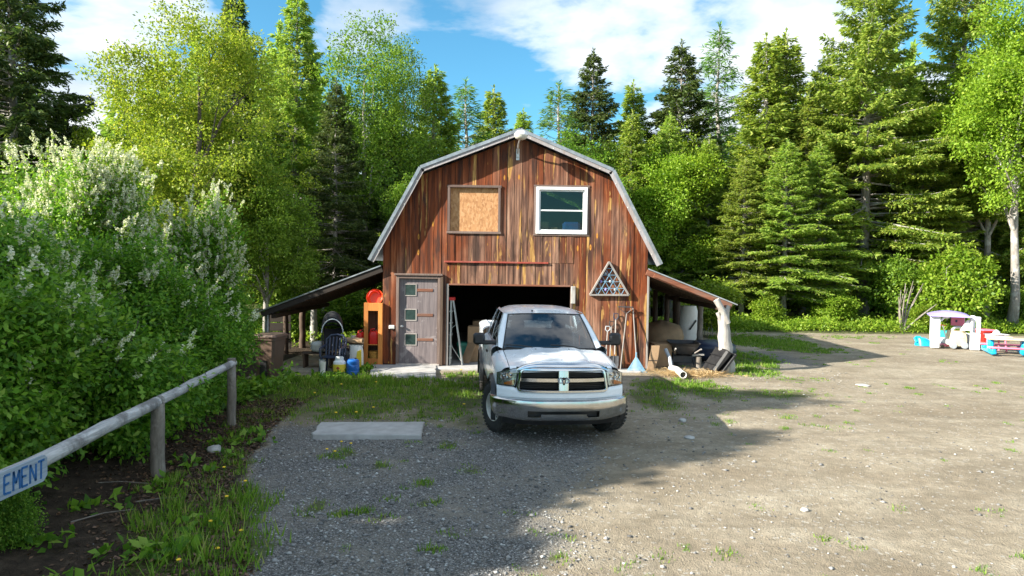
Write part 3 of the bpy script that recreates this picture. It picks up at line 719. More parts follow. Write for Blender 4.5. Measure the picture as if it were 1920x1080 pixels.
T('s1', 1505, 36.5, 'mid-height spruce filling the wood between twin spires and largest spruce', h=12.0, wide=1.35)
T('s1', 1680, 39.5, 'spruce with olive limbs just past the largest trunk', h=14.5, wide=1.15)
T('s1', 1440, 36.2, 'olive spruce directly under the twin spires', h=10.5, wide=1.3)
T('s2', 1180, 36, 'slim olive spruce behind the roof break', h=10.8, wide=1.4)
T('s1', 1250, 37, 'olive spruce rising between the bright broadleaf trees', h=11.0, wide=1.1)
T('dm', 1262, 36.5, 'light green tree over the lean-to roof beside the slim spruces', h=9.2, wide=1.2)
T('dm', 1100, 33, 'light green tree crown showing behind the roof ridge', h=9.2, mat='leafgreen')
T('s1', 1960, 37, 'spruce partly out of frame behind the picnic table', h=17)
# trees beside the yard, out of frame on the sunny side; they throw the shade over the gravel
for k, (x, y, h, w) in enumerate([(-12.6, 7.1, 10.1, .85), (-12.4, 4.4, 8.9, .85), (-13.0, 1.5, 7.2, 1.0), (-13.2, -1.4, 6.0, 1.1), (-13.4, -4.6, 4.9, 1.2), (-17.5, 4, 7.5, 1.1), (-17.5, 0, 7.0, 1.1)]):
    plant(K['ds'], x, y, h, 'maple beside the yard whose shade falls over the gravel', group='maples beside the yard', rz=k * 1.3, wide=w)
# the wood behind: one mass
def forest():
    rng = np.random.default_rng(5); Vs, Fs, Mi, nb = [], [], [], 0
    protos = []
    for s in range(3):
        tm, cr = spruce(60 + s, 15, 3.0, .8, .30, step=.7, LL=.5, WW=.17); n = len(cr.vertices); co = np.empty(n * 3, np.float32); cr.vertices.foreach_get('co', co)
        tv = np.array([v for v in tm.v[:81]]); tf = np.array([f for f in tm.f[:64]]); protos.append((co.reshape(-1, 3), np.arange(n).reshape(-1, 4), tv, tf)); bpy.data.meshes.remove(cr)
    spots = [(TX(px, Y) + rng.normal() * .8, Y + rng.normal(), hmax) for (Y, hmax) in ((46, 1.0), (52, 1.), (60, 1.)) for px in range(-120, 2080, 52)]
    for (x, y, _) in spots:
        px = 960 + x / y * 1280
        lim = np.interp(px, [-200, 0, 100, 160, 300, 560, 640, 800, 900, 1000, 1100, 1200, 1300, 1400, 1500, 1700, 1750, 2100], [60, 60, 170, 250, 60, 60, 160, 230, 260, 275, 240, 250, 230, 200, 90, 60, 150, 0])
        h = max(4., 2.7 + (500 - lim) * y / 1280 * rng.uniform(.72, .98)); p, f, tv, tf = protos[int(rng.integers(3))]
        a = rng.uniform(0, 6.28); k = h / 15; w = k * rng.uniform(.8, 1.1) if k < 1 else 1.
        Rm = np.array([[math.cos(a), -math.sin(a), 0], [math.sin(a), math.cos(a), 0], [0, 0, 1]])
        for v_, f_, mi in ((p, f, 0), (tv, tf, 1)):
            v2 = (v_ * np.array([w, w, k])) @ Rm.T + np.array([x, y, -.05]); Vs.append(v2); Fs.append(f_ + nb); Mi.append(np.full(len(f_), mi)); nb += len(v2)
    return mesh_np('forest', np.concatenate(Vs), np.concatenate(Fs), [MAT['spruce'], MAT['barkdark']], mi=np.concatenate(Mi))
tag(link('forest', forest()), 'dark mass of spruce wood behind the front trees', 'forest', kind='stuff')

# ------------------------------------------------------------------ barn
BX, BY = .08, 18.0
barn = thing('barn', 'red-brown plank barn with gambrel roof and open garage door', 'barn', (BX, BY, 0))
WL, WR = P(717, 600, BY).x, P(1212, 600, BY).x
RK = .31                                               # roof overhang over the gable
PEAK = (.15, 6.20); BL = (-2.41, 5.20); BR = (2.57, 5.20); EL_ = (-3.71, 2.79); ER_ = (3.86, 2.79)
def roof_z(x, drop=0.0):
    pts = [EL_, BL, PEAK, BR, ER_]
    for (a, b), (c, d) in zip(pts, pts[1:]):
        if a <= x <= c: return lerp(b, d, (x - a) / (c - a)) - drop
    return 2.79 - drop
def wx(px, py=500): return P(px, py, BY).x
def wz(px, py): return P(px, py, BY).z
OPEN = {  # x0, z0, x1, z1
    'boarded': (wx(842, 400), wz(890, 436), wx(936, 400), wz(890, 350)),
    'window': (wx(1005, 400), wz(1053, 439), wx(1101, 400), wz(1053, 351)),
    'door': (wx(743, 600), -.1, wx(826, 600), wz(785, 517)),
    'garage': (wx(836.5, 600), -.1, wx(1073, 600), wz(955, 533)),
}
def sub(iv, a, b):
    r = []
    for (p, q) in iv:
        if b <= p or a >= q: r.append((p, q))
        else:
            if a > p: r.append((p, a))
            if b < q: r.append((b, q))
    return r
fw = MB()
xs_all = sorted({WL, WR, *[OPEN[k][0] for k in OPEN], *[OPEN[k][2] for k in OPEN], BL[0], BR[0], PEAK[0]})
for x0, x1 in zip(xs_all, xs_all[1:]):
    if x1 - x0 < .002: continue
    xm = (x0 + x1) / 2; iv = [(0.02, 9.)]
    for (a, b, c, d) in OPEN.values():
        if a < xm < c: iv = sub(iv, b, d)
    for p, q in iv:
        if q > 8: fw.prism([(x0, p), (x1, p), (x1, roof_z(x1, .16)), (x0, roof_z(x0, .16))], BY + .028, BY + .10)
        else: fw.prism([(x0, p), (x1, p), (x1, q), (x0, q)], BY + .028, BY + .10)
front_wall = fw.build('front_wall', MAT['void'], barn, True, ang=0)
rng = random.Random(7)
edges = [WL]
mand = sorted([WL, OPEN['door'][0], OPEN['door'][2], OPEN['garage'][0], OPEN['boarded'][2], OPEN['window'][0], OPEN['garage'][2], OPEN['window'][2], WR])
for a, b in zip(mand, mand[1:]):
    n = max(1, round((b - a) / .205)); ws = [rng.uniform(.82, 1.18) for _ in range(n)]; s_ = sum(ws); x = a
    for w in ws: x += (b - a) * w / s_; edges.append(x)
for x0, x1 in zip(edges, edges[1:]):
    xm = (x0 + x1) / 2; iv = [(.03 + rng.uniform(0, .05), 9.)]
    for k, (a, b, c, d) in OPEN.items():
        if a - .01 < xm < c + .01: iv = sub(iv, b, d)
    if OPEN['garage'][0] - .02 < xm < OPEN['garage'][2] + .02:      # short boards over the garage door, butted behind the red batten
        iv = [z for p, q in iv for z in ([(p, 2.775), (2.781, q)] if p < 2.77 < q else [(p, q)])]
    for p, q in iv:
        mb = MB(); g = .0055; yo = rng.uniform(-.010, .008); a, c = x0 + g, x1 - g
        top = lambda x: roof_z(x, .15) if q > 8 else q - .002
        poly = [(a, p), (c, p), (c, top(c)), (a, top(a))]
        if q > 8:
            for k_ in (PEAK[0], BL[0], BR[0]):
                if a < k_ < c: poly.insert(3, (k_, top(k_)))
        mb.prism(poly, BY - .002 + yo, BY + .027); mb.build('plank', MAT['plank'], front_wall, True, ang=0)
# other walls, loft and floor
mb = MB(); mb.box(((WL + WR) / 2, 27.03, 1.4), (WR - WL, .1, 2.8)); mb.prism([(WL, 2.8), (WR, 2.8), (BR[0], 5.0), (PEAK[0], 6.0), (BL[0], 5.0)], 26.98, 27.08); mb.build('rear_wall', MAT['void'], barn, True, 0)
for sx in (WL + .05, WR - .05):
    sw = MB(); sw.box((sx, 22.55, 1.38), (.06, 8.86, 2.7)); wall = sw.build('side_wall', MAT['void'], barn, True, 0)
    s = -1 if sx < 0 else 1; y = 18.12
    while y < 26.9:
        w = rng.uniform(.2, .3); mb = MB(); mb.box((sx + s * .042, y + w / 2, 1.38), (.022, w - .008, 2.68)); mb.build('plank', MAT['plank'], wall, True, 0); y += w
mb = MB(); mb.box(((WL + WR) / 2, 22.55, 2.66), (WR - WL - .2, 8.8, .14))
for k in range(9): mb.box(((WL + WR) / 2, 18.7 + k, 2.52), (WR - WL - .22, .07, .14))
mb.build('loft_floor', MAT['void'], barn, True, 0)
mb = MB(); mb.box(((OPEN['garage'][0] + OPEN['garage'][2]) / 2, 22.2, -.03), (WR - WL - .14, 9.4, .11), .01); mb.build('floor_slab', MAT['concrete'], barn, True, 0)
# roof: four sheets of ribbed metal
def roof_sheet(A, B):
    mb = MB(); L = math.hypot(B[0] - A[0], B[1] - A[1]); ux, uz = (B[0] - A[0]) / L, (B[1] - A[1]) / L; nx_, nz_ = -uz, ux
    if nz_ < 0: nx_, nz_ = -nx_, -nz_
    y0, y1 = BY - RK, 27.3; n = 46
    def top(t, v):
        y = lerp(y0, y1, v); rib = .018 if round(v * n) % 4 == 0 else 0
        return (A[0] + ux * L * t + nx_ * (.02 + rib), y, A[1] + uz * L * t + nz_ * (.02 + rib))
    mb.grid(lambda u, v: top(u, v), 1, n, flip=ux * 1 < 0); mb.grid(lambda u, v: (A[0] + ux * L * u - nx_ * .012, lerp(y0, y1, v), A[1] + uz * L * u - nz_ * .012), 1, n, flip=True)
    for yy in (y0, y1): mb.add([(A[0] - nx_ * .012, yy, A[1] - nz_ * .012), (B[0] - nx_ * .012, yy, B[1] - nz_ * .012), (B[0] + nx_ * .038, yy, B[1] + nz_ * .038), (A[0] + nx_ * .038, yy, A[1] + nz_ * .038)], [(0, 1, 2, 3)])
    for E in (A, B): mb.add([(E[0] - nx_ * .012, y0, E[1] - nz_ * .012), (E[0] + nx_ * .03, y0, E[1] + nz_ * .03), (E[0] + nx_ * .03, y1, E[1] + nz_ * .03), (E[0] - nx_ * .012, y1, E[1] - nz_ * .012)], [(0, 1, 2, 3)])
    return mb.build('roof_sheet', MAT['roof'], barn, True, 20)
def rake_board(A, B, ext0=0., ext1=0.):
    L = math.hypot(B[0] - A[0], B[1] - A[1]); ux, uz = (B[0] - A[0]) / L, (B[1] - A[1]) / L; nx_, nz_ = -uz, ux
    if nz_ < 0: nx_, nz_ = -nx_, -nz_
    a = (A[0] - ux * ext0, A[1] - uz * ext0); b = (B[0] + ux * ext1, B[1] + uz * ext1); o = lambda p, d: (p[0] - nx_ * d, p[1] - nz_ * d)
    mb = MB(); mb.prism([o(a, .016), o(b, .016), o(b, .125), o(a, .125)], BY - RK + .012, BY - RK + .04); mb.build('rake_board', MAT['rake'], barn, True, 0)
    mb = MB(); mb.prism([o(a, -.045), o(b, -.045), o(b, .035), o(a, .035)], BY - RK - .012, BY - RK - .004); mb.build('metal_edge_trim', MAT['metal'], barn, True, 0)
    mb = MB(); mb.prism([o(a, .016), o(b, .016), o(b, .04), o(a, .04)], BY - RK + .042, BY - .01); mb.build('soffit_board', MAT['darkwood'], barn, True, 0)
    n = int(L / .6)
    for k in range(n):
        t = (k + .5) / n; mb = MB(); c = o((lerp(a[0], b[0], t), lerp(a[1], b[1], t)), .10); mb.lathe([(.014, 0), (.010, .006), (0, .008)], 8, Matrix.Translation((c[0], BY - RK + .012, c[1])) @ Matrix.Rotation(R(90), 4, 'X')); mb.build('nail_head', MAT['offwhite'], barn, True)
for A, B in ((EL_, BL), (BL, PEAK), (PEAK, BR), (BR, ER_)): roof_sheet(A, B); rake_board(A, B, -.004, -.004)
mb = MB(); y0, y1 = BY - RK - .02, 27.32
for s in (-1, 1):
    e = BL if s < 0 else BR; d = Vector((e[0] - PEAK[0], 0, e[1] - PEAK[1])).normalized() * .17
    mb.add([(PEAK[0], y0, PEAK[1] + .062), (PEAK[0] + d.x, y0, PEAK[1] + d.z + .050), (PEAK[0] + d.x, y1, PEAK[1] + d.z + .050), (PEAK[0], y1, PEAK[1] + .062)], [(0, 1, 2, 3)])
mb.build('ridge_cap', MAT['roof'], barn, True, 0)
# boarded window opening
def frame4(x0, z0, x1, z1, w, y0, y1, mat, parent, sill=.0, name='frame_board'):
    for (a, b, c, d) in ((x0 - w, z0, x0, z1), (x1, z0, x1 + w, z1), (x0 - w - sill, z1 + .001, x1 + w + sill, z1 + w), (x0 - w - sill, z0 - w, x1 + w + sill, z0 - .001)):
        mb = MB(); mb.box(((a + c) / 2, (y0 + y1) / 2, (b + d) / 2), (c - a, y1 - y0, d - b), .006); mb.build(name, mat, parent, True, 0)
a, b, c, d = OPEN['boarded']
bw = MB(); bw.box(((a + c) / 2, BY + .06, (b + d) / 2), (c - a - .004, .018, d - b - .004)); bw = bw.build('boarded_window', MAT['osb'], barn, True, 0)
tag(bw, 'orange strand board closing an empty window opening')
frame4(a + .03, b + .03, c - .03, d - .03, .065, BY - .05, BY + .048, MAT['trim'], bw, .02)
# white sash window
a, b, c, d = OPEN['window']
wn_ = MB(); f = .075
for (p, q, r_, s_) in ((a, b, a + f, d), (c - f, b, c, d), (a + f, d - f, c - f, d), (a + f, b, c - f, b + f)): wn_.box(((p + r_) / 2, BY + .0, (q + s_) / 2), (r_ - p, .11, s_ - q), .006)
wn_ = wn_.build('sash_window', MAT['white'], barn, True, 0); tag(wn_, 'white double-hung window')
zm = lerp(b, d, .50); sf = .038
for (z0, z1, yy) in ((zm - .02, d - f, BY + .025), (b + f, zm + .02, BY - .012)):
    mb = MB(); x0, x1 = a + f + .002, c - f - .002
    for (p, q, r_, s_) in ((x0, z0, x0 + sf, z1), (x1 - sf, z0, x1, z1), (x0 + sf, z1 - sf, x1 - sf, z1), (x0 + sf, z0, x1 - sf, z0 + sf)): mb.box(((p + r_) / 2, yy, (q + s_) / 2), (r_ - p, .032, s_ - q), .004)
    mb.build('sash', MAT['white'], wn_, True, 0)
    mb = MB(); mb.box(((x0 + x1) / 2, yy + .004, (z0 + z1) / 2), (x1 - x0 - 2 * sf, .004, z1 - z0 - 2 * sf)); mb.build('pane', MAT['pane'], wn_, True, 0)
frame4(a - .002, b - .002, c + .002, d + .002, .05, BY - .03, BY + .02, MAT['trim'], wn_, .015)
mb = MB(); mb.box(((a + c) / 2, BY + .32, b + .03), (c - a + .1, .42, .03), .004); mb.build('window_shelf', MAT['greywood'], barn, True, 0)
mb = MB(); mb.box((c - .40, BY + .22, b + .20), (.46, .2, .28), .06); mb.build('folded_tarp', MAT['blue'], barn, True)
mb = MB(); mb.box((a + .24, BY + .22, b + .19), (.2, .18, .28), .02); mb.box((a + .50, BY + .2, b + .12), (.2, .18, .13), .03); mb.build('stored_carton', MAT['card'], barn, True)
# door
a, b, c, d = OPEN['door']
dr_ = MB(); jw = .075
dr = dr_.box(((a + c) / 2 - .01, BY + .045, (.07 + d - jw) / 2), (c - a - 2 * jw - .01, .04, d - jw - .07), .004).build('door', MAT['doorpaint'], barn, True, 0)
tag(dr, 'weathered plank door with three small square panes')
for (x0, x1, z0, z1, yy) in ((a, a + jw, .02, d, .0), (c - jw, c, .02, d, .0), (a + jw, c - jw, d - jw, d, .0)):
    mb = MB(); mb.box(((x0 + x1) / 2, BY - .005, (z0 + z1) / 2), (x1 - x0 - .002, .10, z1 - z0), .006); mb.build('door_jamb', MAT['trim'], dr, True, 0)
mb = MB(); mb.box(((a + c) / 2, BY - .05, d + .03), (c - a + .10, .09, .055), .008); mb.build('drip_board', MAT['trim'], dr, True, 0)
mb = MB(); mb.box(((a + c) / 2, BY - .03, .045), (c - a - .02, .16, .05), .01); mb.build('threshold', MAT['greywood'], dr, True, 0)
mb = MB(); mb.box((c + .035, BY - .04, d / 2), (.06, .07, d - .05), .006); mb.build('side_trim', MAT['darkwood'], dr, True, 0)
for (py0, py1) in ((534, 553.5), (581, 600), (627, 646.5)):
    x0, x1 = wx(760, py0), wx(779.5, py0); z1, z0 = wz(770, py0), wz(770, py1)
    mb = MB(); w = .025
    for (p, q, r_, s_) in ((x0 - w, z0 - w, x0, z1 + w), (x1, z0 - w, x1 + w, z1 + w), (x0, z1, x1, z1 + w), (x0, z0 - w, x1, z0)): mb.box(((p + r_) / 2, BY + .018, (q + s_) / 2), (r_ - p, .016, s_ - q), .004)
    mb.build('pane_bead', MAT['greywood'], dr, True, 0)
    mb = MB(); mb.box(((x0 + x1) / 2, BY + .0215, (z0 + z1) / 2), (x1 - x0, .004, z1 - z0)); mb.build('pane', simple('dark_green_glass', (.035, .06, .055), .08, 0, .3, 9) if 'dgg' not in MAT else MAT['dgg'], dr, True, 0)
    MAT['dgg'] = bpy.data.materials['dark_green_glass']
    mb = MB(); zm = (z0 + z1) / 2; mb.box(((x1 + wx(812, py0)) / 2 + .02, BY + .0185, zm), (wx(812, py0) - x1 - .04, .014, .075), .005); mb.build('cross_batten', MAT['redwood'], dr, True, 0)
mb = MB(); kx, kz = wx(752.5, 612), wz(752.5, 612); mb.lathe([(.035, 0), (.032, .012), (.014, .018), (.014, .04), (.03, .05), (.034, .068), (.022, .082), (0, .086)], 16, Matrix.Translation((kx + .02, BY + .024, kz)) @ Matrix.Rotation(R(90), 4, 'X')); mb.build('door_knob', MAT['metal'], dr, True)
mb = MB(); mb.box((wx(735, 613), BY - .035, wz(735, 613)), (.15, .06, .10), .012); mb.build('switch_box', MAT['offwhite'], barn, True, 0)
# garage door surround, batten
a, b, c, d = OPEN['garage']
mb = MB(); mb.box((a + .03, BY + .04, d / 2), (.055, .13, d - .02), .006); mb.build('garage_jamb', MAT['greywood'], barn, True, 0)
mb = MB(); mb.box((c - .03, BY + .03, d / 2), (.055, .12, d - .02), .006); mb.build('garage_jamb', MAT['trim'], barn, True, 0)
mb = MB(); mb.box((c + .01, BY - .03, d - .26), (.12, .05, .46), .012); mb.build('door_stop_block', MAT['oldlog'], barn, True, 0)
mb = MB(); mb.box(((a + c) / 2, BY + .04, d - .025), (c - a - .12, .12, .045), .006); mb.build('garage_lintel', MAT['redwood'], barn, True, 0)
x0, x1, zb = wx(833, 499), wx(1028, 499), 2.778
mb = MB(); mb.box(((x0 + x1) / 2, BY - .035, zb), (x1 - x0, .05, .045), .006); mb.build('red_batten', MAT['rednarrow'], barn, True, 0)
mb = MB(); mb.box((WR + .03, BY - .005, 1.3), (.05, .05, 2.55), .006); mb.build('corner_board', MAT['greywood'], barn, True, 0)

# yard light on the gable
yl = thing('yard_light', 'white dome yard light on a curved arm at the roof peak', 'lamp', (wx(971, 285), BY - .012, wz(971, 290)))
mb = MB(); mb.box((0, -.012, .0), (.09, .02, .30), .004); mb.box((0, -.03, -.05), (.06, .04, .06), .006); mb.build('wall_bracket', MAT['alu'], yl, ang=0)
hx = P(977, 254, BY - .62); hl = Vector((hx.x, BY - .62, hx.z)) - Vector(yl.location)
mb = MB(); mb.tube([(0, -.03, .03), (.0, -.12, .14), (.01, -.28, .22), (hl.x, hl.y + .1, hl.z + .02), (hl.x, hl.y, hl.z + .03)], .021, 10); mb.build('arm', MAT['alu'], yl)
mb = MB(); Mh = Matrix.Translation((hl.x, hl.y, hl.z)); mb.lathe([(0.0, .13), (.06, .125), (.12, .10), (.165, .045), (.18, 0.0), (.172, -.005), (.15, .03), (.0, .06)], 24, Mh); mb.build('lamp_hood', MAT['white'], yl)
mb = MB(); mb.lathe([(.168, .004), (.165, -.03), (.14, -.075), (.08, -.105), (0, -.115)], 24, Mh); mb.build('refractor', MAT['lampglass'], yl)

# triangular trellis frame on the wall
A_, B_, C_ = P(1142, 491, BY - .06), P(1106, 553, BY - .06), P(1179, 553.5, BY - .06)
tf = thing('triangle_trellis', 'triangular grey wooden frame with crossed wires hung on the barn wall', 'trellis', (A_.x, BY - .06, B_.z))
for p, q in ((A_, B_), (B_, C_), (C_, A_)):
    mb = MB(); mb.beam(p, q, .045, .10, .005, up=(0, 1, 0)); mb.build('frame_side', MAT['greywood'], tf, True, 0)
def tri_pt(u, v): return A_ + (B_ - A_) * u + (C_ - A_) * v
for k in range(1, 5):
    t = k / 5
    for p, q in ((tri_pt(t, 0), tri_pt(0, t)), (tri_pt(t, 0), tri_pt(t, 1 - t)), (tri_pt(0, t), tri_pt(1 - t, t))):
        mb = MB(); mb.tube([p, q], .008, 5); mb.build('wire', MAT['rakeblue'], tf, True)
for k in range(1, 4):
    for j in range(k):
        p = tri_pt((k - j) / 4.2, j / 4.2 + .06) + Vector((0, .02, -.05))
        mb = MB(); mb.lathe([(0, -.05), (.03, -.02), (.035, .02), (0, .05)], 8, Matrix.Translation(p)); mb.build('glass_bauble', MAT['greyplastic'] if (k + j) % 2 else MAT['purple'], tf, True)

# ------------------------------------------------------------------ lean-to sheds
def leanto(name, label, xw, zw, xe, ze, y0, y1, fm, post_pts):
    s = 1 if xe > xw else -1
    t = thing(name, label, 'shed', (xe, y0, 0))
    d = Vector((xe - xw, 0, ze - zw)); L = d.length; d.normalize(); nrm = Vector((-d.z, 0, d.x)); nrm = nrm if nrm.z > 0 else -nrm
    mb = MB(); n = 30
    for off, fl in ((.035, s < 0), (.022, s > 0)):
        mb.grid(lambda u, v: tuple(Vector((xw, lerp(y0 - .12, y1, v), zw)) + d * (L + .12) * u + nrm * (off + (.012 if round(v * n) % 3 == 0 else 0))), 1, n, flip=fl)
    mb.build('roof_sheet', MAT['roof'], t, True, 0)
    mb = MB(); a = Vector((xw, y0 - .128, zw)) + nrm * .03; mb.beam(a, a + d * (L + .12), .012, .03, 0, up=tuple(nrm)); mb.build('edge_flashing', MAT['roof'], t, True, 0)
    mb = MB(); a = Vector((xw, y0 - .09, zw)) - nrm * .065; b = a + d * L
    mb.beam(a, b, .035, .15, .006, up=tuple(nrm)); mb.build('rake_board', fm, t, True, 0)
    for k in range(6):
        yy = y0 + .3 + (y1 - y0 - .5) * k / 5; p = Vector((xw, yy, zw)) - nrm * .075; mb = MB(); mb.beam(p, p + d * L, .05, .13, up=tuple(nrm)); mb.build('rafter', MAT['darkwood'], t, True, 0)
    k = 0; u = .12
    while u < L - .1:
        p = Vector((xw, y0 - .04, zw)) + d * u - nrm * .0; mb = MB(); mb.beam(p + nrm * .006, p + nrm * .006 + Vector((0, y1 - y0, 0)), .14, .02, up=tuple(nrm)); mb.build('roof_board', MAT['darkwood'], t, True, 0); u += .30
    pe = Vector((xw, 0, zw)) + d * (L - .25) - nrm * .21; mb = MB(); mb.beam((pe.x, y0 - .02, pe.z), (pe.x, y1, pe.z), .10, .12, .01); mb.build('eave_beam', MAT['darkwood'], t, True, 0)
    return t, d, nrm
pl0, pl1 = P(716, 500, BY), P(490, 585, BY)
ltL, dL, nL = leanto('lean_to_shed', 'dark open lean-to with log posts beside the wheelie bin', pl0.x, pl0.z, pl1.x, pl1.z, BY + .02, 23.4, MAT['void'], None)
def log_post(parent, x, y, z1, r, mat, seed=0, lean=(0, 0), n=10, knots=True):
    rg = random.Random(seed); m_ = 9; pts = []; rr = []
    for i in range(m_ + 1):
        t = i / m_; pts.append((x + lean[0] * t + rg.gauss(0, r * .06), y + lean[1] * t + rg.gauss(0, r * .06), -.08 + (z1 + .08) * t)); rr.append(r * (1.06 - .14 * t) * rg.uniform(.95, 1.05))
    mb = MB(); mb.tube(pts, rr, n); return mb.build('post', mat, parent, True, 50)
for (px, Y, r, m_) in ((501, BY + .1, .07, 'metal'), (536, 20.2, .08, 'darkwood'), (567, 21.6, .10, 'darkwood'), (588, 23.3, .12, 'oldlog'), (606, 24.6, .08, 'oldlog'), (625, 25.6, .08, 'oldlog')):
    x = P(px, 600, Y).x; u = (x - pl0.x) / dL.x; z1 = pl0.z + dL.z * u - .12
    if Y > 23.5: z1 = P(px, 566, Y).z
    log_post(ltL, x, min(Y, 26), z1, r, MAT[m_], int(px))
mb = MB(); p = P(548, 610, 21)
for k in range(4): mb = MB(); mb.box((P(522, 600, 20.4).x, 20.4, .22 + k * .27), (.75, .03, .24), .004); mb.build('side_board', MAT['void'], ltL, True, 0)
pr0, pr1 = P(1213, 506, BY), P(1372, 570, BY)
ltR, dR, nR = leanto('lean_to_shed', 'open lean-to with a bleached forked log post sheltering a wheelbarrow', pr0.x, pr0.z, pr1.x, pr1.z, BY + .02, 24.0, MAT['redwood'], None)
mb = MB(); a = P(1226, 516, BY - .12); b_ = P(1338, 562, BY - .12); mb.beam(a, b_, .03, .085, .005, up=tuple(nR)); mb.build('broken_fascia', MAT['redwood'], ltR, True, 0)
bx_ = P(1364, 701, 17.8).x; tx_ = P(1357, 590, 17.8).x
mb = MB(); pts = []; rr = []
rg = random.Random(4)
for i in range(13):
    t = i / 12; z = -.08 + 1.72 * t; pts.append((lerp(bx_, tx_, t ** .8) + rg.gauss(0, .012), 17.85 + rg.gauss(0, .01), z)); rr.append(.10 * (1 - t) ** 1.6 + .135 + rg.uniform(-.008, .01))
mb.tube(pts, rr, 16); mb.tube([(tx_ - .02, 17.85, 1.45), (tx_ + .10, 17.83, 1.62), (tx_ + .13, 17.83, 1.74)], [.09, .07, .045], 10)
mb.build('forked_post', MAT['oldlog'], ltR, True, 60)
q0, q1 = P(1343, 562, 17.72), P(1366, 606, 17.72); mb = MB(); mb.tube([q0, (q0 + q1) / 2 + Vector((.01, 0, .01)), q1], [.085, .08, .06], 10); mb.build('knee_brace', MAT['oldlog'], ltR, True, 60)
q0, q1 = P(1346, 586, 17.8), P(1361, 622, 17.8); mb = MB(); mb.tube([q0, q1], [.06, .07], 9); mb.build('branch_stub', MAT['oldlog'], ltR, True, 60)
for (px, Y, r, m_) in ((1313, 20.6, .085, 'logdark'), (1268, 22.4, .13, 'darkwood'), (1250, 23.6, .09, 'darkwood'), (1228, 23.8, .09, 'darkwood')):
    x = P(px, 600, Y).x; u = (x - pr0.x) / dR.x; log_post(ltR, x, Y, pr0.z + dR.z * u - .15, r, MAT[m_], px)

# ------------------------------------------------------------------ pickup truck (local: front at y=0, rear at +y)
TK = thing('pickup_truck', 'white four-door pickup truck parked nose out before the garage opening', 'truck', (.80, 10.2, 0), R(5.5))
def yf(x): return .03 + .30 * (abs(x) / .98) ** 3
def hood_z(x, s):
    ax = abs(x)
    z = 1.165 + .135 * s ** .8 - .035 * (ax / .8) ** 2 + .040 * smooth((.52 - ax) / .12) * smooth(s / .25) * (1 - .3 * s) - .012 * smooth((.20 - ax) / .1) * smooth((s - .2) / .3)
    return z - .055 * (1 - smooth(s / .10))
def cowl_y(x): return 1.33 + .12 * (x / .8) ** 2
def Wd(y): return .935 + .068 * smooth((y - .28) / .6)
AXF, AXR, ZAX, RAR = .98, 4.56, .405, .475
def zlow(y, base=.46):
    z = base
    for a in (AXF, AXR):
        if abs(y - a) < RAR: z = max(z, ZAX + math.sqrt(RAR ** 2 - (y - a) ** 2))
    return z
def sidex(y, z, W): return W * (1 - .030 * ((z - .92) / .45) ** 2) - (.0 if z > .62 else .03 * ((.62 - z) / .16) ** 1.5)
# hood
mb = MB()
def hoodp(u, v):
    x = lerp(-.795, .795, u); y0 = yf(x) + .015; y1 = cowl_y(x); return (x, lerp(y0, y1, v ** 1.15), hood_z(x, v))
mb.grid(hoodp, 44, 26); hood = mb.build('hood', MAT['paint'], TK, ang=50)
for (x, y) in ((-.28, 1.18), (.28, 1.18)):
    mb = MB(); mb.lathe([(.016, -.01), (.016, .006), (.008, .012), (0, .012)], 8, Matrix.Translation((x, y, hood_z(x, .82) + .002))); mb.build('washer_nozzle', MAT['black'], hood)
mb = MB(); mb.lathe([(.02, -.01), (.016, .004), (0, .006)], 8, Matrix.Translation((.02, .34, hood_z(0, .24) + .002))); mb.build('paint_chip', MAT['steel_dark'], hood)
# fenders, doors, bed sides
def fender(s):
    mb = MB(); nv = 36
    def f(u, v):
        if v < .3:
            q = v / .3; xs = .803 + (.97 - .803) * math.sin(q * math.pi / 2); y0 = yf(xs) + .03; y = lerp(y0, 1.46, u); W = Wd(y); sfrac = (y - yf(.79)) / (cowl_y(.79) - yf(.79)); zt = hood_z(.80, min(1, max(.1, sfrac)))
            x = .803 + (W - .803) * math.sin(q * math.pi / 2); z = zt - .15 * (1 - math.cos(q * math.pi / 2))
        else:
            q = (v - .3) / .7; y = lerp(yf(.97) + .03, 1.46, u); sfrac = (y - yf(.79)) / (cowl_y(.79) - yf(.79)); zt = hood_z(.80, min(1, max(.1, sfrac))) - .15; zl = zlow(y, .50)
            z = lerp(zt, zl, q); x = sidex(y, z, Wd(y)); x = lerp(Wd(y), x, min(1, q * 4))
        return (s * x, y, z)
    mb.grid(f, 44, nv, flip=s > 0); o = mb.build('fender', MAT['paint'], TK, ang=50); return o
def side_panel(s, name, y0, y1, zt, xin, base=.46):
    mb = MB()
    def f(u, v):
        y = lerp(y0, y1, u)
        if v < .25:
            q = v / .25; W = Wd(y); x = xin + (W - xin) * math.sin(q * math.pi / 2); z = zt - .09 * (1 - math.cos(q * math.pi / 2))
        else:
            q = (v - .25) / .75; z = lerp(zt - .09, zlow(y, base), q); x = lerp(Wd(y), sidex(y, z, Wd(y)), min(1, q * 4))
        return (s * x, y, z)
    mb.grid(f, 40, 24, flip=s > 0); return mb.build(name, MAT['paint'], TK, ang=50)
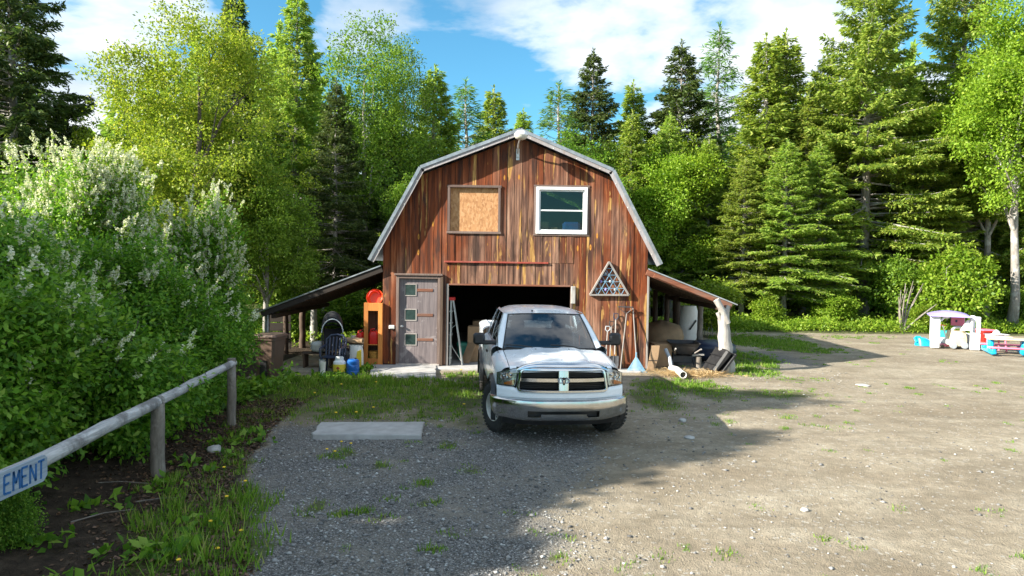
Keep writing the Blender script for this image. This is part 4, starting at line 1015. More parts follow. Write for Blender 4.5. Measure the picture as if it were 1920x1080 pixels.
for s in (-1, 1):
    fe = fender(s)
    for (a, b) in ((1.468, 2.70), (2.708, 3.86)):
        d_ = side_panel(s, 'door', a, b, 1.33, .90); mb = MB(); mb.box((s * 1.005, b - .16, 1.12), (.05, .16, .045), .012); mb.build('door_handle', MAT['black'], d_)
    bs = side_panel(s, 'bed_side', 3.95, 5.80, 1.43, .83)
    mb = MB(); mb.box((s * .84, 4.88, 1.40), (.03, 1.85, .07), .01); mb.box((s * .80, 4.88, 1.0), (.03, 1.85, .75)); mb.build('bed_inner_wall', MAT['paint'], TK)
    for ax in (AXF, AXR):                                         # dark bolt-on flares
        mb = MB(); n = 22
        def fl(u, v):
            a = lerp(R(-12), R(192), u); rr = RAR + [-.02, .015, .05, .075][round(v * 3)]; xx = [.985, 1.062, 1.055, .99][round(v * 3)]
            return (s * xx, ax + math.cos(a) * rr, ZAX + math.sin(a) * rr)
        mb.grid(fl, n, 3, flip=s < 0); fo = mb.build('fender_flare', MAT['black'], TK, ang=30)
        for k in range(7):
            a = R(10 + k * 26.6); mb = MB(); mb.lathe([(.013, 0), (.011, .006), (0, .008)], 6, Matrix.Translation((s * 1.058, ax + math.cos(a) * (RAR + .035), ZAX + math.sin(a) * (RAR + .035))) @ Matrix.Rotation(R(90 * s), 4, 'Y')); mb.build('flare_bolt', MAT['metal'], fo)
mb = MB(); mb.box((0, 5.79, 1.02), (1.66, .06, .80), .02); mb.build('tailgate', MAT['paint'], TK)
mb = MB(); mb.box((0, 4.9, .68), (1.58, 1.8, .04)); mb.box((0, 3.97, 1.05), (1.58, .04, .74)); mb.build('bed_floor', MAT['steel_dark'], TK)
mb = MB(); mb.box((0, .9, .80), (1.42, 1.0, .44)); mb.box((0, 2.7, .48), (1.6, 2.5, .12)); mb.box((-.45, 3.0, .44), (.12, 5.2, .16)); mb.box((.45, 3.0, .44), (.12, 5.2, .16)); mb.box((0, AXF, .36), (1.5, .12, .12)); mb.box((0, AXR, .38), (1.5, .14, .14))
mb.build('chassis', MAT['blackmetal'], TK)
for s in (-1, 1):
    for ax in (AXF, AXR):
        mb = MB(); mb.grid(lambda u, v: (s * lerp(.62, .985, v), ax + math.cos(math.pi * u) * (RAR - .004), ZAX + math.sin(math.pi * u) * (RAR - .004)), 18, 1); mb.build('wheel_well', MAT['black'], TK)
# wheels
def wheel(x, y, steer, s):
    h = bpy.data.objects.new('wheel', None); col.objects.link(h); h.parent = TK; h.location = (x, y, ZAX); h.rotation_euler = (0, 0, steer); h.empty_display_size = .1
    Rm = Matrix.Rotation(R(90) * s, 4, 'Y')
    mb = MB(); mb.lathe([(.222, -.10), (.235, -.125), (.30, -.142), (.355, -.140), (.385, -.125), (.398, -.10), (.402, -.05), (.403, 0), (.402, .05), (.398, .10), (.385, .125), (.355, .140), (.30, .142), (.235, .125), (.222, .10), (.222, -.10)], 48, Rm, cap=False); ty = mb.build('tyre', MAT['rubber'], h, ang=40)
    mb = MB()
    for k in range(40):
        a = 2 * math.pi * k / 40
        for zz_ in (-.108, -.04, .04, .108):
            Mt = Rm @ Matrix.Rotation(a + (.04 if zz_ > 0 else 0), 4, 'Z') @ Matrix.Translation((.400, 0, zz_)); mb.box(Mt.to_translation(), (.018, .036, .05), 0, Mt.to_3x3())
    mb.build('tread', MAT['rubber'], ty, ang=0)
    mb = MB(); mb.lathe([(.228, .118), (.236, .126), (.228, .132), (.214, .118), (.205, .06), (.195, .035), (.165, .048), (.135, .075), (.10, .088), (.085, .085), (.07, .078), (.066, .12), (.05, .135), (0, .138)], 36, Rm, cap=False); rm = mb.build('rim', MAT['steelwheel'], h, ang=40)
    for k in range(8):
        a = 2 * math.pi * k / 8; mb = MB(); mb.lathe([(.024, 0), (.022, .004), (0, .005)], 10, Rm @ Matrix.Rotation(a, 4, 'Z') @ Matrix.Translation((.17, 0, .047))); mb.build('rim_slot', MAT['black'], rm)
    for k in range(5):
        a = 2 * math.pi * k / 5; mb = MB(); mb.lathe([(.012, 0), (.012, .02), (0, .024)], 6, Rm @ Matrix.Rotation(a, 4, 'Z') @ Matrix.Translation((.09, 0, .084))); mb.build('lug_nut', MAT['metal'], rm)
for s in (-1, 1): wheel(s * .885, AXF, R(23), s); wheel(s * .90, AXR, 0, s)
# front fascia band under lamps and grille
mb = MB()
def fas(u, v):
    x = lerp(-.985, .985, u); zt = lerp(.80, .868, smooth((abs(x) - .66) / .08)); return (x, yf(x) - .012 + .02 * (v < .01) + .03 * smooth((v - .8) / .2), lerp(.69, zt, v))
mb.grid(fas, 50, 6); mb.build('front_fascia', MAT['paint'], TK, ang=50)
# bumper
path = [(-1.0, .62), (-1.005, .48)] + [(x, -.02 + .34 * abs(x) ** 3.4) for x in np.linspace(-.985, .985, 53)] + [(1.005, .48), (1.0, .62)]
prof = [(-.03, .705), (.035, .700), (.062, .68), (.070, .63), (.068, .56), (.062, .535), (.055, .487), (.05, .44), (.035, .405), (-.02, .375)]
nrmls = []
for i in range(len(path)):
    a, b_ = path[max(0, i - 1)], path[min(len(path) - 1, i + 1)]; t = Vector((b_[0] - a[0], b_[1] - a[1])).normalized(); nrmls.append((t.y, -t.x))
def bump(u, v):
    i = round(u * (len(path) - 1)); j = round(v * (len(prof) - 1)); o, z = prof[j]; return (path[i][0] + nrmls[i][0] * o, path[i][1] + nrmls[i][1] * o, z + .02 * smooth((abs(path[i][0]) - .5) / .5) * (j > 6))
def bskip(i, j):
    x = abs((path[i][0] + path[i + 1][0]) / 2); z = (prof[j][1] + prof[j + 1][1]) / 2
    return (x < .52 and .487 < z < .535) or (.34 < x < .52 and .44 < z < .487)
mb = MB(); mb.grid(bump, len(path) - 1, len(prof) - 1, flip=True, skip=bskip); bo = mb.build('front_bumper', MAT['chromedull'], TK, ang=40)
mb = MB(); mb.box((0, .075, .49), (1.06, .03, .12)); mb.build('bumper_grille', MAT['black'], bo, ang=0)
mb = MB(); mb.grid(lambda u, v: (lerp(-.9, .9, u), .06 + .30 * abs(lerp(-.9, .9, u)) ** 3.2 + .05 * v, lerp(.385, .29, v)), 30, 2, flip=True); mb.build('air_dam', MAT['black'], bo)
for x in (-.62, .62): mb = MB(); mb.lathe([(.016, 0), (.014, .006), (0, .008)], 8, Matrix.Translation((x, yf(x) - .115, .60)) @ Matrix.Rotation(R(90), 4, 'X')); mb.build('bumper_bolt', MAT['metal'], bo)
# grille
def gy(x, z): return yf(x) - .02 + (z - .8) * .10
corners = [(-.715, .795), (.715, .795), (.655, 1.165), (-.655, 1.165)]
def rounded(c, r, n=6):
    out = []
    for i in range(len(c)):
        p, q, w = Vector(c[i - 1]), Vector(c[i]), Vector(c[(i + 1) % len(c)]); a = q + (p - q).normalized() * r; b_ = q + (w - q).normalized() * r
        for k in range(n + 1): t = k / n; out.append(tuple(a * (1 - t) ** 2 + q * 2 * t * (1 - t) + b_ * t * t))
    res = []
    for i in range(len(out)):
        a, b_ = Vector(out[i]), Vector(out[(i + 1) % len(out)]); m_ = max(1, int((b_ - a).length / .08))
        for k in range(m_): res.append(tuple(a.lerp(b_, k / m_)))
    return res
ring = rounded(corners, .085); cz = .98
def ringpts(off, dy):
    out = []
    for i, (x, z) in enumerate(ring):
        a, b_ = ring[i - 1], ring[(i + 1) % len(ring)]; t = Vector((b_[0] - a[0], b_[1] - a[1])).normalized(); n = Vector((t.y, -t.x)); X, Z = x - n.x * off, z - n.y * off; out.append((X, gy(X, Z) + dy, Z))
    return out
mb = MB(); rows = [ringpts(-.004, .05), ringpts(0, -.005), ringpts(.012, -.028), ringpts(.034, -.03), ringpts(.048, -.012), ringpts(.052, .06)]; n = len(ring); vs_, fs_ = [], []
for r_ in rows: vs_ += r_
for j in range(len(rows) - 1):
    for i in range(n): fs_.append((j * n + i, (j + 1) * n + i, (j + 1) * n + (i + 1) % n, j * n + (i + 1) % n))
mb.add(vs_, fs_); gr = mb.build('grille', MAT['chrome'], TK, ang=40)
mb = MB(); mb.grid(lambda u, v: (lerp(-.70, .70, u), gy(lerp(-.66, .66, u), .98) + .07, lerp(.80, 1.17, v)), 12, 2); mb.build('grille_backing', MAT['black'], gr)
mb = MB(); mb.grid(lambda u, v: (lerp(-.675, .675, u), gy(lerp(-.675, .675, u), .985) + [.03, -.016, -.016, .03][round(v * 3)], [.954, .959, 1.011, 1.016][round(v * 3)]), 24, 3); mb.build('grille_bar', MAT['chrome'], gr, ang=40)
mb = MB(); mb.grid(lambda u, v: ([-.082, -.075, -.06, .06, .075, .082][round(u * 5)], gy(0, lerp(.80, 1.165, v)) + [.03, -.016, -.026, -.026, -.016, .03][round(u * 5)], lerp(.805, 1.155, v)), 5, 6); mb.build('grille_bar', MAT['chrome'], gr, ang=40)
for sx in (-1, 1):
    for (z0, z1) in ((.84, .965), (1.008, 1.13)):
        for k in range(5):
            z = lerp(z0, z1, (k + .5) / 5); mb = MB(); mb.grid(lambda u, v: (sx * lerp(.08, .655, u), gy(lerp(.08, .66, u), z) + .025 + .03 * v, z + .006 * v), 8, 1); mb.build('grille_slat', MAT['blackmetal'], gr)
# ram-head badge: shield with curled horns
em = MB(); ey = gy(0, .985) - .032; em.prism([(-.045, 1.020), (0, 1.034), (.045, 1.020), (.027, .957), (.013, .918), (-.013, .918), (-.027, .957)], ey - .006, ey); em = em.build('badge', MAT['blackmetal'], gr, ang=0)
for s in (-1, 1):
    pts = []
    for k in range(13): a = R(100 - k * 30) ; rr = .044 - .0016 * k; pts.append((s * (.044 + rr * math.cos(a)), ey - .006, .982 + rr * math.sin(a)))
    mb = MB(); mb.tube(pts, [.013 - .0006 * k for k in range(13)], 6); mb.build('badge_horn', MAT['metal'], em)
mb = MB(); mb.prism([(-.010, .995), (.010, .995), (.006, .945), (-.006, .945)], ey - .012, ey - .0065); mb.build('badge_face', MAT['chrome'], em, ang=0)
# stone guard along the hood edge
mb = MB()
def guard(u, v):
    x = lerp(-.70, .70, u); e = (abs(x) / .70); zc = 1.205 - .085 * e ** 5; y = yf(x) - .02 - .02 * (1 - e); q = [(-.0, -.022), (-.022, -.010), (-.016, .022), (.04, .045), (.09, .040)][round(v * 4)]; return (x, y + q[0], zc + q[1] * (1 - .5 * e ** 6))
mb.grid(guard, 44, 4); mb.build('hood_guard', MAT['chrome'], TK, ang=60)
# headlamps
for s in (-1, 1):
    zt = lambda x: 1.150 - .10 * ((x - .68) / .30) ** 1.5
    zb = lambda x: .874 + .004 * (x - .68)
    x0f = lambda z: lerp(.722, .672, (z - .86) / .28)
    def hp(u, v, off):
        z = lerp(zb(.8), zt(lerp(.69, .982, u)), v); x = lerp(x0f(z), .982, u); return (s * x, yf(x) - .004 + (z - .86) * .11 + off + (.02 if u > .98 else 0), z)
    mb = MB(); mb.grid(lambda u, v: hp(u, v, .045), 10, 8, flip=s < 0); hd = mb.build('headlight', MAT['reflector'], TK, ang=50)
    for (ux, vz, r_) in ((.30, .62, .072), (.62, .60, .060)):
        c = Vector(hp(ux, vz, .038)); mb = MB(); mb.lathe([(r_, .0), (r_ * .98, .012), (r_ * .7, .004), (r_ * .35, -.01), (0.02, -.012), (.018, .02), (0, .026)], 20, Matrix.Translation(c) @ Matrix.Rotation(R(90), 4, 'X')); mb.build('bulb_bowl', MAT['chrome'], hd)
    mb = MB(); mb.grid(lambda u, v: hp(lerp(.10, .62, u) if s < 0 else lerp(.40, .97, u), lerp(.06, .06 + .30 * (1 - .6 * u), v), .022), 8, 4, flip=s < 0); mb.build('turn_signal', MAT['amber'], hd, ang=50)
    mb = MB(); mb.grid(lambda u, v: hp(u, v, -.004), 14, 8, flip=s < 0); mb.build('lens', MAT['lens'], hd, ang=50)
    mb = MB(); pts = [hp(0, 0, 0), hp(.5, 0, 0), hp(1, 0, 0), hp(1, .5, 0), hp(1, 1, 0), hp(.75, 1, 0), hp(.5, 1, 0), hp(.25, 1, 0), hp(0, 1, 0), hp(0, .5, 0), hp(0, 0, 0)]; mb.tube(pts, .006, 5); mb.build('lens_seal', MAT['black'], hd)
# cab
def wsp(u, v):
    xb = lerp(-.80, .80, u); xt = lerp(-.655, .655, u); k = 2 * u - 1; B = Vector((xb, 1.345 + .13 * k * k, 1.295 - .01 * k * k)); T_ = Vector((xt, 2.10 + .10 * k * k, 1.845 - .025 * k * k)); p = B.lerp(T_, v); bow = .03 * math.sin(v * math.pi); return (p.x, p.y - bow, p.z + bow * .6)
mb = MB(); mb.grid(wsp, 20, 12); mb.build('windscreen', MAT['glass'], TK, ang=60)
fr = MB()
for (uu, vv) in (([0, 0], None), ([1, 1], None)):
    fr.tube([Vector(wsp(uu[0], t / 8)) for t in range(9)], .012, 6)
fr.tube([Vector(wsp(t / 14, 1)) for t in range(15)], .012, 6); fr.tube([Vector(wsp(t / 14, 0)) for t in range(15)], .018, 6); fr.build('windscreen_seal', MAT['black'], TK)
mb = MB(); mb.grid(lambda u, v: (lerp(-.80, .80, u), lerp(1.345 + .13 * (2 * u - 1) ** 2, cowl_y(lerp(-.79, .79, u)) - .05, v) + .02 * (1 - v), lerp(1.275, 1.262, v)), 12, 2, flip=True); mb.build('cowl_panel', MAT['black'], TK)
# roof skin
mb = MB()
def roofp(u, v):
    k = 2 * u - 1; y0 = 2.10 + .10 * k * k; y = lerp(y0 - .005, 3.72, v); half = lerp(.665, .715, smooth(v / .25)) - .02 * smooth((v - .8) / .2)
    edge = 1 - abs(k) ** 5; z = 1.855 + .075 * math.sin(min(1, v * 2.2) * math.pi / 2) * (1 - .25 * smooth((v - .6) / .4)) - .02 * k * k - .075 * abs(k) ** 6
    return (half * k, y, z)
mb.grid(roofp, 28, 16); mb.build('cab_roof', MAT['paint'], TK, ang=60)
for (x, y) in ((-.22, 2.14),): mb = MB(); mb.lathe([(.02, -.01), (.016, .012), (0, .016)], 8, Matrix.Translation((x, y + .05, 1.885))); mb.build('roof_marker', MAT['black'], TK)
for s in (-1, 1):
    bot = lambda y: Vector((s * (.905), y, 1.325)); 
    Abot, Atop = Vector((s * .90, 1.50, 1.32)), Vector((s * .735, 2.30, 1.835))
    def side(y_b, t):                                           # point on the side glass plane
        yt = lerp(2.30, 3.62, (y_b - 1.5) / 2.4); b_ = Vector((s * .905, y_b, 1.325)); t_ = Vector((s * .735, yt, 1.835 if yt < 3.3 else 1.835)); p = b_.lerp(t_, t); return p + Vector((s * .018 * math.sin(t * math.pi), 0, 0))
    mb = MB(); mb.grid(lambda u, v: tuple(Vector(wsp(0 if s < 0 else 1, v)).lerp(side(1.5, v), u) + Vector((s * .022 * math.sin(u * math.pi), -.015 * math.sin(u * math.pi), .01 * math.sin(u * math.pi)))), 6, 12, flip=s > 0); mb.build('windscreen_pillar', MAT['paint'], TK, ang=60)
    mb = MB()
    mb.grid(lambda u, v: tuple(side(lerp(2.58, 2.74, u), v) + Vector((s * .006, 0, 0))), 2, 8, flip=s < 0)
    mb.grid(lambda u, v: tuple(side(lerp(3.62, 3.92, u), v) + Vector((s * .006, 0, 0))), 3, 8, flip=s < 0)
    mb.grid(lambda u, v: tuple((side(lerp(1.5, 3.92, u), 1).lerp(Vector((s * .700, lerp(2.2, 3.72, u), 1.862)), v))), 16, 2, flip=s < 0)
    mb.grid(lambda u, v: tuple(side(lerp(1.5, 1.62, u), v) + Vector((s * .006, 0, 0))), 2, 8, flip=s < 0)
    mb.build('window_surround', MAT['paint'], TK, ang=60)
    for (a, b_) in ((1.60, 2.60), (2.72, 3.64)):
        mb = MB(); mb.grid(lambda u, v: tuple(side(lerp(a, b_, u), lerp(.0, .97, v)) - Vector((s * .006, 0, 0))), 8, 8, flip=s < 0); mb.build('side_window', MAT['sideglass'], TK, ang=60)
    mb = MB(); mb.tube([side(1.55 + k * .15, .0) + Vector((s * .012, 0, -.004)) for k in range(16)], .011, 5); mb.build('window_seal', MAT['black'], TK)
    # tow mirror
    mi_ = MB(); mi_.box((s * 1.20, 1.72, 1.43), (.20, .13, .22 if s > 0 else .20), .035); mi_ = mi_.build('side_mirror', MAT['black'], TK, ang=40)
    mb = MB(); mb.box((s * 1.01, 1.70, 1.365), (.30, .09, .07), .02); mb.build('mirror_arm', MAT['black'], mi_, ang=40)
    mb = MB(); mb.box((s * 1.20, 1.789, 1.43), (.165, .006, .165), .002); mb.build('mirror_glass', MAT['chrome'], mi_, ang=0)
    # wiper
    p0 = Vector(wsp(.30 if s < 0 else .78, .02)) + Vector((0, -.03, .02)); p1 = Vector(wsp(.02 if s < 0 else .50, .06)) + Vector((0, -.02, .03)); mb = MB(); mb.tube([p0, p0.lerp(p1, .5) + Vector((0, -.01, .012)), p1], .012, 6); mb.tube([p0 + Vector((0, 0, -.03)), p0], .022, 6); mb.build('wiper', MAT['black'], TK)
mb = MB(); mb.grid(lambda u, v: (lerp(-.68, .68, u) * lerp(1.25, 1., v), lerp(3.92, 3.66, v), lerp(1.32, 1.84, v)), 6, 4, flip=True); mb.build('rear_window', MAT['sideglass'], TK)
mb = MB(); mb.box((0, 3.93, .95), (1.78, .04, .76), .01); mb.build('cab_back', MAT['paint'], TK)
# interior
mb = MB(); mb.grid(lambda u, v: (lerp(-.78, .78, u), lerp(1.46, 2.02, v), 1.285 - .02 * v + .055 * math.exp(-((lerp(-.78, .78, u) - .38) / .2) ** 2) * smooth((v - .2) / .5)), 24, 6); mb.grid(lambda u, v: (lerp(-.78, .78, u), 2.02 + .02 * v, lerp(1.265, .8, v)), 8, 3); mb.build('dashboard', MAT['dash'], TK, ang=60)
mb = MB(); Ms = Matrix.Translation((.38, 2.20, 1.18)) @ Matrix.Rotation(R(-62), 4, 'X')
mb.tube([Ms @ Vector((.185 * math.cos(2 * math.pi * k / 24), .185 * math.sin(2 * math.pi * k / 24), 0)) for k in range(25)], .016, 8, cap=False); mb.lathe([(.07, -.02), (.065, .02), (0, .03)], 12, Ms); mb.tube([Ms @ Vector((-.17, 0, 0)), Ms @ Vector((.17, 0, 0))], .014, 6); mb.build('steering_wheel', MAT['dash'], TK)
for x in (-.40, .40):
    st = MB(); st.box((x, 2.62, .86), (.54, .52, .16), .05); st.box((x, 2.92, 1.18), (.52, .14, .58), .05, Matrix.Rotation(R(-10), 3, 'X')); st = st.build('seat', MAT['seat'], TK, ang=40)
    mb = MB(); mb.box((x, 2.99, 1.56), (.27, .10, .19), .04); mb.build('headrest', MAT['seat'], st, ang=40)
mb = MB(); mb.box((0, 3.60, 1.1), (1.5, .14, .7), .04); mb.build('rear_bench', MAT['seat'], TK, ang=40)
mb = MB(); mb.box((0, 2.14, 1.735), (.25, .035, .07), .014); mb.tube([(0, 2.16, 1.75), (0, 2.2, 1.83)], .01, 6); mb.build('rear_view_mirror', MAT['greyplastic'], TK, ang=40)
mb = MB(); mb.grid(lambda u, v: (lerp(-.66, .66, u), lerp(2.2, 3.66, v), 1.80), 2, 2, flip=True); mb.build('headliner', MAT['seat'], TK)
mb = MB(); mb.box((0, 2.7, .60), (1.7, 2.5, .05)); mb.build('cab_floor', MAT['black'], TK, ang=0)
mb = MB(); mb.tube([(-.895, 1.30, 1.20), (-.91, 1.36, 1.60), (-.93, 1.43, 2.0)], [.008, .006, .004], 6); mb.build('antenna', MAT['blackmetal'], TK)

# ------------------------------------------------------------------ slabs
def slab(name, label, poly, z0, z1, seed):
    c = Vector((sum(p[0] for p in poly) / len(poly), sum(p[1] for p in poly) / len(poly), 0)); mb = MB(); rg = random.Random(seed); n = len(poly); pts = []
    for i in range(n):
        a, b = Vector(poly[i]), Vector(poly[(i + 1) % n]); m_ = 10
        for k in range(m_): p = a.lerp(b, k / m_); pts.append((p.x + rg.gauss(0, .009), p.y + rg.gauss(0, .009)))
    N = len(pts); inner = [(lerp(x, c.x, .012), lerp(y, c.y, .02)) for x, y in pts]
    vs_ = [(x, y, z0) for x, y in pts] + [(x, y, z1 - .012 + rg.gauss(0, .003)) for x, y in pts] + [(x, y, z1) for x, y in inner]
    fs_ = [tuple(range(2 * N, 3 * N))]
    for i in range(N): j = (i + 1) % N; fs_ += [(i, j, N + j, N + i), (N + i, N + j, 2 * N + j, 2 * N + i)]
    mb.add(vs_, fs_); o = mb.build(name, MAT['concrete'], ang=30, loc=(c.x, c.y, 0)); tag(o, label, 'concrete slab')
q = [G(585, 821)[:2], G(789, 823)[:2], G(795, 797)[:2], G(601, 798)[:2]]
slab('concrete_slab', 'long concrete slab lying flat on the gravel before the truck', q, -.05, .06, 1)
slab('doorstep', 'concrete doorstep half hidden by grass under the small door', [G(694, 706)[:2], G(818, 709)[:2], (P(818, 690, 17.9).x, 17.9), (P(697, 690, 17.9).x, 17.9)], -.05, .05, 2)

# ------------------------------------------------------------------ log rail fence with sign
FX = -4.52
post_y = [(G(434, 800).x, G(434, 800).y), (G(296, 893).x, G(296, 893).y), (-4.25, 5.25)]
def FT(y): return .945 + .038 * (y - 8.54)
labels = ['log fence post where the rails end in the grass', 'log fence post under the joint of the two rails', 'log fence post carrying the lettered board']
def flog(name, label, pts, rads, mat, seed, cat, group):
    rg = random.Random(seed); P_, R_ = [], []
    for i in range(len(pts) - 1):
        for k in range(8):
            t = k / 8; P_.append(Vector(pts[i]).lerp(Vector(pts[i + 1]), t) + Vector((rg.gauss(0, .004), 0, rg.gauss(0, .004)))); R_.append(lerp(rads[i], rads[i + 1], t) * rg.uniform(.985, 1.02))
    P_.append(Vector(pts[-1])); R_.append(rads[-1]); mb = MB(); mb.tube(P_, R_, 14)
    o = mb.build(name, mat, ang=50, loc=tuple(pts[0])); tag(o, label, cat, group); return o
for (x, y), lb in zip(post_y, labels):
    rr = .072 if y > 10 else .085
    flog('fence_post', lb, [(x, y, -.15), (x, y, FT(y) - (.03 if y < 10 else -.08))], [rr * 1.02, rr * .95], MAT['logdark'], int(y * 7), 'fence post', 'posts of the log fence')
(x1, y1), (x2, y2), (x3, y3) = post_y
flog('fence_rail', 'pale log rail between the joint and the end post, half under leaves', [(x2 - .0, y2 + .05, FT(y2) + .0), (x1 + .01, y1 + .06, FT(y1))], [.066, .056], MAT['log'], 3, 'fence rail', 'rails of the log fence')
flog('fence_rail', 'pale log rail carrying the blue lettered board', [(x2, y2 - .03, FT(y2)), (lerp(x2, x3, .5), lerp(y2, y3, .5), FT(lerp(y2, y3, .5))), (x3 + .03, 4.6, FT(4.6))], [.069, .072, .076], MAT['log'], 5, 'fence rail', 'rails of the log fence')
# sign: right end and letters measured where they show
sgx = x3 + .105; e1 = 6.05; e0 = 4.7
sg = thing('sign_board', 'grey board with hand-painted blue capital letters on the log rail', 'sign', (sgx, e1, FT(e1) - .01))
mb = MB(); hgt = .115
poly = [(e0 - e1, -hgt), (-.05, -hgt), (0, -hgt + .045), (0, hgt - .03), (-.035, hgt), (e0 - e1, hgt)]
n = len(poly); vs_ = [(0.012, y, z) for y, z in poly] + [(-.012, y, z) for y, z in poly]; fs_ = [tuple(range(n)), tuple(range(2 * n - 1, n - 1, -1))]
for i in range(n): j = (i + 1) % n; fs_.append((j, i, n + i, n + j))
mb.add(vs_, fs_); mb.build('board', MAT['signwood'], sg, ang=0)
STRK = {'E': [((.9, 1), (0, 1), (0, 0), (.95, 0)), ((0, .52), (.75, .52))], 'M': [((0, 0), (.05, 1), (.5, .35), (.95, 1), (1, 0))], 'N': [((0, 0), (.03, 1), (.95, 0), (1, 1))], 'T': [((-.05, 1), (1.05, .98)), ((.5, 1), (.47, 0))]}
rg = random.Random(2); cw = .074; gap = .026; yend = -.045
for k, ch in enumerate('TNEME'):
    y0 = yend - k * (cw + gap) - cw
    for st in STRK[ch]:
        pts = [(0.014, y0 + a * cw + rg.gauss(0, .002), -.08 + b * .16 + rg.gauss(0, .003)) for a, b in st]; mb = MB()
        for a, b in zip(pts, pts[1:]): mb.beam(a, b, .019, .004, up=(1, 0, 0))
        mb.build('letter_stroke', MAT['paintblue'], sg, ang=0)

# ------------------------------------------------------------------ left lean-to contents
def at(px, py): g = G(px, py); return (g.x, g.y, -.01)
# wheelie bin
wb = thing('wheelie_bin', 'brown wheelie bin with a lid by the shrubs', 'bin', at(505, 709), R(-8))
mb = MB()
def binring(w, d, z):
    c = .05; return [(-w / 2 + c, -d / 2, z), (w / 2 - c, -d / 2, z), (w / 2, -d / 2 + c, z), (w / 2, d / 2 - c, z), (w / 2 - c, d / 2, z), (-w / 2 + c, d / 2, z), (-w / 2, d / 2 - c, z), (-w / 2, -d / 2 + c, z)]
def loft(mb, rings, cap0=True, cap1=True, mi=0):
    n = len(rings[0]); vs_ = [p for r in rings for p in r]; fs_ = []
    for j in range(len(rings) - 1):
        for i in range(n): fs_.append((j * n + i, j * n + (i + 1) % n, (j + 1) * n + (i + 1) % n, (j + 1) * n + i))
    if cap0: fs_.append(tuple(range(n))[::-1])
    if cap1: fs_.append(tuple((len(rings) - 1) * n + i for i in range(n)))
    mb.add(vs_, fs_, mi); return mb
loft(mb, [binring(.44, .50, .06), binring(.47, .54, .5), binring(.54, .62, .92), binring(.60, .68, .93), binring(.60, .68, .97)]); mb.build('bin_body', MAT['brownbin'], wb, ang=30)
mb = MB(); loft(mb, [binring(.62, .72, .975), binring(.63, .73, 1.0), binring(.58, .66, 1.045), binring(.40, .45, 1.06)]); mb.build('lid', MAT['brownbin'], wb, ang=30)
mb = MB(); mb.prism([(-.09, .10), (.09, .10), (.075, .46), (-.075, .46)], -.292, -.262); mb.build('front_recess', MAT['black'], wb, ang=0)
mb = MB(); mb.tube([(-.24, .36, 1.0), (.24, .36, 1.0)], .018, 8); mb.build('handle', MAT['brownbin'], wb)
for s in (-1, 1): mb = MB(); mb.lathe([(0, -.03), (.10, -.03), (.10, .03), (0, .03)], 18, Matrix.Translation((s * .24, .24, .10)) @ Matrix.Rotation(R(90), 4, 'Y')); mb.build('wheel', MAT['black'], wb)
# orange cabinet
cxL, cxR = P(682, 620, 17.9).x, P(716.5, 620, 17.9).x; cw_ = cxR - cxL; zc0, zc1 = .02, P(700, 568, 17.9).z
cb = thing('open_cabinet', 'orange wooden open cabinet against the barn beside the door', 'cabinet', ((cxL + cxR) / 2, 17.93, 0))
H = zc1
for x in (-cw_ / 2 + .055, cw_ / 2 - .055): mb = MB(); mb.box((x, -.012, H / 2), (.11, .022, H), .004); mb.build('face_stile', MAT['brightwood'], cb, ang=0)
for z in (.10, H - .11): mb = MB(); mb.box((0, -.0125, z), (cw_ - .222, .020, .20), .004); mb.build('face_rail', MAT['brightwood'], cb, ang=0)
for x in (-cw_ / 2 + .011, cw_ / 2 - .011): mb = MB(); mb.box((x, .18, H / 2), (.022, .36, H)); mb.build('side_panel', MAT['brightwood'], cb, ang=0)
mb = MB(); mb.box((0, .352, H / 2), (cw_ - .05, .012, H)); mb.build('back_panel', MAT['darkwood'], cb, ang=0)
shz = (.06, .52, 1.06)
for z in (.05, .56, H - .02): mb = MB(); mb.box((0, .18, z), (cw_ - .05, .33, .022)); mb.build('shelf', MAT['brightwood'], cb, ang=0)
o0 = Vector(cb.location)
def gascan(label, loc, w, h, d, cmat='red', rz=0.):
    t = thing('fuel_can', label, 'fuel can', loc, rz); mb = MB()
    loft(mb, [binring(w * .92, d * .92, 0), binring(w, d, .03), binring(w, d, h * .62), binring(w * .8, d * .8, h * .8), binring(w * .35, d * .4, h * .86)]); mb.build('can_body', MAT[cmat], t, ang=30)
    mb = MB(); mb.tube([(-w * .36, 0, h * .70), (-w * .30, 0, h * .95), (0, 0, h * 1.0), (w * .28, 0, h * .82)], .018, 8); mb.build('handle', MAT[cmat], t)
    mb = MB(); mb.tube([(w * .1, 0, h * .82), (w * .12, 0, h * .95), (w * .32, -.03, h * 1.14)], [.03, .022, .015], 8); mb.build('spout', MAT['black'], t)
    return t
gascan('red fuel can on the middle cabinet shelf', (o0.x + .0, o0.y + .12, .575), .27, .40, .22)
gascan('red fuel can on the ground on the outer side of the cabinet', (cxL - .13, 18.15, .61), .20, .30, .3)
bc = thing('crate', 'low dark crate holding up the outer red fuel can', 'crate', (cxL - .22, 18.25, -.01))
for z in (.07, .2, .33, .46, .58):
    mb = MB(); mb.box((0, -.2, z), (.40, .02, .10), .003); mb.box((0, .2, z), (.40, .02, .10), .003); mb.build('slat', MAT['darkwood'], bc, ang=0)
mb = MB(); mb.box((-.19, 0, .31), (.02, .38, .62)); mb.box((.19, 0, .31), (.02, .38, .62)); mb.box((0, 0, .61), (.36, .38, .02)); mb.build('crate_frame', MAT['darkwood'], bc, ang=0)
bk = thing('wicker_basket', 'ochre wicker basket in the bottom of the cabinet', 'basket', (o0.x, o0.y + .15, .064))
mb = MB(); mb.lathe([(0, .0), (.11, 0), (.13, .12), (.145, .30), (.15, .31), (.135, .30), (.12, .05), (0, .03)], 20); mb.build('basket_body', MAT['wicker'], bk)
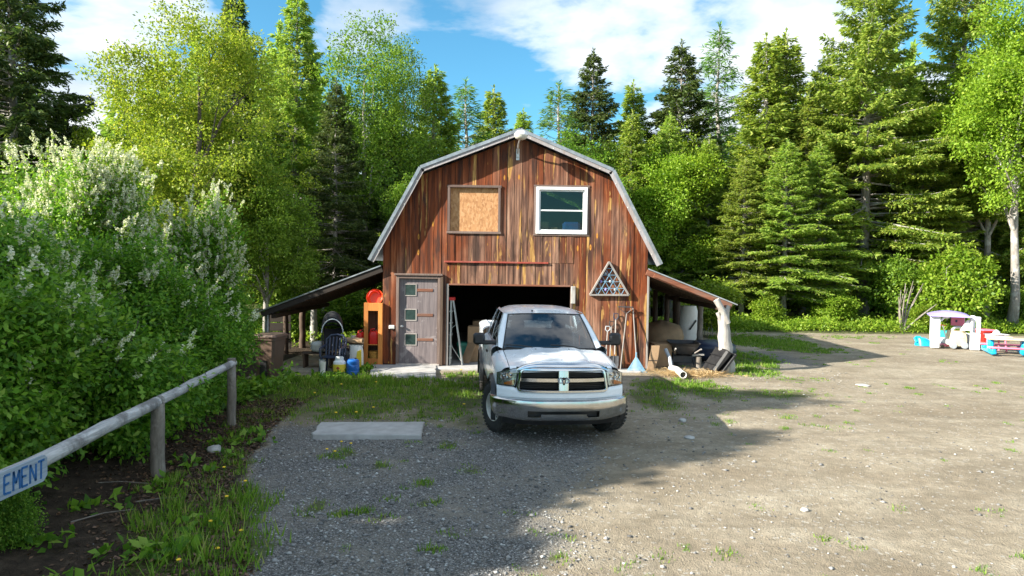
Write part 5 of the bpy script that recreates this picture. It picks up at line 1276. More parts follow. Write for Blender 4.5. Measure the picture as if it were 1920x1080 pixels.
for k in range(8): mb = MB(); z = .03 + k * .036; r = .112 + z * .12; mb.tube([(r * math.cos(2 * math.pi * q_ / 20), r * math.sin(2 * math.pi * q_ / 20), z) for q_ in range(21)], .009, 5, cap=False); mb.build('weave_band', MAT['wicker'], bk)
rb_ = thing('plastic_tub', 'red plastic tub lying on top of the orange cabinet', 'tub', (o0.x + .01, o0.y + .17, H))
mb = MB(); Mq = Matrix.Rotation(R(70), 4, 'X')
mb.lathe([(.0, .0), (.16, .0), (.2, .05), (.215, .14), (.225, .15), (.22, .16), (.205, .145), (.19, .06), (.15, .015), (0, .012)], 26, Matrix.Translation((0, .09, .10)) @ Mq @ Matrix.Scale(1.0, 4)); mb.build('tub_body', MAT['redorange'], rb_)
mb = MB(); mb.tube([(-.17, -.08, .15), (-.1, -.1, .28), (0, -.1, .32), (.1, -.1, .28), (.17, -.08, .15)], .012, 6); mb.build('tub_handle', MAT['red'], rb_)
# stroller
sp_ = at(624, 690); sl = thing('stroller', 'black baby stroller with raised hood behind the navy chair', 'stroller', (P(623, 640, 17.4).x, 17.4, -.01), R(15))
mb = MB(); mb.grid(lambda u, v: (.27 * math.cos(math.pi * (u - .0)) * (1 - .1 * v), .25 - .42 * math.sin(v * math.pi * .62), .95 + .52 * math.sin(math.pi * u) ** .7 * math.cos((v - .15) * 1.25)), 20, 12); mb.build('hood', MAT['fabric_black'], sl)
mb = MB(); mb.tube([(.262 * math.cos(math.pi * k / 14), -.185, .95 + .34 * math.sin(math.pi * k / 14)) for k in range(15)], .014, 6); mb.build('hood_rim', MAT['greyplastic'], sl)
mb = MB(); mb.grid(lambda u, v: (lerp(-.22, .22, u), lerp(-.22, .24, v), .55 + .5 * smooth((v - .4) / .6) - .05 * math.sin(u * math.pi)), 8, 10); mb.build('seat', MAT['fabric_black'], sl)
for s in (-1, 1):
    mb = MB(); mb.tube([(s * .26, -.34, .12), (s * .25, 0, .6), (s * .25, .32, 1.08)], .016, 8); mb.tube([(s * .26, .34, .14), (s * .25, 0, .62)], .016, 8); mb.build('frame_tube', MAT['blackmetal'], sl)
    for y in (-.36, .36): mb = MB(); mb.lathe([(.09, -.02), (.125, -.02), (.13, 0), (.125, .02), (.09, .02), (.02, .008), (.02, -.008), (.09, -.02)], 22, Matrix.Translation((s * .285, y, .13)) @ Matrix.Rotation(R(90), 4, 'Y'), cap=False); mb.build('wheel', MAT['rubber'], sl)
mb = MB(); mb.tube([(-.25, .32, 1.08), (0, .36, 1.1), (.25, .32, 1.08)], .018, 8); mb.build('push_handle', MAT['black'], sl)
# navy plastic chair
ch_ = thing('plastic_chair', 'navy plastic garden chair in front of the stroller', 'chair', (P(624, 680, 16.75).x, 16.75, -.01), R(-4))
mb = MB(); mb.grid(lambda u, v: (lerp(-.22, .22, u), lerp(-.22, .22, v), .42 - .02 * math.sin(u * math.pi)), 6, 6); mb.grid(lambda u, v: (lerp(-.22, .22, u), lerp(-.22, .22, v), .40 - .02 * math.sin(u * math.pi)), 6, 6, flip=True); mb.build('seat', MAT['navy'], ch_)
for k in range(5): x = -.17 + k * .085; mb = MB(); mb.tube([(x, .21, .42), (x * 1.02, .26, .65), (x * 1.05, .31, .86)], .024, 6); mb.build('back_slat', MAT['navy'], ch_)
mb = MB(); mb.tube([(-.24, .20, .42), (-.25, .27, .8), (-.15, .315, .9), (0, .32, .92), (.15, .315, .9), (.25, .27, .8), (.24, .20, .42)], .024, 8); mb.build('back_frame', MAT['navy'], ch_)
for sx in (-1, 1):
    for sy in (-1, 1): mb = MB(); mb.beam((sx * .21, sy * .2, .42), (sx * .25, sy * .25, 0), .05, .05, .01); mb.build('leg', MAT['navy'], ch_)
    mb = MB(); mb.tube([(sx * .24, -.22, .42), (sx * .26, -.2, .62), (sx * .26, .1, .65), (sx * .25, .26, .68)], .022, 6); mb.build('armrest', MAT['navy'], ch_)
# propane cylinder
pr = thing('propane_cylinder', 'white propane cylinder with a yellow printed band', 'gas cylinder', at(636.5, 702))
mb = MB(); mb.lathe([(0, .03), (.11, .035), (.148, .07), (.153, .10), (.153, .27), (.145, .32), (.11, .355), (.05, .37), (0, .372)], 26); mb.build('tank', MAT['white'], pr)
mb = MB(); mb.lathe([(.1545, .085), (.1545, .27)], 26, cap=False); mb.build('label_band', MAT['yellow'], pr)
mb = MB(); mb.add([(0, -.158, .225), (.045, -.156, .18), (0, -.158, .135), (-.045, -.156, .18)], [(0, 1, 2, 3)]); mb.build('hazard_diamond', MAT['rednarrow'], pr, ang=0)
mb = MB(); mb.lathe([(.10, 0), (.105, .045), (.10, .05), (.095, 0)], 22, cap=False); mb.build('foot_ring', MAT['white'], pr)
mb = MB(); mb.grid(lambda u, v: (.10 * math.cos(R(-220) + u * R(260)), .10 * math.sin(R(-220) + u * R(260)), .34 + v * .12 * (1 if .2 < u < .8 else .75)), 16, 2); mb.build('collar', MAT['white'], pr)
mb = MB(); mb.lathe([(.022, .37), (.022, .41), (.04, .412), (.04, .435), (0, .437)], 12); mb.build('valve', MAT['metal'], pr)
# blue drum
bd = thing('blue_drum', 'blue plastic drum next to the propane cylinder', 'drum', at(661.5, 701.5))
mb = MB(); mb.lathe([(0, 0), (.14, 0), (.155, .02), (.155, .10), (.15, .11), (.155, .12), (.155, .24), (.15, .25), (.155, .26), (.15, .34), (.12, .375), (.05, .385), (0, .385)], 26); mb.build('drum_body', MAT['blue'], bd)
mb = MB(); mb.lathe([(.03, .385), (.03, .41), (0, .412)], 12, Matrix.Translation((.06, 0, 0))); mb.build('cap', MAT['black'], bd)
# rubber boots
def boot(label, loc, rz, mat):
    t = thing('rubber_boot', label, 'boot', loc, rz, 'rubber boots'); mb = MB(); rings = []
    for (y, z, rx, ry) in ((0, .36, .075, .085), (0, .25, .07, .075), (0.0, .16, .062, .066), (-.01, .10, .06, .085), (-.04, .06, .056, .125), (-.05, .0, .055, .145)):
        rings.append([(rx * math.cos(2 * math.pi * k / 14), y + ry * math.sin(2 * math.pi * k / 14), z) for k in range(14)])
    loft(mb, rings[::-1], True, False); mb.build('boot_shaft', MAT[mat], t, ang=50)
    mb = MB(); mb.box((0, -.05, .006), (.12, .30, .02), .008); mb.build('sole', MAT['greyplastic'], t); return t
boot('pale rubber boot standing in front of the navy chair leg', at(605, 706), R(20), 'offwhite'); boot('pale rubber boot tucked behind the front one', (at(601, 702)[0], at(601, 702)[1] + .12, -.01), R(40), 'sack')
def sackm(name, label, loc, w, d, h, mat, seed, cat='sack', rz=0.):
    rg = random.Random(seed); mb = MB(); rings = []
    for j in range(9):
        t = j / 8; k = (1 - (2 * t - 1) ** 4) ** .5 * .9 + .1
        rings.append([((w / 2) * k * math.cos(2 * math.pi * i / 18) * rg.uniform(.9, 1.08), (d / 2) * k * math.sin(2 * math.pi * i / 18) * rg.uniform(.9, 1.08), h * t + rg.gauss(0, h * .015)) for i in range(18)])
    loft(mb, rings); o = mb.build(name, MAT[mat], ang=70, loc=(0, 0, 0)); o.location = loc; o.rotation_euler = (0, 0, rz); tag(o, label, cat); return o
x_, y_, _ = at(597, 690); sackm('sack', 'grey sack slumped beside the stroller wheel', (x_ - .05, 17.6, .38), .40, .32, .30, 'sack', 3)
mb = MB(); tb = thing('garden_bench', 'old dark bench holding the grey and white sacks', 'bench', (x_ - .05, 17.65, -.01))
mb.box((0, 0, .37), (.8, .38, .035), .005); mb.build('bench_top', MAT['darkwood'], tb, ang=0)
for s in (-1, 1): mb = MB(); mb.box((s * .34, 0, .18), (.05, .34, .35), .005); mb.build('leg', MAT['darkwood'], tb, ang=0)
sackm('sack', 'white sack standing behind the grey sack', (x_ + .18, 17.74, .385), .26, .24, .42, 'offwhite', 5)
gb = thing('feed_bag', 'white and yellow printed feed bag below the cabinet', 'bag', (P(668, 670, 17.2).x, 17.2, -.01), R(-6))
mb = MB(); loft(mb, [binring(.30, .16, 0), binring(.36, .20, .15), binring(.35, .18, .45), binring(.33, .08, .60), binring(.34, .03, .66)]); mb.build('bag_body', MAT['offwhite'], gb, ang=50)
mb = MB(); mb.prism([(.0, .08), (.17, .08), (.165, .55), (.06, .50)], -.112, -.098); mb.build('printed_panel', MAT['yellow'], gb, ang=0)
cr_ = thing('carpet_roll', 'brown rolled mat lying across the feed bag', 'roll', (P(664, 641, 17.25).x, 17.25, .66), R(-12))
mb = MB(); mb.lathe([(.03, -.24), (.075, -.24), (.08, 0), (.075, .24), (.03, .24)], 18, Matrix.Translation((0, 0, .08)) @ Matrix.Rotation(R(90), 4, 'Y'), cap=False); mb.build('roll_body', MAT['card'], cr_)
mb = MB(); mb.tube([(-.242, .05 * math.cos(a) * (1 - a / 22), .08 + .06 * math.sin(a) * (1 - a / 22)) for a in [k * .5 for k in range(28)]], .006, 4); mb.build('spiral_end', MAT['sack'], cr_)
bkt = thing('bucket', 'small white bucket on the crate next to the outer fuel can', 'bucket', (cxL - .32, 18.14, .62)); mb = MB(); mb.lathe([(0, 0), (.06, 0), (.075, .15), (.08, .155), (.07, .15), (.055, .01), (0, .01)], 16); mb.build('bucket_body', MAT['offwhite'], bkt); mb = MB(); mb.tube([(-.075, 0, .14), (-.05, 0, .22), (0, 0, .245), (.05, 0, .22), (.075, 0, .14)], .005, 5); mb.build('bail', MAT['metal'], bkt)
gbx = thing('garbage_bag', 'black bag of rubbish heaped next to the feed bag', 'bag', (P(650, 670, 17.3).x, 17.3, -.01)); gbx2 = sackm('bag_body', None, (0, 0, 0), .42, .4, .55, 'black', 8, None); gbx2.parent = gbx

# ------------------------------------------------------------------ inside the garage opening
def iny(px, Y): return P(px, 600, Y).x
ld = thing('step_ladder', 'grey aluminium step ladder standing just inside the opening', 'ladder', (iny(851, 18.25), 18.25, .03))
L0, L1 = iny(843.5, 18.2) - ld.location.x, iny(868, 18.2) - ld.location.x; zt_ = P(848, 562, 18.25).z - .03; tpx = iny(847.5, 18.25) - ld.location.x
for y in (-.14, .14):
    mb = MB(); mb.beam((L0 + .02, y, 0), (tpx - .02, y * .7, zt_), .03, .06, .004, up=(0, 1, 0)); mb.build('front_rail', MAT['alu'], ld, ang=0)
    mb = MB(); mb.beam((L1, y, 0), (tpx + .03, y * .7, zt_), .025, .05, .004, up=(0, 1, 0)); mb.build('rear_rail', MAT['alu'], ld, ang=0)
for k in range(5): t = (k + .6) / 5.6; mb = MB(); mb.box((lerp(L0 + .02, tpx - .02, t), 0, zt_ * t), (.09, .26, .025), .004); mb.build('tread', MAT['alu'], ld, ang=0)
mb = MB(); mb.box((tpx, 0, zt_ + .03), (.16, .30, .08), .01); mb.build('top_cap', MAT['red'], ld, ang=0)
mb = MB(); mb.beam((lerp(L0, tpx, .55), -.11, zt_ * .55), (lerp(L1, tpx, .62), -.11, zt_ * .62), .02, .01); mb.beam((L0 + .03, -.13, zt_ * .32), (L1 - .02, -.13, .10), .03, .012); mb.build('spreader', MAT['alu'], ld, ang=0)
gt = thing('storage_tub', 'green plastic tub on the garage floor behind the ladder', 'tub', (iny(873, 19.2), 19.2, .03)); mb = MB(); loft(mb, [binring(.34, .4, 0), binring(.40, .46, .40), binring(.45, .5, .41), binring(.45, .5, .45)]); mb.build('tub_body', MAT['green'], gt, ang=30); mb = MB(); loft(mb, [binring(.46, .51, .452), binring(.46, .51, .48), binring(.40, .45, .50)]); mb.build('lid', MAT['green'], gt, ang=30)
def carton(label, loc, s, rz=0., z=0.):
    t = thing('carton', label, 'box', loc, rz); mb = MB(); mb.box((0, 0, s[2] / 2), s, .006); mb.build('box_body', MAT['card'], t, ang=0)
    mb = MB(); mb.box((0, -s[1] * .25, s[2] + .004), (s[0] * .98, s[1] * .49, .006)); mb.build('flap', MAT['card'], t, ang=0); mb = MB(); mb.box((0, s[1] * .25, s[2] + .006), (s[0] * .98, s[1] * .49, .006)); mb.build('flap', MAT['card'], t, ang=0); return t
carton('cardboard box at the foot of the garage pile beside the truck', (iny(890, 19.0), 19.0, .03), (.42, .4, .44), R(8)); carton('cardboard box stacked on the one beside the truck', (iny(891, 19.05), 19.05, .495), (.36, .36, .50), R(-6)); carton('cardboard box deeper in the dark garage', (iny(905, 20.5), 20.5, .03), (.6, .5, 1.0), R(4))
bdx = thing('plywood_offcut', 'plywood offcut leaning on the cartons in the garage', 'board', (iny(882, 18.55), 18.55, .03)); mb = MB(); mb.beam((-.14, -.05, 0), (.05, .18, .52), .30, .018); mb.build('panel', MAT['card'], bdx, ang=0)
for k, (px, Y, w, h, m_) in enumerate(((1085 - 25, 21.5, .8, 1.2, 'darkwood'), (950, 23.5, 1.2, 1.4, 'darkwood'))):
    t = thing('workbench', ['dark workbench along the garage side wall', 'dark workbench across the back of the garage'][k], 'workbench', (iny(px, Y), Y, .03)); mb = MB(); mb.box((0, 0, .85), (w, .6, .06), .01); mb.build('bench_top', MAT[m_], t, ang=0)
    for sx in (-1, 1):
        for sy in (-1, 1): mb = MB(); mb.box((sx * (w / 2 - .05), sy * .25, .41), (.08, .08, .82)); mb.build('leg', MAT[m_], t, ang=0)

# ------------------------------------------------------------------ tools leaning on the barn wall
def tool(name, label, cat): return thing(name, label, cat, (0, BY, 0))
def leanpt(px, py, dy=.05): p = P(px, py, BY - dy); return p
# bow rake, head up
t = thing('garden_rake', 'bow rake leaning head up against the barn planks', 'rake', (P(1163, 690, 17.75).x, 17.75, 0)); o0 = Vector(t.location)
hd_ = P(1175, 588, BY - .10); mb = MB(); mb.tube([Vector((0, 0, 0)), (hd_ - o0) * .5 + Vector((.0, 0, 0)), hd_ - o0], .016, 8); mb.build('handle', MAT['greywood'], t)
mb = MB(); a = P(1159, 575, BY - .12) - o0; b = P(1187, 576, BY - .12) - o0; mb.beam(a, b, .025, .03); mb.tube([hd_ - o0, (hd_ - o0).lerp(a, .6) + Vector((0, 0, -.02)), a], .009, 6); mb.tube([hd_ - o0, (hd_ - o0).lerp(b, .6) + Vector((0, 0, -.02)), b], .009, 6); mb.build('rake_head', MAT['steel_dark'], t)
for k in range(12): p = a.lerp(b, (k + .5) / 12); mb = MB(); mb.tube([p, p + Vector((0, -.06, -.01))], [.006, .003], 5); mb.build('tine', MAT['steel_dark'], t)
def dspade(label, pxb, pxt, pyt, dm, blade=True):
    t = thing('spade', label, 'spade', (P(pxb, 690, 17.78).x, 17.78, 0)); o = Vector(t.location); top = P(pxt, pyt, BY - .07) - o
    mb = MB(); mb.tube([top * .28, top * .9], .017, 8); mb.build('shaft', MAT['greywood'], t)
    mb = MB(); mb.tube([top * .88, top * .93 + Vector((-.06, 0, 0)), top + Vector((-.055, 0, 0)), top + Vector((.055, 0, 0)), top * .93 + Vector((.06, 0, 0)), top * .88], .014, 8, cap=False); mb.build('grip', MAT[dm], t)
    mb = MB(); up = top.normalized(); mb.grid(lambda u, v: tuple(up * (.02 + .36 * v) + Vector((lerp(-.1, .1, u) * (.6 + .4 * smooth(v * 3)), .02 * math.cos((u - .5) * 3.1) - .02, 0))), 6, 6); mb.build('blade', MAT['steel_dark'], t); return t
dspade('spade with a blue plastic handle leaning by the bow rake', 1152, 1155, 588, 'navy'); dspade('short spade with a black handle beside the blue-handled one', 1143, 1147, 603, 'black')
dspade('spade with a dull grip standing behind the truck mirror', 1134, 1140, 612, 'greyplastic')
# leaf rake, fan down
t = thing('leaf_rake', 'leaf rake with a faded blue plastic fan standing by the corner', 'rake', (P(1195, 702, 17.62).x, 17.62, 0)); o0 = Vector(t.location)
tp = P(1187, 578, BY - .03) - o0; nk = P(1193, 668, 17.72) - o0; mb = MB(); mb.tube([nk * 1.0, tp], .015, 8); mb.build('handle', MAT['greywood'], t)
bl, br = P(1175, 698, 17.62) - o0, P(1214, 703, 17.60) - o0
for k in range(17):
    q_ = bl.lerp(br, k / 16); mb = MB(); mid = nk.lerp(q_, .6); mb.tube([nk, mid, q_ + Vector((0, .0, .02)), q_ + Vector((0, -.05, 0))], [.009, .012, .010, .006], 5); mb.build('tine', MAT['rakeblue'], t)
mb = MB(); mb.grid(lambda u, v: tuple(nk.lerp(bl.lerp(br, u), lerp(.05, .72, v)) + Vector((0, .006, 0))), 10, 4); mb.build('fan_web', MAT['rakeblue'], t); mb = MB(); mb.tube([nk + Vector((0, 0, -.05)), nk + Vector((0, 0, .10))], .022, 8); mb.build('socket', MAT['rakeblue'], t)

# ------------------------------------------------------------------ right lean-to contents
wb = thing('wheelbarrow', 'dark grey wheelbarrow under the lean-to', 'wheelbarrow', (P(1280, 690, 18.9).x, 18.9, -.01), R(-6))
mb = MB()
def traying(w, d, z, yo=0): c = .06; return [(x, y + yo, z) for x, y in ((-w / 2 + c, -d / 2), (w / 2 - c, -d / 2), (w / 2, -d / 2 + c), (w / 2, d / 2 - c), (w / 2 - c, d / 2), (-w / 2 + c, d / 2), (-w / 2, d / 2 - c), (-w / 2, -d / 2 + c))]
loft(mb, [traying(.46, .55, .36), traying(.62, .8, .50), traying(.78, 1.0, .66), traying(.82, 1.04, .668), traying(.80, 1.02, .66), traying(.60, .78, .50), traying(.44, .52, .375)], True, True); mb.build('tray', MAT['steel_dark'], wb, ang=30)
for s in (-1, 1):
    mb = MB(); mb.tube([(s * .10, .75, .22), (s * .26, -.2, .36), (s * .33, -.95, .58)], .022, 8); mb.build('handle', MAT['greywood'], wb); mb = MB(); mb.tube([(s * .27, -.1, .36), (s * .29, -.28, 0), (s * .29, -.12, 0), (s * .27, .15, .35)], .014, 6); mb.build('leg', MAT['steel_dark'], wb)
mb = MB(); mb.lathe([(.12, -.04), (.19, -.045), (.205, 0), (.19, .045), (.12, .04), (.03, .02), (.03, -.02), (.12, -.04)], 26, Matrix.Translation((0, .72, .205)) @ Matrix.Rotation(R(90), 4, 'Y'), cap=False); mb.build('wheel', MAT['rubber'], wb)
mb = MB(); mb.box((0, .05, .18), (.52, .10, .20), .01); mb.build('under_brace', MAT['steel_dark'], wb, ang=0)
bb = thing('firewood_board', 'pale split board poking out beside the wheelbarrow', 'board', (P(1309, 672, 18.6).x, 18.6, .32)); mb = MB(); mb.beam((-.16, 0, 0), (.16, 0, .03), .05, .055, .006); mb.build('board', MAT['oldlog'], bb, ang=0)
mb = MB(); st_ = thing('log_stand', 'dark log stub carrying the pale split board', 'log', (bb.location.x, 18.62, -.02)); mb.tube([(0, 0, 0), (.01, 0, .30)], [.09, .085], 12); mb.build('log', MAT['logdark'], st_)
def pipe(label, pts, r, mat, name='pipe'):
    o0 = Vector(pts[0]); t = thing(name, label, 'pipe', (o0.x, o0.y, o0.z)); mb = MB(); mb.tube([Vector(p) - o0 for p in pts], r, 16, cap=False); mb.tube([Vector(p) - o0 for p in pts], r * .86, 16, cap=False); d = (Vector(pts[-1]) - Vector(pts[-2])).normalized(); mb.build('pipe_wall', mat, t)
    mb = MB(); Mz = Matrix.Translation(Vector(pts[-1]) - o0) @ d.to_track_quat('Z', 'Y').to_matrix().to_4x4(); mb.lathe([(r * .85, .001), (r * 1.04, .001), (r * 1.04, -.05), (r, -.05)], 16, Mz, cap=False); mb.build('pipe_rim', mat, t)
    mb = MB(); mb.lathe([(0, -.09), (r * .85, -.09)], 16, Mz, cap=False); mb.build('pipe_dark_inside', MAT['black'], t)  # black disc stands for the shade inside the open pipe
p0, p1 = G(1266, 693, .10), G(1281, 703, .09); pipe('short white pipe lying on straw with its open end forward', [(p0.x - .05, p0.y + .25, .095), (p0.x + .05, p0.y, .095), (p1.x, p1.y, .09)], .085, MAT['offwhite'], 'drain_pipe')
a_ = P(1248, 655, 18.3); b_ = P(1256, 672, 18.1); c_ = P(1259, 690, 17.9); d_ = P(1259, 698, 17.7); pipe('grey bent hose hanging behind the white pipe', [a_, b_, c_, d_], .05, MAT['greyplastic'], 'flexible_hose')
cx0, cx1 = P(1217, 680, 18.0).x + .03, P(1233, 680, 18.0).x
t = thing('cardboard_tube', 'tall brown cardboard wedge standing by the barn corner', 'cardboard', ((cx0 + cx1) / 2, 18.05, -.01)); mb = MB(); hh = P(1226, 647, 18.05).z
loft(mb, [[(x - .07, y, 0) for x, y in ((-.12, -.10), (.09, -.10), (.09, .10), (-.12, .10))], [(x, y, hh * .55) for x, y in ((-.12, -.10), (.10, -.10), (.10, .10), (-.12, .10))], [(x + .03, y + .02, hh) for x, y in ((-.10, -.09), (.11, -.09), (.11, .09), (-.10, .09))]]); mb.build('sheet', MAT['card'], t, ang=20); mb = MB(); mb.box((-.03, -.102, hh * .40), (.23, .006, .02)); mb.build('tape_strap', MAT['black'], t, ang=0)
# tipped black bin
t = thing('storage_bin', 'black plastic bin tipped against the bleached post', 'bin', (P(1333, 702, 17.75).x, 17.75, -.01), R(10)); Mt = Matrix.Translation((-.05, 0, .06)) @ Matrix.Rotation(R(38), 4, 'Y')
def tr(r_): return [tuple(Mt @ Vector(p)) for p in r_]
mb = MB(); loft(mb, [tr(binring(.12, .62, .0)), tr(binring(.14, .66, .02)), tr(binring(.20, .70, .62)), tr(binring(.24, .74, .64))]); mb.build('bin_body', MAT['black'], t, ang=30)
mb = MB(); loft(mb, [tr([(x + .16, y, z) for x, y, z in binring(.05, .74, -.03)]), tr([(x + .16, y, z) for x, y, z in binring(.05, .76, .70)])]); mb.build('lid', MAT['black'], t, ang=30)
for z in (.15, .42): mb = MB(); mb.box(Mt @ Vector((-.105, 0, z)), (.02, .60, .03), .004, Mt.to_3x3()); mb.build('rib', MAT['blackmetal'], t, ang=0)
# wrapped bundle, tarps, pallet
t = thing('wrapped_bundle', 'white plastic wrapped bundle leaning on the inner post', 'bundle', (P(1281, 650, 21.6).x, 21.6, -.01)); mb = MB(); rings = []; rg = random.Random(9)
for j in range(10):
    f = j / 9; w = .16 + .16 * math.sin(f * 2.6); xo = .10 * math.sin(f * 3.0) + .12 * f; rings.append([(xo + w * math.cos(2 * math.pi * k / 16) * rg.uniform(.95, 1.05), .18 * math.sin(2 * math.pi * k / 16), f * 1.52) for k in range(16)])
loft(mb, rings); mb.build('wrap', MAT['offwhite'], t, ang=60); mb = MB(); mb.beam((.14, -.20, .78), (.34, -.20, 1.08), .05, .02, up=(0, 1, 0)); mb.build('dark_strap', MAT['black'], t, ang=0)
sackm('tarp_heap', 'brown tarp heaped over boxes deep under the lean-to', (P(1240, 660, 20.3).x, 20.3, -.02), 1.3, 1.6, 1.15, 'card', 12, 'tarp'); sackm('tarp_heap', 'dark navy tarp heaped behind the wheelbarrow', (P(1330, 660, 20.0).x + .05, 20.1, -.02), 1.5, 1.2, .62, 'navy', 13, 'tarp')
for k in range(1): carton('brown box behind the cardboard wedge under the lean-to', (P(1237, 690, 18.9).x, 18.9, -.01), (.5, .5, .62), R(6))
def straw_patch(name, label, px, py, rx, ry, n, seed):
    rng = np.random.default_rng(seed); c = G(px, py); pos = np.stack([c.x + rng.normal(size=n) * rx, c.y + rng.normal(size=n) * ry, .012 + np.abs(rng.normal(size=n)) * .035], -1); dr = rng.normal(size=(n, 3)) * np.array([1, 1, .18]); nr = np.array([0, 0, 1.]) + rng.normal(size=(n, 3)) * .4
    v, f = leaf_arrays(pos, dr, nr, rng.uniform(.08, .24, n), .008); tag(link(name, mesh_np(name, v, f, MAT['straw'])), label, 'straw', kind='stuff')
straw_patch('straw', 'loose straw spread on the ground at the mouth of the lean-to', 1290, 702, .5, .24, 3600, 4)

# ------------------------------------------------------------------ play corner
ph = thing('playhouse', 'white plastic playhouse with lilac roof and pink shutter', 'playhouse', (P(1791, 650, 24).x, 24.0, -.01), R(-28)); PK = .88
def lx(px, Y=24.): return (P(px, 620, Y).x - ph.location.x) * PK
Z = lambda py, Y=24., px=1790: P(px, py, Y).z
x0, x1, x2, x3 = lx(1746), lx(1764), lx(1812), lx(1836); Hh = Z(592)
mb = MB(); mb.box(((x0 + x1) / 2, 0, Hh / 2), (x1 - x0, .16, Hh), .03); mb.build('corner_pillar', MAT['white'], ph, ang=40)
rw = MB(); wy0, wy1 = Z(620), Z(601)
for (a, b, c, d) in ((lx(1818), 0, x3, wy0 - .04), (lx(1818), wy1, x3, Hh), (lx(1818), wy0 - .04, lx(1822.5), wy1), (lx(1828.5), wy0 - .04, x3, wy1)): rw.box(((a + c) / 2, .02, (b + d) / 2), (c - a, .14, d - b), .02)
rw.build('window_wall', MAT['white'], ph, ang=40)
mb = MB(); mb.prism([(lx(1800), Z(619)), (lx(1819), Z(618)), (lx(1819), Z(597)), (lx(1812), Z(600))], .10, .16); mb.build('slanted_panel', MAT['white'], ph, ang=0)
mb = MB(); mb.grid(lambda u, v: (lerp(x0 - .06, lx(1817), u), lerp(-.25, 1.15, v), Hh + .015 + .15 * math.sin(u * math.pi) ** .6 * math.sin(v * math.pi) ** .5), 16, 12); mb.grid(lambda u, v: (lerp(x0 - .06, lx(1817), u), lerp(-.25, 1.15, v), Hh - .03), 8, 4, flip=True)
for (a, b) in ((0, 0), (0, 1)): mb.grid(lambda u, v: (lerp(x0 - .06, lx(1817), u), -.25 if b == 0 else 1.15, Hh - .03 + .045 * v), 8, 1)
mb.build('roof', MAT['purple'], ph, ang=50)
sh_ = MB(); sh_.box(((lx(1787) + lx(1812)) / 2, .85, (Z(613) + Z(594)) / 2), (lx(1812) - lx(1787), .05, Z(594) - Z(613)), .015); sh_ = sh_.build('shutter', MAT['pink'], ph, ang=0); mb = MB(); mb.box((lx(1797), .822, Z(604)), (.06, .01, .09)); mb.build('shutter_slot', MAT['navy'], sh_, ang=0)
mb = MB(); mb.box(((lx(1763) + lx(1792)) / 2, .95, .37), (lx(1792) - lx(1763), .06, .40), .02); mb.build('back_half_wall', MAT['teal'], ph, ang=0)
mb = MB(); mb.box(((lx(1763) + lx(1785)) / 2, .90, .16), (.7, .05, .32), .02); mb.build('lower_wall', MAT['greyplastic'], ph, ang=0)
mb = MB(); mb.prism([(lx(1789), 0), (lx(1826), 0), (lx(1826), .50), (lx(1806), .60), (lx(1790), .55)], .55, .62); mb.build('counter_panel', MAT['greyplastic'], ph, ang=0)
mb = MB(); mb.box((x0 + .12, .95, Hh / 2), (.16, .16, Hh - .02), .03); mb.build('corner_pillar', MAT['white'], ph, ang=40); mb = MB(); mb.box((x3 - .14, .95, Hh / 2), (.16, .16, Hh - .02), .03); mb.build('corner_pillar', MAT['white'], ph, ang=40)
mb = MB(); mb.tube([(lx(1765) - .0, .02, Z(602)), (lx(1770), .02, Z(596)), (lx(1780), .02, Hh - .05)], .035, 8); mb.build('arch_brace', MAT['white'], ph)
# toys
t = thing('toy_push_mower', 'pink toy push mower with a white handle before the playhouse', 'toy', at(1771, 651)); 
mb = MB(); mb.box((0, 0, .09), (.34, .24, .09), .03); mb.build('deck', MAT['pink'], t, ang=40)
for sx in (-.15, .15):
    for sy in (-.12, .12): mb = MB(); mb.lathe([(0, -.02), (.055, -.02), (.055, .02), (0, .02)], 14, Matrix.Translation((sx, sy, .065)) @ Matrix.Rotation(R(90), 4, 'X')); mb.build('wheel', MAT['brownbin'], t)
mb = MB(); mb.tube([(.06, .0, .12), (.07, .06, .40), (.03, .2, .78)], .02, 8); mb.build('handle', MAT['white'], t); mb = MB(); mb.tube([(-.08, .2, .80), (.14, .2, .78)], .022, 8); mb.build('grip', MAT['redorange'], t)
t = thing('toy_truck', 'cream toy ride-on truck with a grey roof before the playhouse', 'toy', at(1791, 652))
mb = MB(); loft(mb, [[(-.20, -.28, .10), (.22, -.28, .10), (.22, .30, .10), (-.20, .30, .10)], [(-.20, -.28, .34), (.22, -.28, .34), (.22, .30, .34), (-.20, .30, .34)], [(-.12, -.22, .62), (.20, -.22, .62), (.20, .28, .62), (-.12, .28, .62)]]); mb.build('cab', MAT['cream'], t, ang=20)
mb = MB(); mb.box((-.28, 0, .22), (.18, .42, .20), .05); mb.build('nose', MAT['offwhite'], t, ang=40); mb = MB(); mb.box((.03, -.262, .46), (.17, .01, .17), .004, Matrix.Rotation(R(-12), 3, 'X')); mb.build('window', MAT['greyplastic'], t, ang=0)
mb = MB(); mb.tube([(-.14, 0, .63), (-.04, 0, .74), (.14, 0, .75), (.24, 0, .63)], .05, 8); mb.build('roof', MAT['greyplastic'], t)
for sx in (-.24, .16):
    for sy in (-.26, .28): mb = MB(); mb.lathe([(0, -.04), (.11, -.04), (.12, 0), (.11, .04), (0, .04)], 18, Matrix.Translation((sx, sy, .12)) @ Matrix.Rotation(R(90), 4, 'X')); mb.build('wheel', MAT['greyplastic'], t)
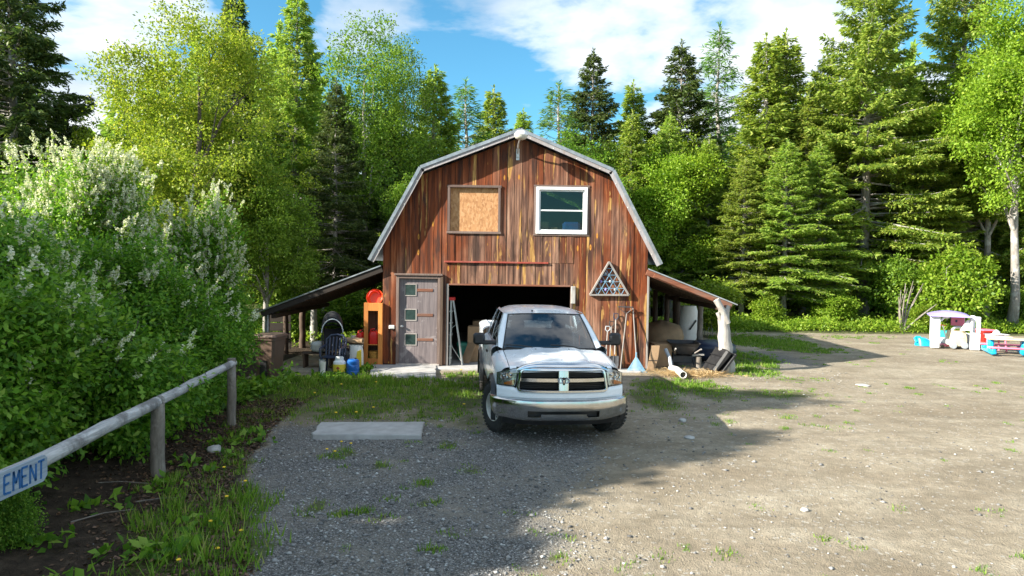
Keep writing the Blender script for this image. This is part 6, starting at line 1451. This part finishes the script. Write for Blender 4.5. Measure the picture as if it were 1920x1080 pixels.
def pail(label, px, py, r, h, mat, mop=False):
    t = thing('toy_pail', label, 'pail', at(px, py)); mb = MB(); mb.lathe([(0, 0), (r * .8, 0), (r, h), (r * 1.06, h), (r * .95, h - .01), (r * .75, .01), (0, .01)], 18); mb.build('pail_body', MAT[mat], t)
    mb = MB(); mb.tube([(-r, 0, h), (-r * .6, -.06, h * .8), (0, -r * 1.05, h * .7), (r * .6, -.06, h * .8), (r, 0, h)], .008, 5); mb.build('bail', MAT['white'], t); return t
pl = pail('white toy pail before the playhouse with a pole beside it', 1808.5, 650.5, .085, .26, 'white'); pail('lilac toy pail next to the white pail', 1816, 650, .075, .20, 'purple')
t = thing('toy_broom', 'thin pale pole standing in the white toy pail', 'broom', (pl.location.x, pl.location.y, .01)); mb = MB(); mb.tube([(0, 0, .02), (.01, .05, .6), (.02, .09, 1.18)], .014, 6); mb.build('pole', MAT['offwhite'], t); mb = MB(); mb.box((0, 0, .05), (.08, .05, .10), .01); mb.build('broom_head', MAT['white'], t)
t = thing('sand_toy', 'turquoise blue plastic turtle-shell scoop lying on the dirt', 'toy', at(1731, 647)); mb = MB(); rings = []
for j in range(7):
    f = j / 6; rings.append([(.40 * (1 - f * .75) * math.cos(2 * math.pi * k / 20) * (1.15 if math.cos(2 * math.pi * k / 20) > 0 else .72) - .16 * f, .28 * (1 - f * .7) * math.sin(2 * math.pi * k / 20), .30 * math.sin(f * math.pi / 2)) for k in range(20)])
loft(mb, rings); mb.build('shell', MAT['skyblue'], t, ang=60); mb = MB(); mb.tube([(-.30, -.1, .12), (-.32, 0, .26), (-.24, .05, .30), (-.1, .02, .30)], .04, 8); mb.build('rim_handle', MAT['skyblue'], t)
# kids picnic table
t = thing('picnic_table', 'childrens picnic table with pink benches and blue legs', 'table', (P(1888, 650, 22.6).x, 22.6, -.01), R(-24))
mb = MB(); mb.box((0, 0, .52), (1.15, .62, .05), .02); mb.build('table_top', MAT['cream'], t, ang=40)
for s in (-1, 1):
    mb = MB(); mb.box((0, s * .62, .27), (1.30, .24, .05), .02); mb.build('bench', MAT['pink'], t, ang=40)
    sp2 = MB(); sp2.box((s * .46, 0, .26), (.16, .30, .50), .04); sp2.build('leg_column', MAT['blue'] if False else MAT['skyblue'], t, ang=40)
    mb = MB(); mb.box((s * .50, 0, .10), (.18, 1.46, .12), .04); mb.build('foot_beam', MAT['skyblue'], t, ang=40)
    for s2 in (-1, 1): mb = MB(); mb.box((s * .50, s2 * .62, .16), (.17, .20, .20), .05); mb.build('bench_foot', MAT['skyblue'], t, ang=40)
mb = MB(); mb.box((-.1, .02, .57), (.5, .3, .05), .02); mb.build('moulded_tray', MAT['cream'], t, ang=40)
t = thing('toy_bin', 'red plastic toy bin between the playhouse and picnic table', 'bin', at(1846, 640)); mb = MB(); loft(mb, [binring(.42, .4, 0), binring(.50, .48, .40), binring(.55, .53, .41), binring(.55, .53, .45)]); mb.build('bin_body', MAT['red'], t, ang=30); mb = MB(); loft(mb, [binring(.56, .54, .452), binring(.50, .48, .49)]); mb.build('lid', MAT['pink'], t, ang=30)
t = thing('water_table', 'white plastic water table standing behind the picnic table', 'toy', (P(1868, 632, 23.6).x, 23.6, -.01)); mb = MB(); loft(mb, [binring(.5, .4, .42), binring(.62, .5, .58), binring(.66, .54, .585), binring(.58, .46, .57), binring(.46, .36, .46)]); mb.build('basin', MAT['white'], t, ang=30)
for sx in (-1, 1):
    for sy in (-1, 1): mb = MB(); mb.tube([(sx * .2, sy * .15, .44), (sx * .24, sy * .19, 0)], .03, 8); mb.build('leg', MAT['pink'], t)
mb = MB(); mb.lathe([(.12, 0), (.10, .10), (.03, .16), (0, .17)], 14, Matrix.Translation((0, 0, .57))); mb.build('fountain', MAT['white'], t)

# ------------------------------------------------------------------ rocks
def rock(label, px, py, r, seed, flat=.6):
    g = G(px, py); bm = bmesh.new(); bmesh.ops.create_icosphere(bm, subdivisions=3, radius=r)
    for v in bm.verts: n_ = mnoise.noise(v.co * (1.6 / r) + Vector((seed, 0, seed))) ; v.co *= 1 + .28 * n_; v.co.z *= flat
    me = bpy.data.meshes.new('rock'); bm.to_mesh(me); bm.free(); me.materials.append(MAT['stone'])
    me.polygons.foreach_set('use_smooth', [True] * len(me.polygons)); o = link('rock', me, None, (g.x, g.y, r * flat * .35 + gz(g.x, g.y))); tag(o, label, 'rock')
rock('pale round rock between the fence posts beside grass', 402, 846, .10, 1, .7); rock('flat pale stone on the shaded dirt beside the truck', 1293, 820, .09, 3, .3); rock('flat pale stone far out on the sunny dirt', 1618, 721, .16, 4, .16); rock('small dark stone under the truck bumper corner', 1279, 787, .07, 5, .6); rock('small stone alone in the middle of the sunny dirt', 1509, 955, .045, 6, .6)

# ------------------------------------------------------------------ flowering shrubs
def shrub_kind(seed, h, cw, ncl, nleaf, nblo, L=.082, W=.042, mat='shrubleaf', z0=.25, shoots=110, name='flowering_shrub', lowb=.45):
    rng = np.random.default_rng(seed); lobes = [((0, 0, h * .42), (cw * .36, cw * .36, h * .40))]
    for k in range(9):
        a = 2 * math.pi * k / 9 + rng.uniform(-.3, .3); zf = rng.uniform(.16, .74); rr = cw * .5 * (1.05 - abs(zf - .35)) * rng.uniform(.45, .72); r = cw * rng.uniform(.14, .22); lobes.append(((math.cos(a) * rr, math.sin(a) * rr, h * zf), (r, r, r * 1.15)))
    for k in range(4):
        a = rng.uniform(0, 6.28); lobes.append(((math.cos(a) * cw * .17, math.sin(a) * cw * .17, h * rng.uniform(.74, .86)), (cw * .13, cw * .13, h * .13)))
    tm, cr, cen = broadleaf(seed, h, cw, z0, ncl, nleaf, L, W, .26, mat, 'barkdark', lobes, .010, flat=.75, stems=6, shell=.55)
    # upright shoots with leaves, and white flower spikes at their ends
    hi = cen[cen[:, 2] > h * lowb]; Vs, Fs, nb = [], [], 0; bp_, bd_ = [], []
    pick = hi[rng.choice(len(hi), shoots)]
    for c in pick:
        out = np.array([c[0], c[1], 0]) / (cw * .5); d = unit((out * .55 + np.array([0, 0, 1.]) + rng.normal(size=3) * .22)[None])[0]; Ls = rng.uniform(.28, .75); n = int(Ls * 46); t = rng.uniform(0, 1, n)
        p = c + d * (Ls * t)[:, None]; dr = rnd_dir(rng, n) + d * .8; v, f = leaf_arrays(p, dr, d + rng.normal(size=(n, 3)) * .5, L * rng.uniform(.6, 1.1, n), W * rng.uniform(.7, 1.1, n)); Vs.append(v); Fs.append(f + nb); nb += len(v)
        tm.tube([c - d * .1, c + d * Ls], [.006, .003], 3, cap=False); bp_.append(c + d * Ls * .92); bd_.append(d)
        for q in range(3): bp_.append(c + d * Ls * rng.uniform(.35, .9) + rng.normal(size=3) * .05); bd_.append(unit((d + rng.normal(size=3) * .6)[None])[0])
    for c in hi[rng.choice(len(hi), nblo)]:
        o = np.array([c[0], c[1], (c[2] - h * .4) * .6]); o = o / max(.1, np.linalg.norm(o)); bp_.append(c + o * .2 + rng.normal(size=3) * .15); bd_.append(unit((o + np.array([0, 0, .7]) + rng.normal(size=3) * .4)[None])[0])
    shoot = mesh_np('shoots', np.concatenate(Vs), np.concatenate(Fs), MAT['young_sunlit'])
    bp_, bd_ = np.array(bp_), np.array(bd_); m_ = 30; n = len(bp_) * m_; t = np.tile(np.linspace(0, 1, m_), len(bp_)); pos = np.repeat(bp_, m_, 0) + np.repeat(bd_, m_, 0) * (t * .14)[:, None] + rnd_dir(rng, n) * (.020 * (1.1 - t * .6))[:, None]
    v, f = leaf_arrays(pos, rnd_dir(rng, n), rnd_dir(rng, n), .034, .031, .5); blo = mesh_np('blossom', v, f, MAT['blossom'])
    k = Kind(name, tm, cr, 'barkdark', h); k.shoot = shoot; k.blo = blo; return k
SK = [shrub_kind(41, 4.8, 4.0, 900, 66, 240, lowb=.62, shoots=260), shrub_kind(42, 3.4, 3.2, 760, 66, 70, shoots=40, lowb=.5), shrub_kind(43, 2.4, 2.8, 620, 66, 26, L=.088, W=.046, shoots=14, lowb=.4), shrub_kind(44, 4.0, 2.3, 420, 66, 150, lowb=.5, shoots=130)]
def shrub(k, x, y, h, label, wide=1., rz=0., nob=False):
    t = plant(SK[k], x, y, h, label, 'shrub', 'flowering shrubs along the log fence', rz, wide); t['group'] = 'flowering shrubs along the log fence'
    link('leafy_shoots', SK[k].shoot, t)
    if not nob: link('blossom', SK[k].blo, t)
shrub(0, -8.0, 12.6, 4.75, 'tallest flowering shrub, its crown white with sunlit blossom', .9, .4)
shrub(0, -9.6, 11.0, 3.5, 'flowering shrub cut by the photo edge below the dark spruces', 1.0, 2.2)
shrub(3, -6.2, 13.6, 4.0, 'flowering shrub nearest the lean-to with sunlit pale shoots', .9, 1.1)
shrub(1, -6.35, 11.4, 3.15, 'shaded shrub with bluish blossom in the middle of the clump', 1.05, 3.0)
shrub(1, -7.2, 9.2, 3.3, 'dense green shrub behind the rail joint', 1.05, 5.0)
shrub(2, -5.75, 9.6, 2.5, 'leafy shrub drooping over the log rail near the joint', 1.0, .8)
shrub(2, -6.0, 12.0, 2.3, 'low leafy shrub behind the end post', .72, 2.8)
shrub(2, -6.1, 7.5, 2.5, 'leafy shrub with white blossom behind the lettered board', 1.0, 4.0)
shrub(2, -7.6, 7.0, 3.0, 'green shrub cut by the photo edge above the lettered board', 1.0, 5.3)
shrub(1, -10.8, 16.0, 4.9, 'shrub standing behind the tallest flowering shrub', 1.1, .2)
shrub(1, -8.2, 16.4, 3.4, 'lower shrub between the clump and the dark lean-to', .9, 1.2)
shrub(2, -4.75, 6.2, .85, 'knee-high leafy sapling under the lettered board', .75, 1.9, True)
# bushes along the wood edge
BK = {}
tm, cr, _ = broadleaf(51, 3.0, 2.6, .3, 260, 48, .14, .09, .34, 'weeds', 'barkgrey', nl=7, stems=5, tr=.012, shell=.4); BK['b'] = Kind('hazel_bush', tm, cr, 'barkgrey', 3.0)
for (px, Y, h, w, lb, m_) in ((1790, 31.5, 3.9, .95, 'bright green bush directly behind the playhouse', 'weeds'), (1680, 33.5, 3.4, 1.0, 'green bush in the dark gap beside the largest trunk', 'leafgreen'), (1568, 32.0, 1.7, 1.3, 'bright low bush before the slim grey trunk', 'weeds'), (1440, 32, 1.4, 1.4, 'low bush at the bend of the grass verge', 'weeds'), (1900, 33.6, 2.0, 1.1, 'low green bush behind the picnic table trunk', 'leafgreen'), (1330, 27, 2.3, 1.2, 'bright bush seen through the lean-to posts', 'weeds'), (1735, 31, 1.2, 1.4, 'small bush left of the playhouse', 'weeds'), (660, 25, 1.8, 1.5, 'green bush seen past the log posts of the lean-to', 'leafgreen'), (560, 24.5, 1.6, 1.5, 'green bush seen under the dark lean-to roof', 'leafgreen')):
    plant(BK['b'], P(px, 600, Y).x, Y, h, lb, 'bush', 'bushes along the wood edge', rz=px, wide=w, mat=m_)
# bare multi-stemmed shrub
t = thing('bare_shrub', 'leafless shrub with several pale stems left of the playhouse', 'shrub', (P(1690, 612, 30.2).x, 30.2, -.02)); rg = random.Random(3)
for (dx, dz) in ((-.15, 1.9), (.1, 2.2), (.45, 2.3), (.9, 2.2), (1.5, 1.3), (-.3, 1.6)):
    mb = MB(); mb.tube([(rg.gauss(0, .06), 0, 0), (dx * .4, rg.gauss(0, .08), dz * .45), (dx, rg.gauss(0, .15), dz)], [.045, .035, .012], 7); mb.tube([(dx * .5, 0, dz * .55), (dx * .8 + .2, .1, dz * .9)], [.02, .006], 5); mb.build('stem', MAT['logdark'], t)

# ------------------------------------------------------------------ grass, weeds, litter, stones
def gzv(X, Y): return np.array([gz(x, y) for x, y in zip(X, Y)])
def blades(name, label, spec, mat, seed, bl=(9, 18), wid=.009, spread=.05, kindcat='grass'):
    rng = np.random.default_rng(seed); PX, PY, PH = [], [], []
    for (cx_, cy_, ex, ey, dn, ht) in spec:
        n = int(math.pi * ex * ey * dn * 1.15) + 3; a = rng.uniform(0, 2 * np.pi, n); r = rng.uniform(0, 1, n) ** .62; x = cx_ + ex * 1.15 * r * np.cos(a); y = cy_ + ey * 1.15 * r * np.sin(a)
        k = rng.uniform(.5, 1.25, n) * (1.15 - .5 * r); ok = ~((np.abs(x - .08) < 3.45) & (y > 17.85)); x, y, k = x[ok], y[ok], k[ok]
        m_ = rng.integers(bl[0], bl[1], len(x)); PX.append(np.repeat(x, m_)); PY.append(np.repeat(y, m_)); PH.append(np.repeat(k * ht, m_))
    X, Y, H_ = map(np.concatenate, (PX, PY, PH)); n = len(X); z = gzv(X, Y); a = rng.uniform(0, 2 * np.pi, n); ln = rng.uniform(.1, .75, n); H_ = H_ * rng.uniform(.5, 1.15, n)
    X = X + rng.normal(size=n) * spread; Y = Y + rng.normal(size=n) * spread; w = wid * rng.uniform(.6, 1.3, n) * np.where(Y > 15, 1.6, 1.); b = rng.uniform(0, np.pi, n)
    V_ = np.empty((n, 3, 3)); wx_, wy_ = np.cos(b) * w, np.sin(b) * w
    V_[:, 0] = np.stack([X - wx_, Y - wy_, z - .01], -1); V_[:, 1] = np.stack([X + wx_, Y + wy_, z - .01], -1); V_[:, 2] = np.stack([X + np.cos(a) * ln * H_, Y + np.sin(a) * ln * H_, z + H_], -1)
    tag(link(name, mesh_np(name, V_.reshape(-1, 3), np.arange(n * 3).reshape(n, 3), MAT[mat])), label, kindcat, kind='stuff'); return n
NB = blades('grass', 'grass growing in patches over the yard and along the verge', GW, 'grass', 1)
rng = np.random.default_rng(8); sc_ = []
for k in range(420):
    x = rng.uniform(-2.5, 14); y = rng.uniform(5.2, 26)
    if vnoise(x, y, .35, 4.) > -.05 and not (abs(x - .5) < 1.6 and 9.5 < y < 16.5): sc_.append((x, y, rng.uniform(.03, .12), rng.uniform(.03, .12), 120, rng.uniform(.025, .06)))
blades('sparse_grass', 'sparse grass sprigs scattered over the dirt', sc_, 'grass', 3, (6, 12), .006, .03)
def weeds(name, label, seed, areas, mat='weeds'):
    rng = np.random.default_rng(seed); Ps, Hs = [], []
    for (x0, y0, x1, y1, n, h) in areas:
        X = rng.uniform(x0, x1, n); Y = y0 + (y1 - y0) * (X - x0) / max(.01, x1 - x0) + rng.normal(size=n) * .7; hh = h * rng.uniform(.4, 1.2, n) * np.array([.75 + .6 * vnoise(x, y, .6, 1.) for x, y in zip(X, Y)]); m_ = 16
        Xr, Yr, hr = np.repeat(X, m_), np.repeat(Y, m_), np.repeat(hh, m_); t = rng.uniform(.1, 1, n * m_); Ps.append(np.stack([Xr + rng.normal(size=n * m_) * .10, Yr + rng.normal(size=n * m_) * .10, t * hr], -1))
    P_ = np.concatenate(Ps); n = len(P_); v, f = leaf_arrays(P_, rnd_dir(rng, n) + np.array([0, 0, .25]), np.array([0, -.3, 1.]) + rng.normal(size=(n, 3)) * .6, rng.uniform(.08, .17, n), rng.uniform(.05, .09, n)); tag(link(name, mesh_np(name, v, f, MAT[mat])), label, 'undergrowth', kind='stuff')
weeds('undergrowth', 'bright weeds along the edge of the wood', 2, [(9, 31, 27, 31.5, 1500, .65), (4.2, 28.5, 10, 31.5, 700, .6), (9.5, 33, 30, 33.5, 700, .8), (-12, 27, -3.6, 27, 700, .6), (-9, 24.5, -4, 24, 300, .45)])
weeds('shaded_undergrowth', 'leafy weeds under the shrubs and along the fence', 6, [(-6.2, 7, -5, 14.5, 160, .45), (-4.7, 7.2, -3.0, 6.0, 16, .10), (-4.4, 9.8, -3.7, 9.0, 10, .10), (-4.6, 16.6, -3.6, 17.2, 30, .15)], 'shrubleaf')
# dead leaves along the fence
rng = np.random.default_rng(4); n = 9000; Y = rng.uniform(5.2, 13.5, n); X = np.array([gravel_left(y) for y in Y]) - .05 - np.abs(rng.normal(size=n)) * .75; z = gzv(X, Y) + rng.uniform(.004, .03, n)
v, f = leaf_arrays(np.stack([X, Y, z], -1), rng.normal(size=(n, 3)) * np.array([1, 1, .25]), np.array([0, 0, 1.]) + rng.normal(size=(n, 3)) * .45, rng.uniform(.03, .065, n), rng.uniform(.02, .045, n)); tag(link('leaf_litter', mesh_np('leaf_litter', v, f, MAT['litter'])), 'dead leaves on the soil below the log fence', 'leaf litter', kind='stuff')
# twigs
rg = random.Random(11)
for k, (px, py, L_) in enumerate(((225, 915, .9), (300, 940, .5), (195, 970, .6))):
    g = G(px, py); a = rg.uniform(-.5, .9); zz_ = gz(g.x, g.y); mb = MB(); mb.tube([(g.x - L_ / 2 * math.cos(a), g.y - L_ / 2 * math.sin(a), zz_ + .03), (g.x, g.y, zz_ + .05), (g.x + L_ / 2 * math.cos(a), g.y + L_ / 2 * math.sin(a), gz(g.x + L_ / 2 * math.cos(a), g.y) + .03)], [.008, .006, .003], 6)
    tag(mb.build('twig', MAT['logdark'], loc=(g.x, g.y, 0)), ['long grey twig lying under the rail in dead leaves', 'grey twig by the joint post foot', 'thin grey twig near the knee-high sapling'][k], 'twig')
# gravel stones
rng = np.random.default_rng(12); N = 30000; Y = 4.6 + (12.5 - 4.6) * rng.uniform(0, 1, N) ** 1.35; X = rng.uniform(-4, 3.2, N); keep = np.array([rng.uniform() < gravel(x, y) + .03 for x, y in zip(X, Y)]); X, Y = X[keep], Y[keep]
X2 = rng.uniform(.5, 9, 2600); Y2 = 4.6 + 14 * rng.uniform(0, 1, 2600) ** 1.2; X = np.concatenate([X, X2]); Y = np.concatenate([Y, Y2]); n = len(X)
r = np.exp(rng.normal(size=n) * .42) * .0115; r = np.clip(r, .005, .04)
octv = np.array([(1, 0, 0), (0, 1, 0), (-1, 0, 0), (0, -1, 0), (0, 0, .75), (0, 0, -.6)]); octf = np.array([(0, 1, 4), (1, 2, 4), (2, 3, 4), (3, 0, 4), (1, 0, 5), (2, 1, 5), (3, 2, 5), (0, 3, 5)])
a = rng.uniform(0, 6.28, n); ca_, sa_ = np.cos(a), np.sin(a); jit = rng.uniform(.7, 1.3, (n, 6, 1)); vv = octv[None] * jit * r[:, None, None] * np.stack([rng.uniform(.8, 1.4, n), rng.uniform(.7, 1.1, n), rng.uniform(.5, .95, n)], -1)[:, None]
vx = vv[..., 0] * ca_[:, None] - vv[..., 1] * sa_[:, None] + X[:, None]; vy = vv[..., 0] * sa_[:, None] + vv[..., 1] * ca_[:, None] + Y[:, None]; vz = vv[..., 2] + (gzv(X, Y) + r * .22)[:, None]
tag(link('gravel', mesh_np('gravel', np.stack([vx, vy, vz], -1).reshape(-1, 3), (octf[None] + (np.arange(n) * 6)[:, None, None]).reshape(-1, 3), MAT['gravel'])), 'loose grey gravel stones on the shaded drive', 'gravel', kind='stuff')
# dandelions
dv = MB(); rg = random.Random(5)
spots = [(613, 855), (628, 860), (658, 845), (640, 842), (460, 918), (420, 893), (452, 1008), (408, 1047), (425, 950), (630, 783), (668, 783), (700, 770), (865, 700), (705, 722), (640, 728), (590, 745), (870, 765), (395, 990), (335, 1066)]
me_d = None
for k, (px, py) in enumerate(spots):
    g = G(px, py)
    if me_d is None:
        mb = MB(); mb.lathe([(.004, -.12), (.003, 0)], 5, cap=False, mi=0); mb.lathe([(.006, -.006), (.019, .0), (.021, .006), (.012, .012), (0, .014)], 12, mi=1); o = mb.build('dandelion', [MAT['grass'], MAT['dandelion']]); me_d = o.data
    else: o = link('dandelion', me_d)
    o.location = (g.x, g.y, gz(g.x, g.y) + rg.uniform(.08, .13)); s_ = 1.0 if g.y < 10 else 1.25; o.scale = (s_,) * 3; tag(o, 'yellow dandelion in the grass ' + ('tuft before the concrete slab' if 560 < px < 700 and 835 < py < 870 else 'by the log fence' if px < 500 else 'behind the concrete slab' if py > 765 and px < 720 else 'beside the truck' if px > 800 else 'before the doorstep'), 'flower', 'dandelions in the yard')
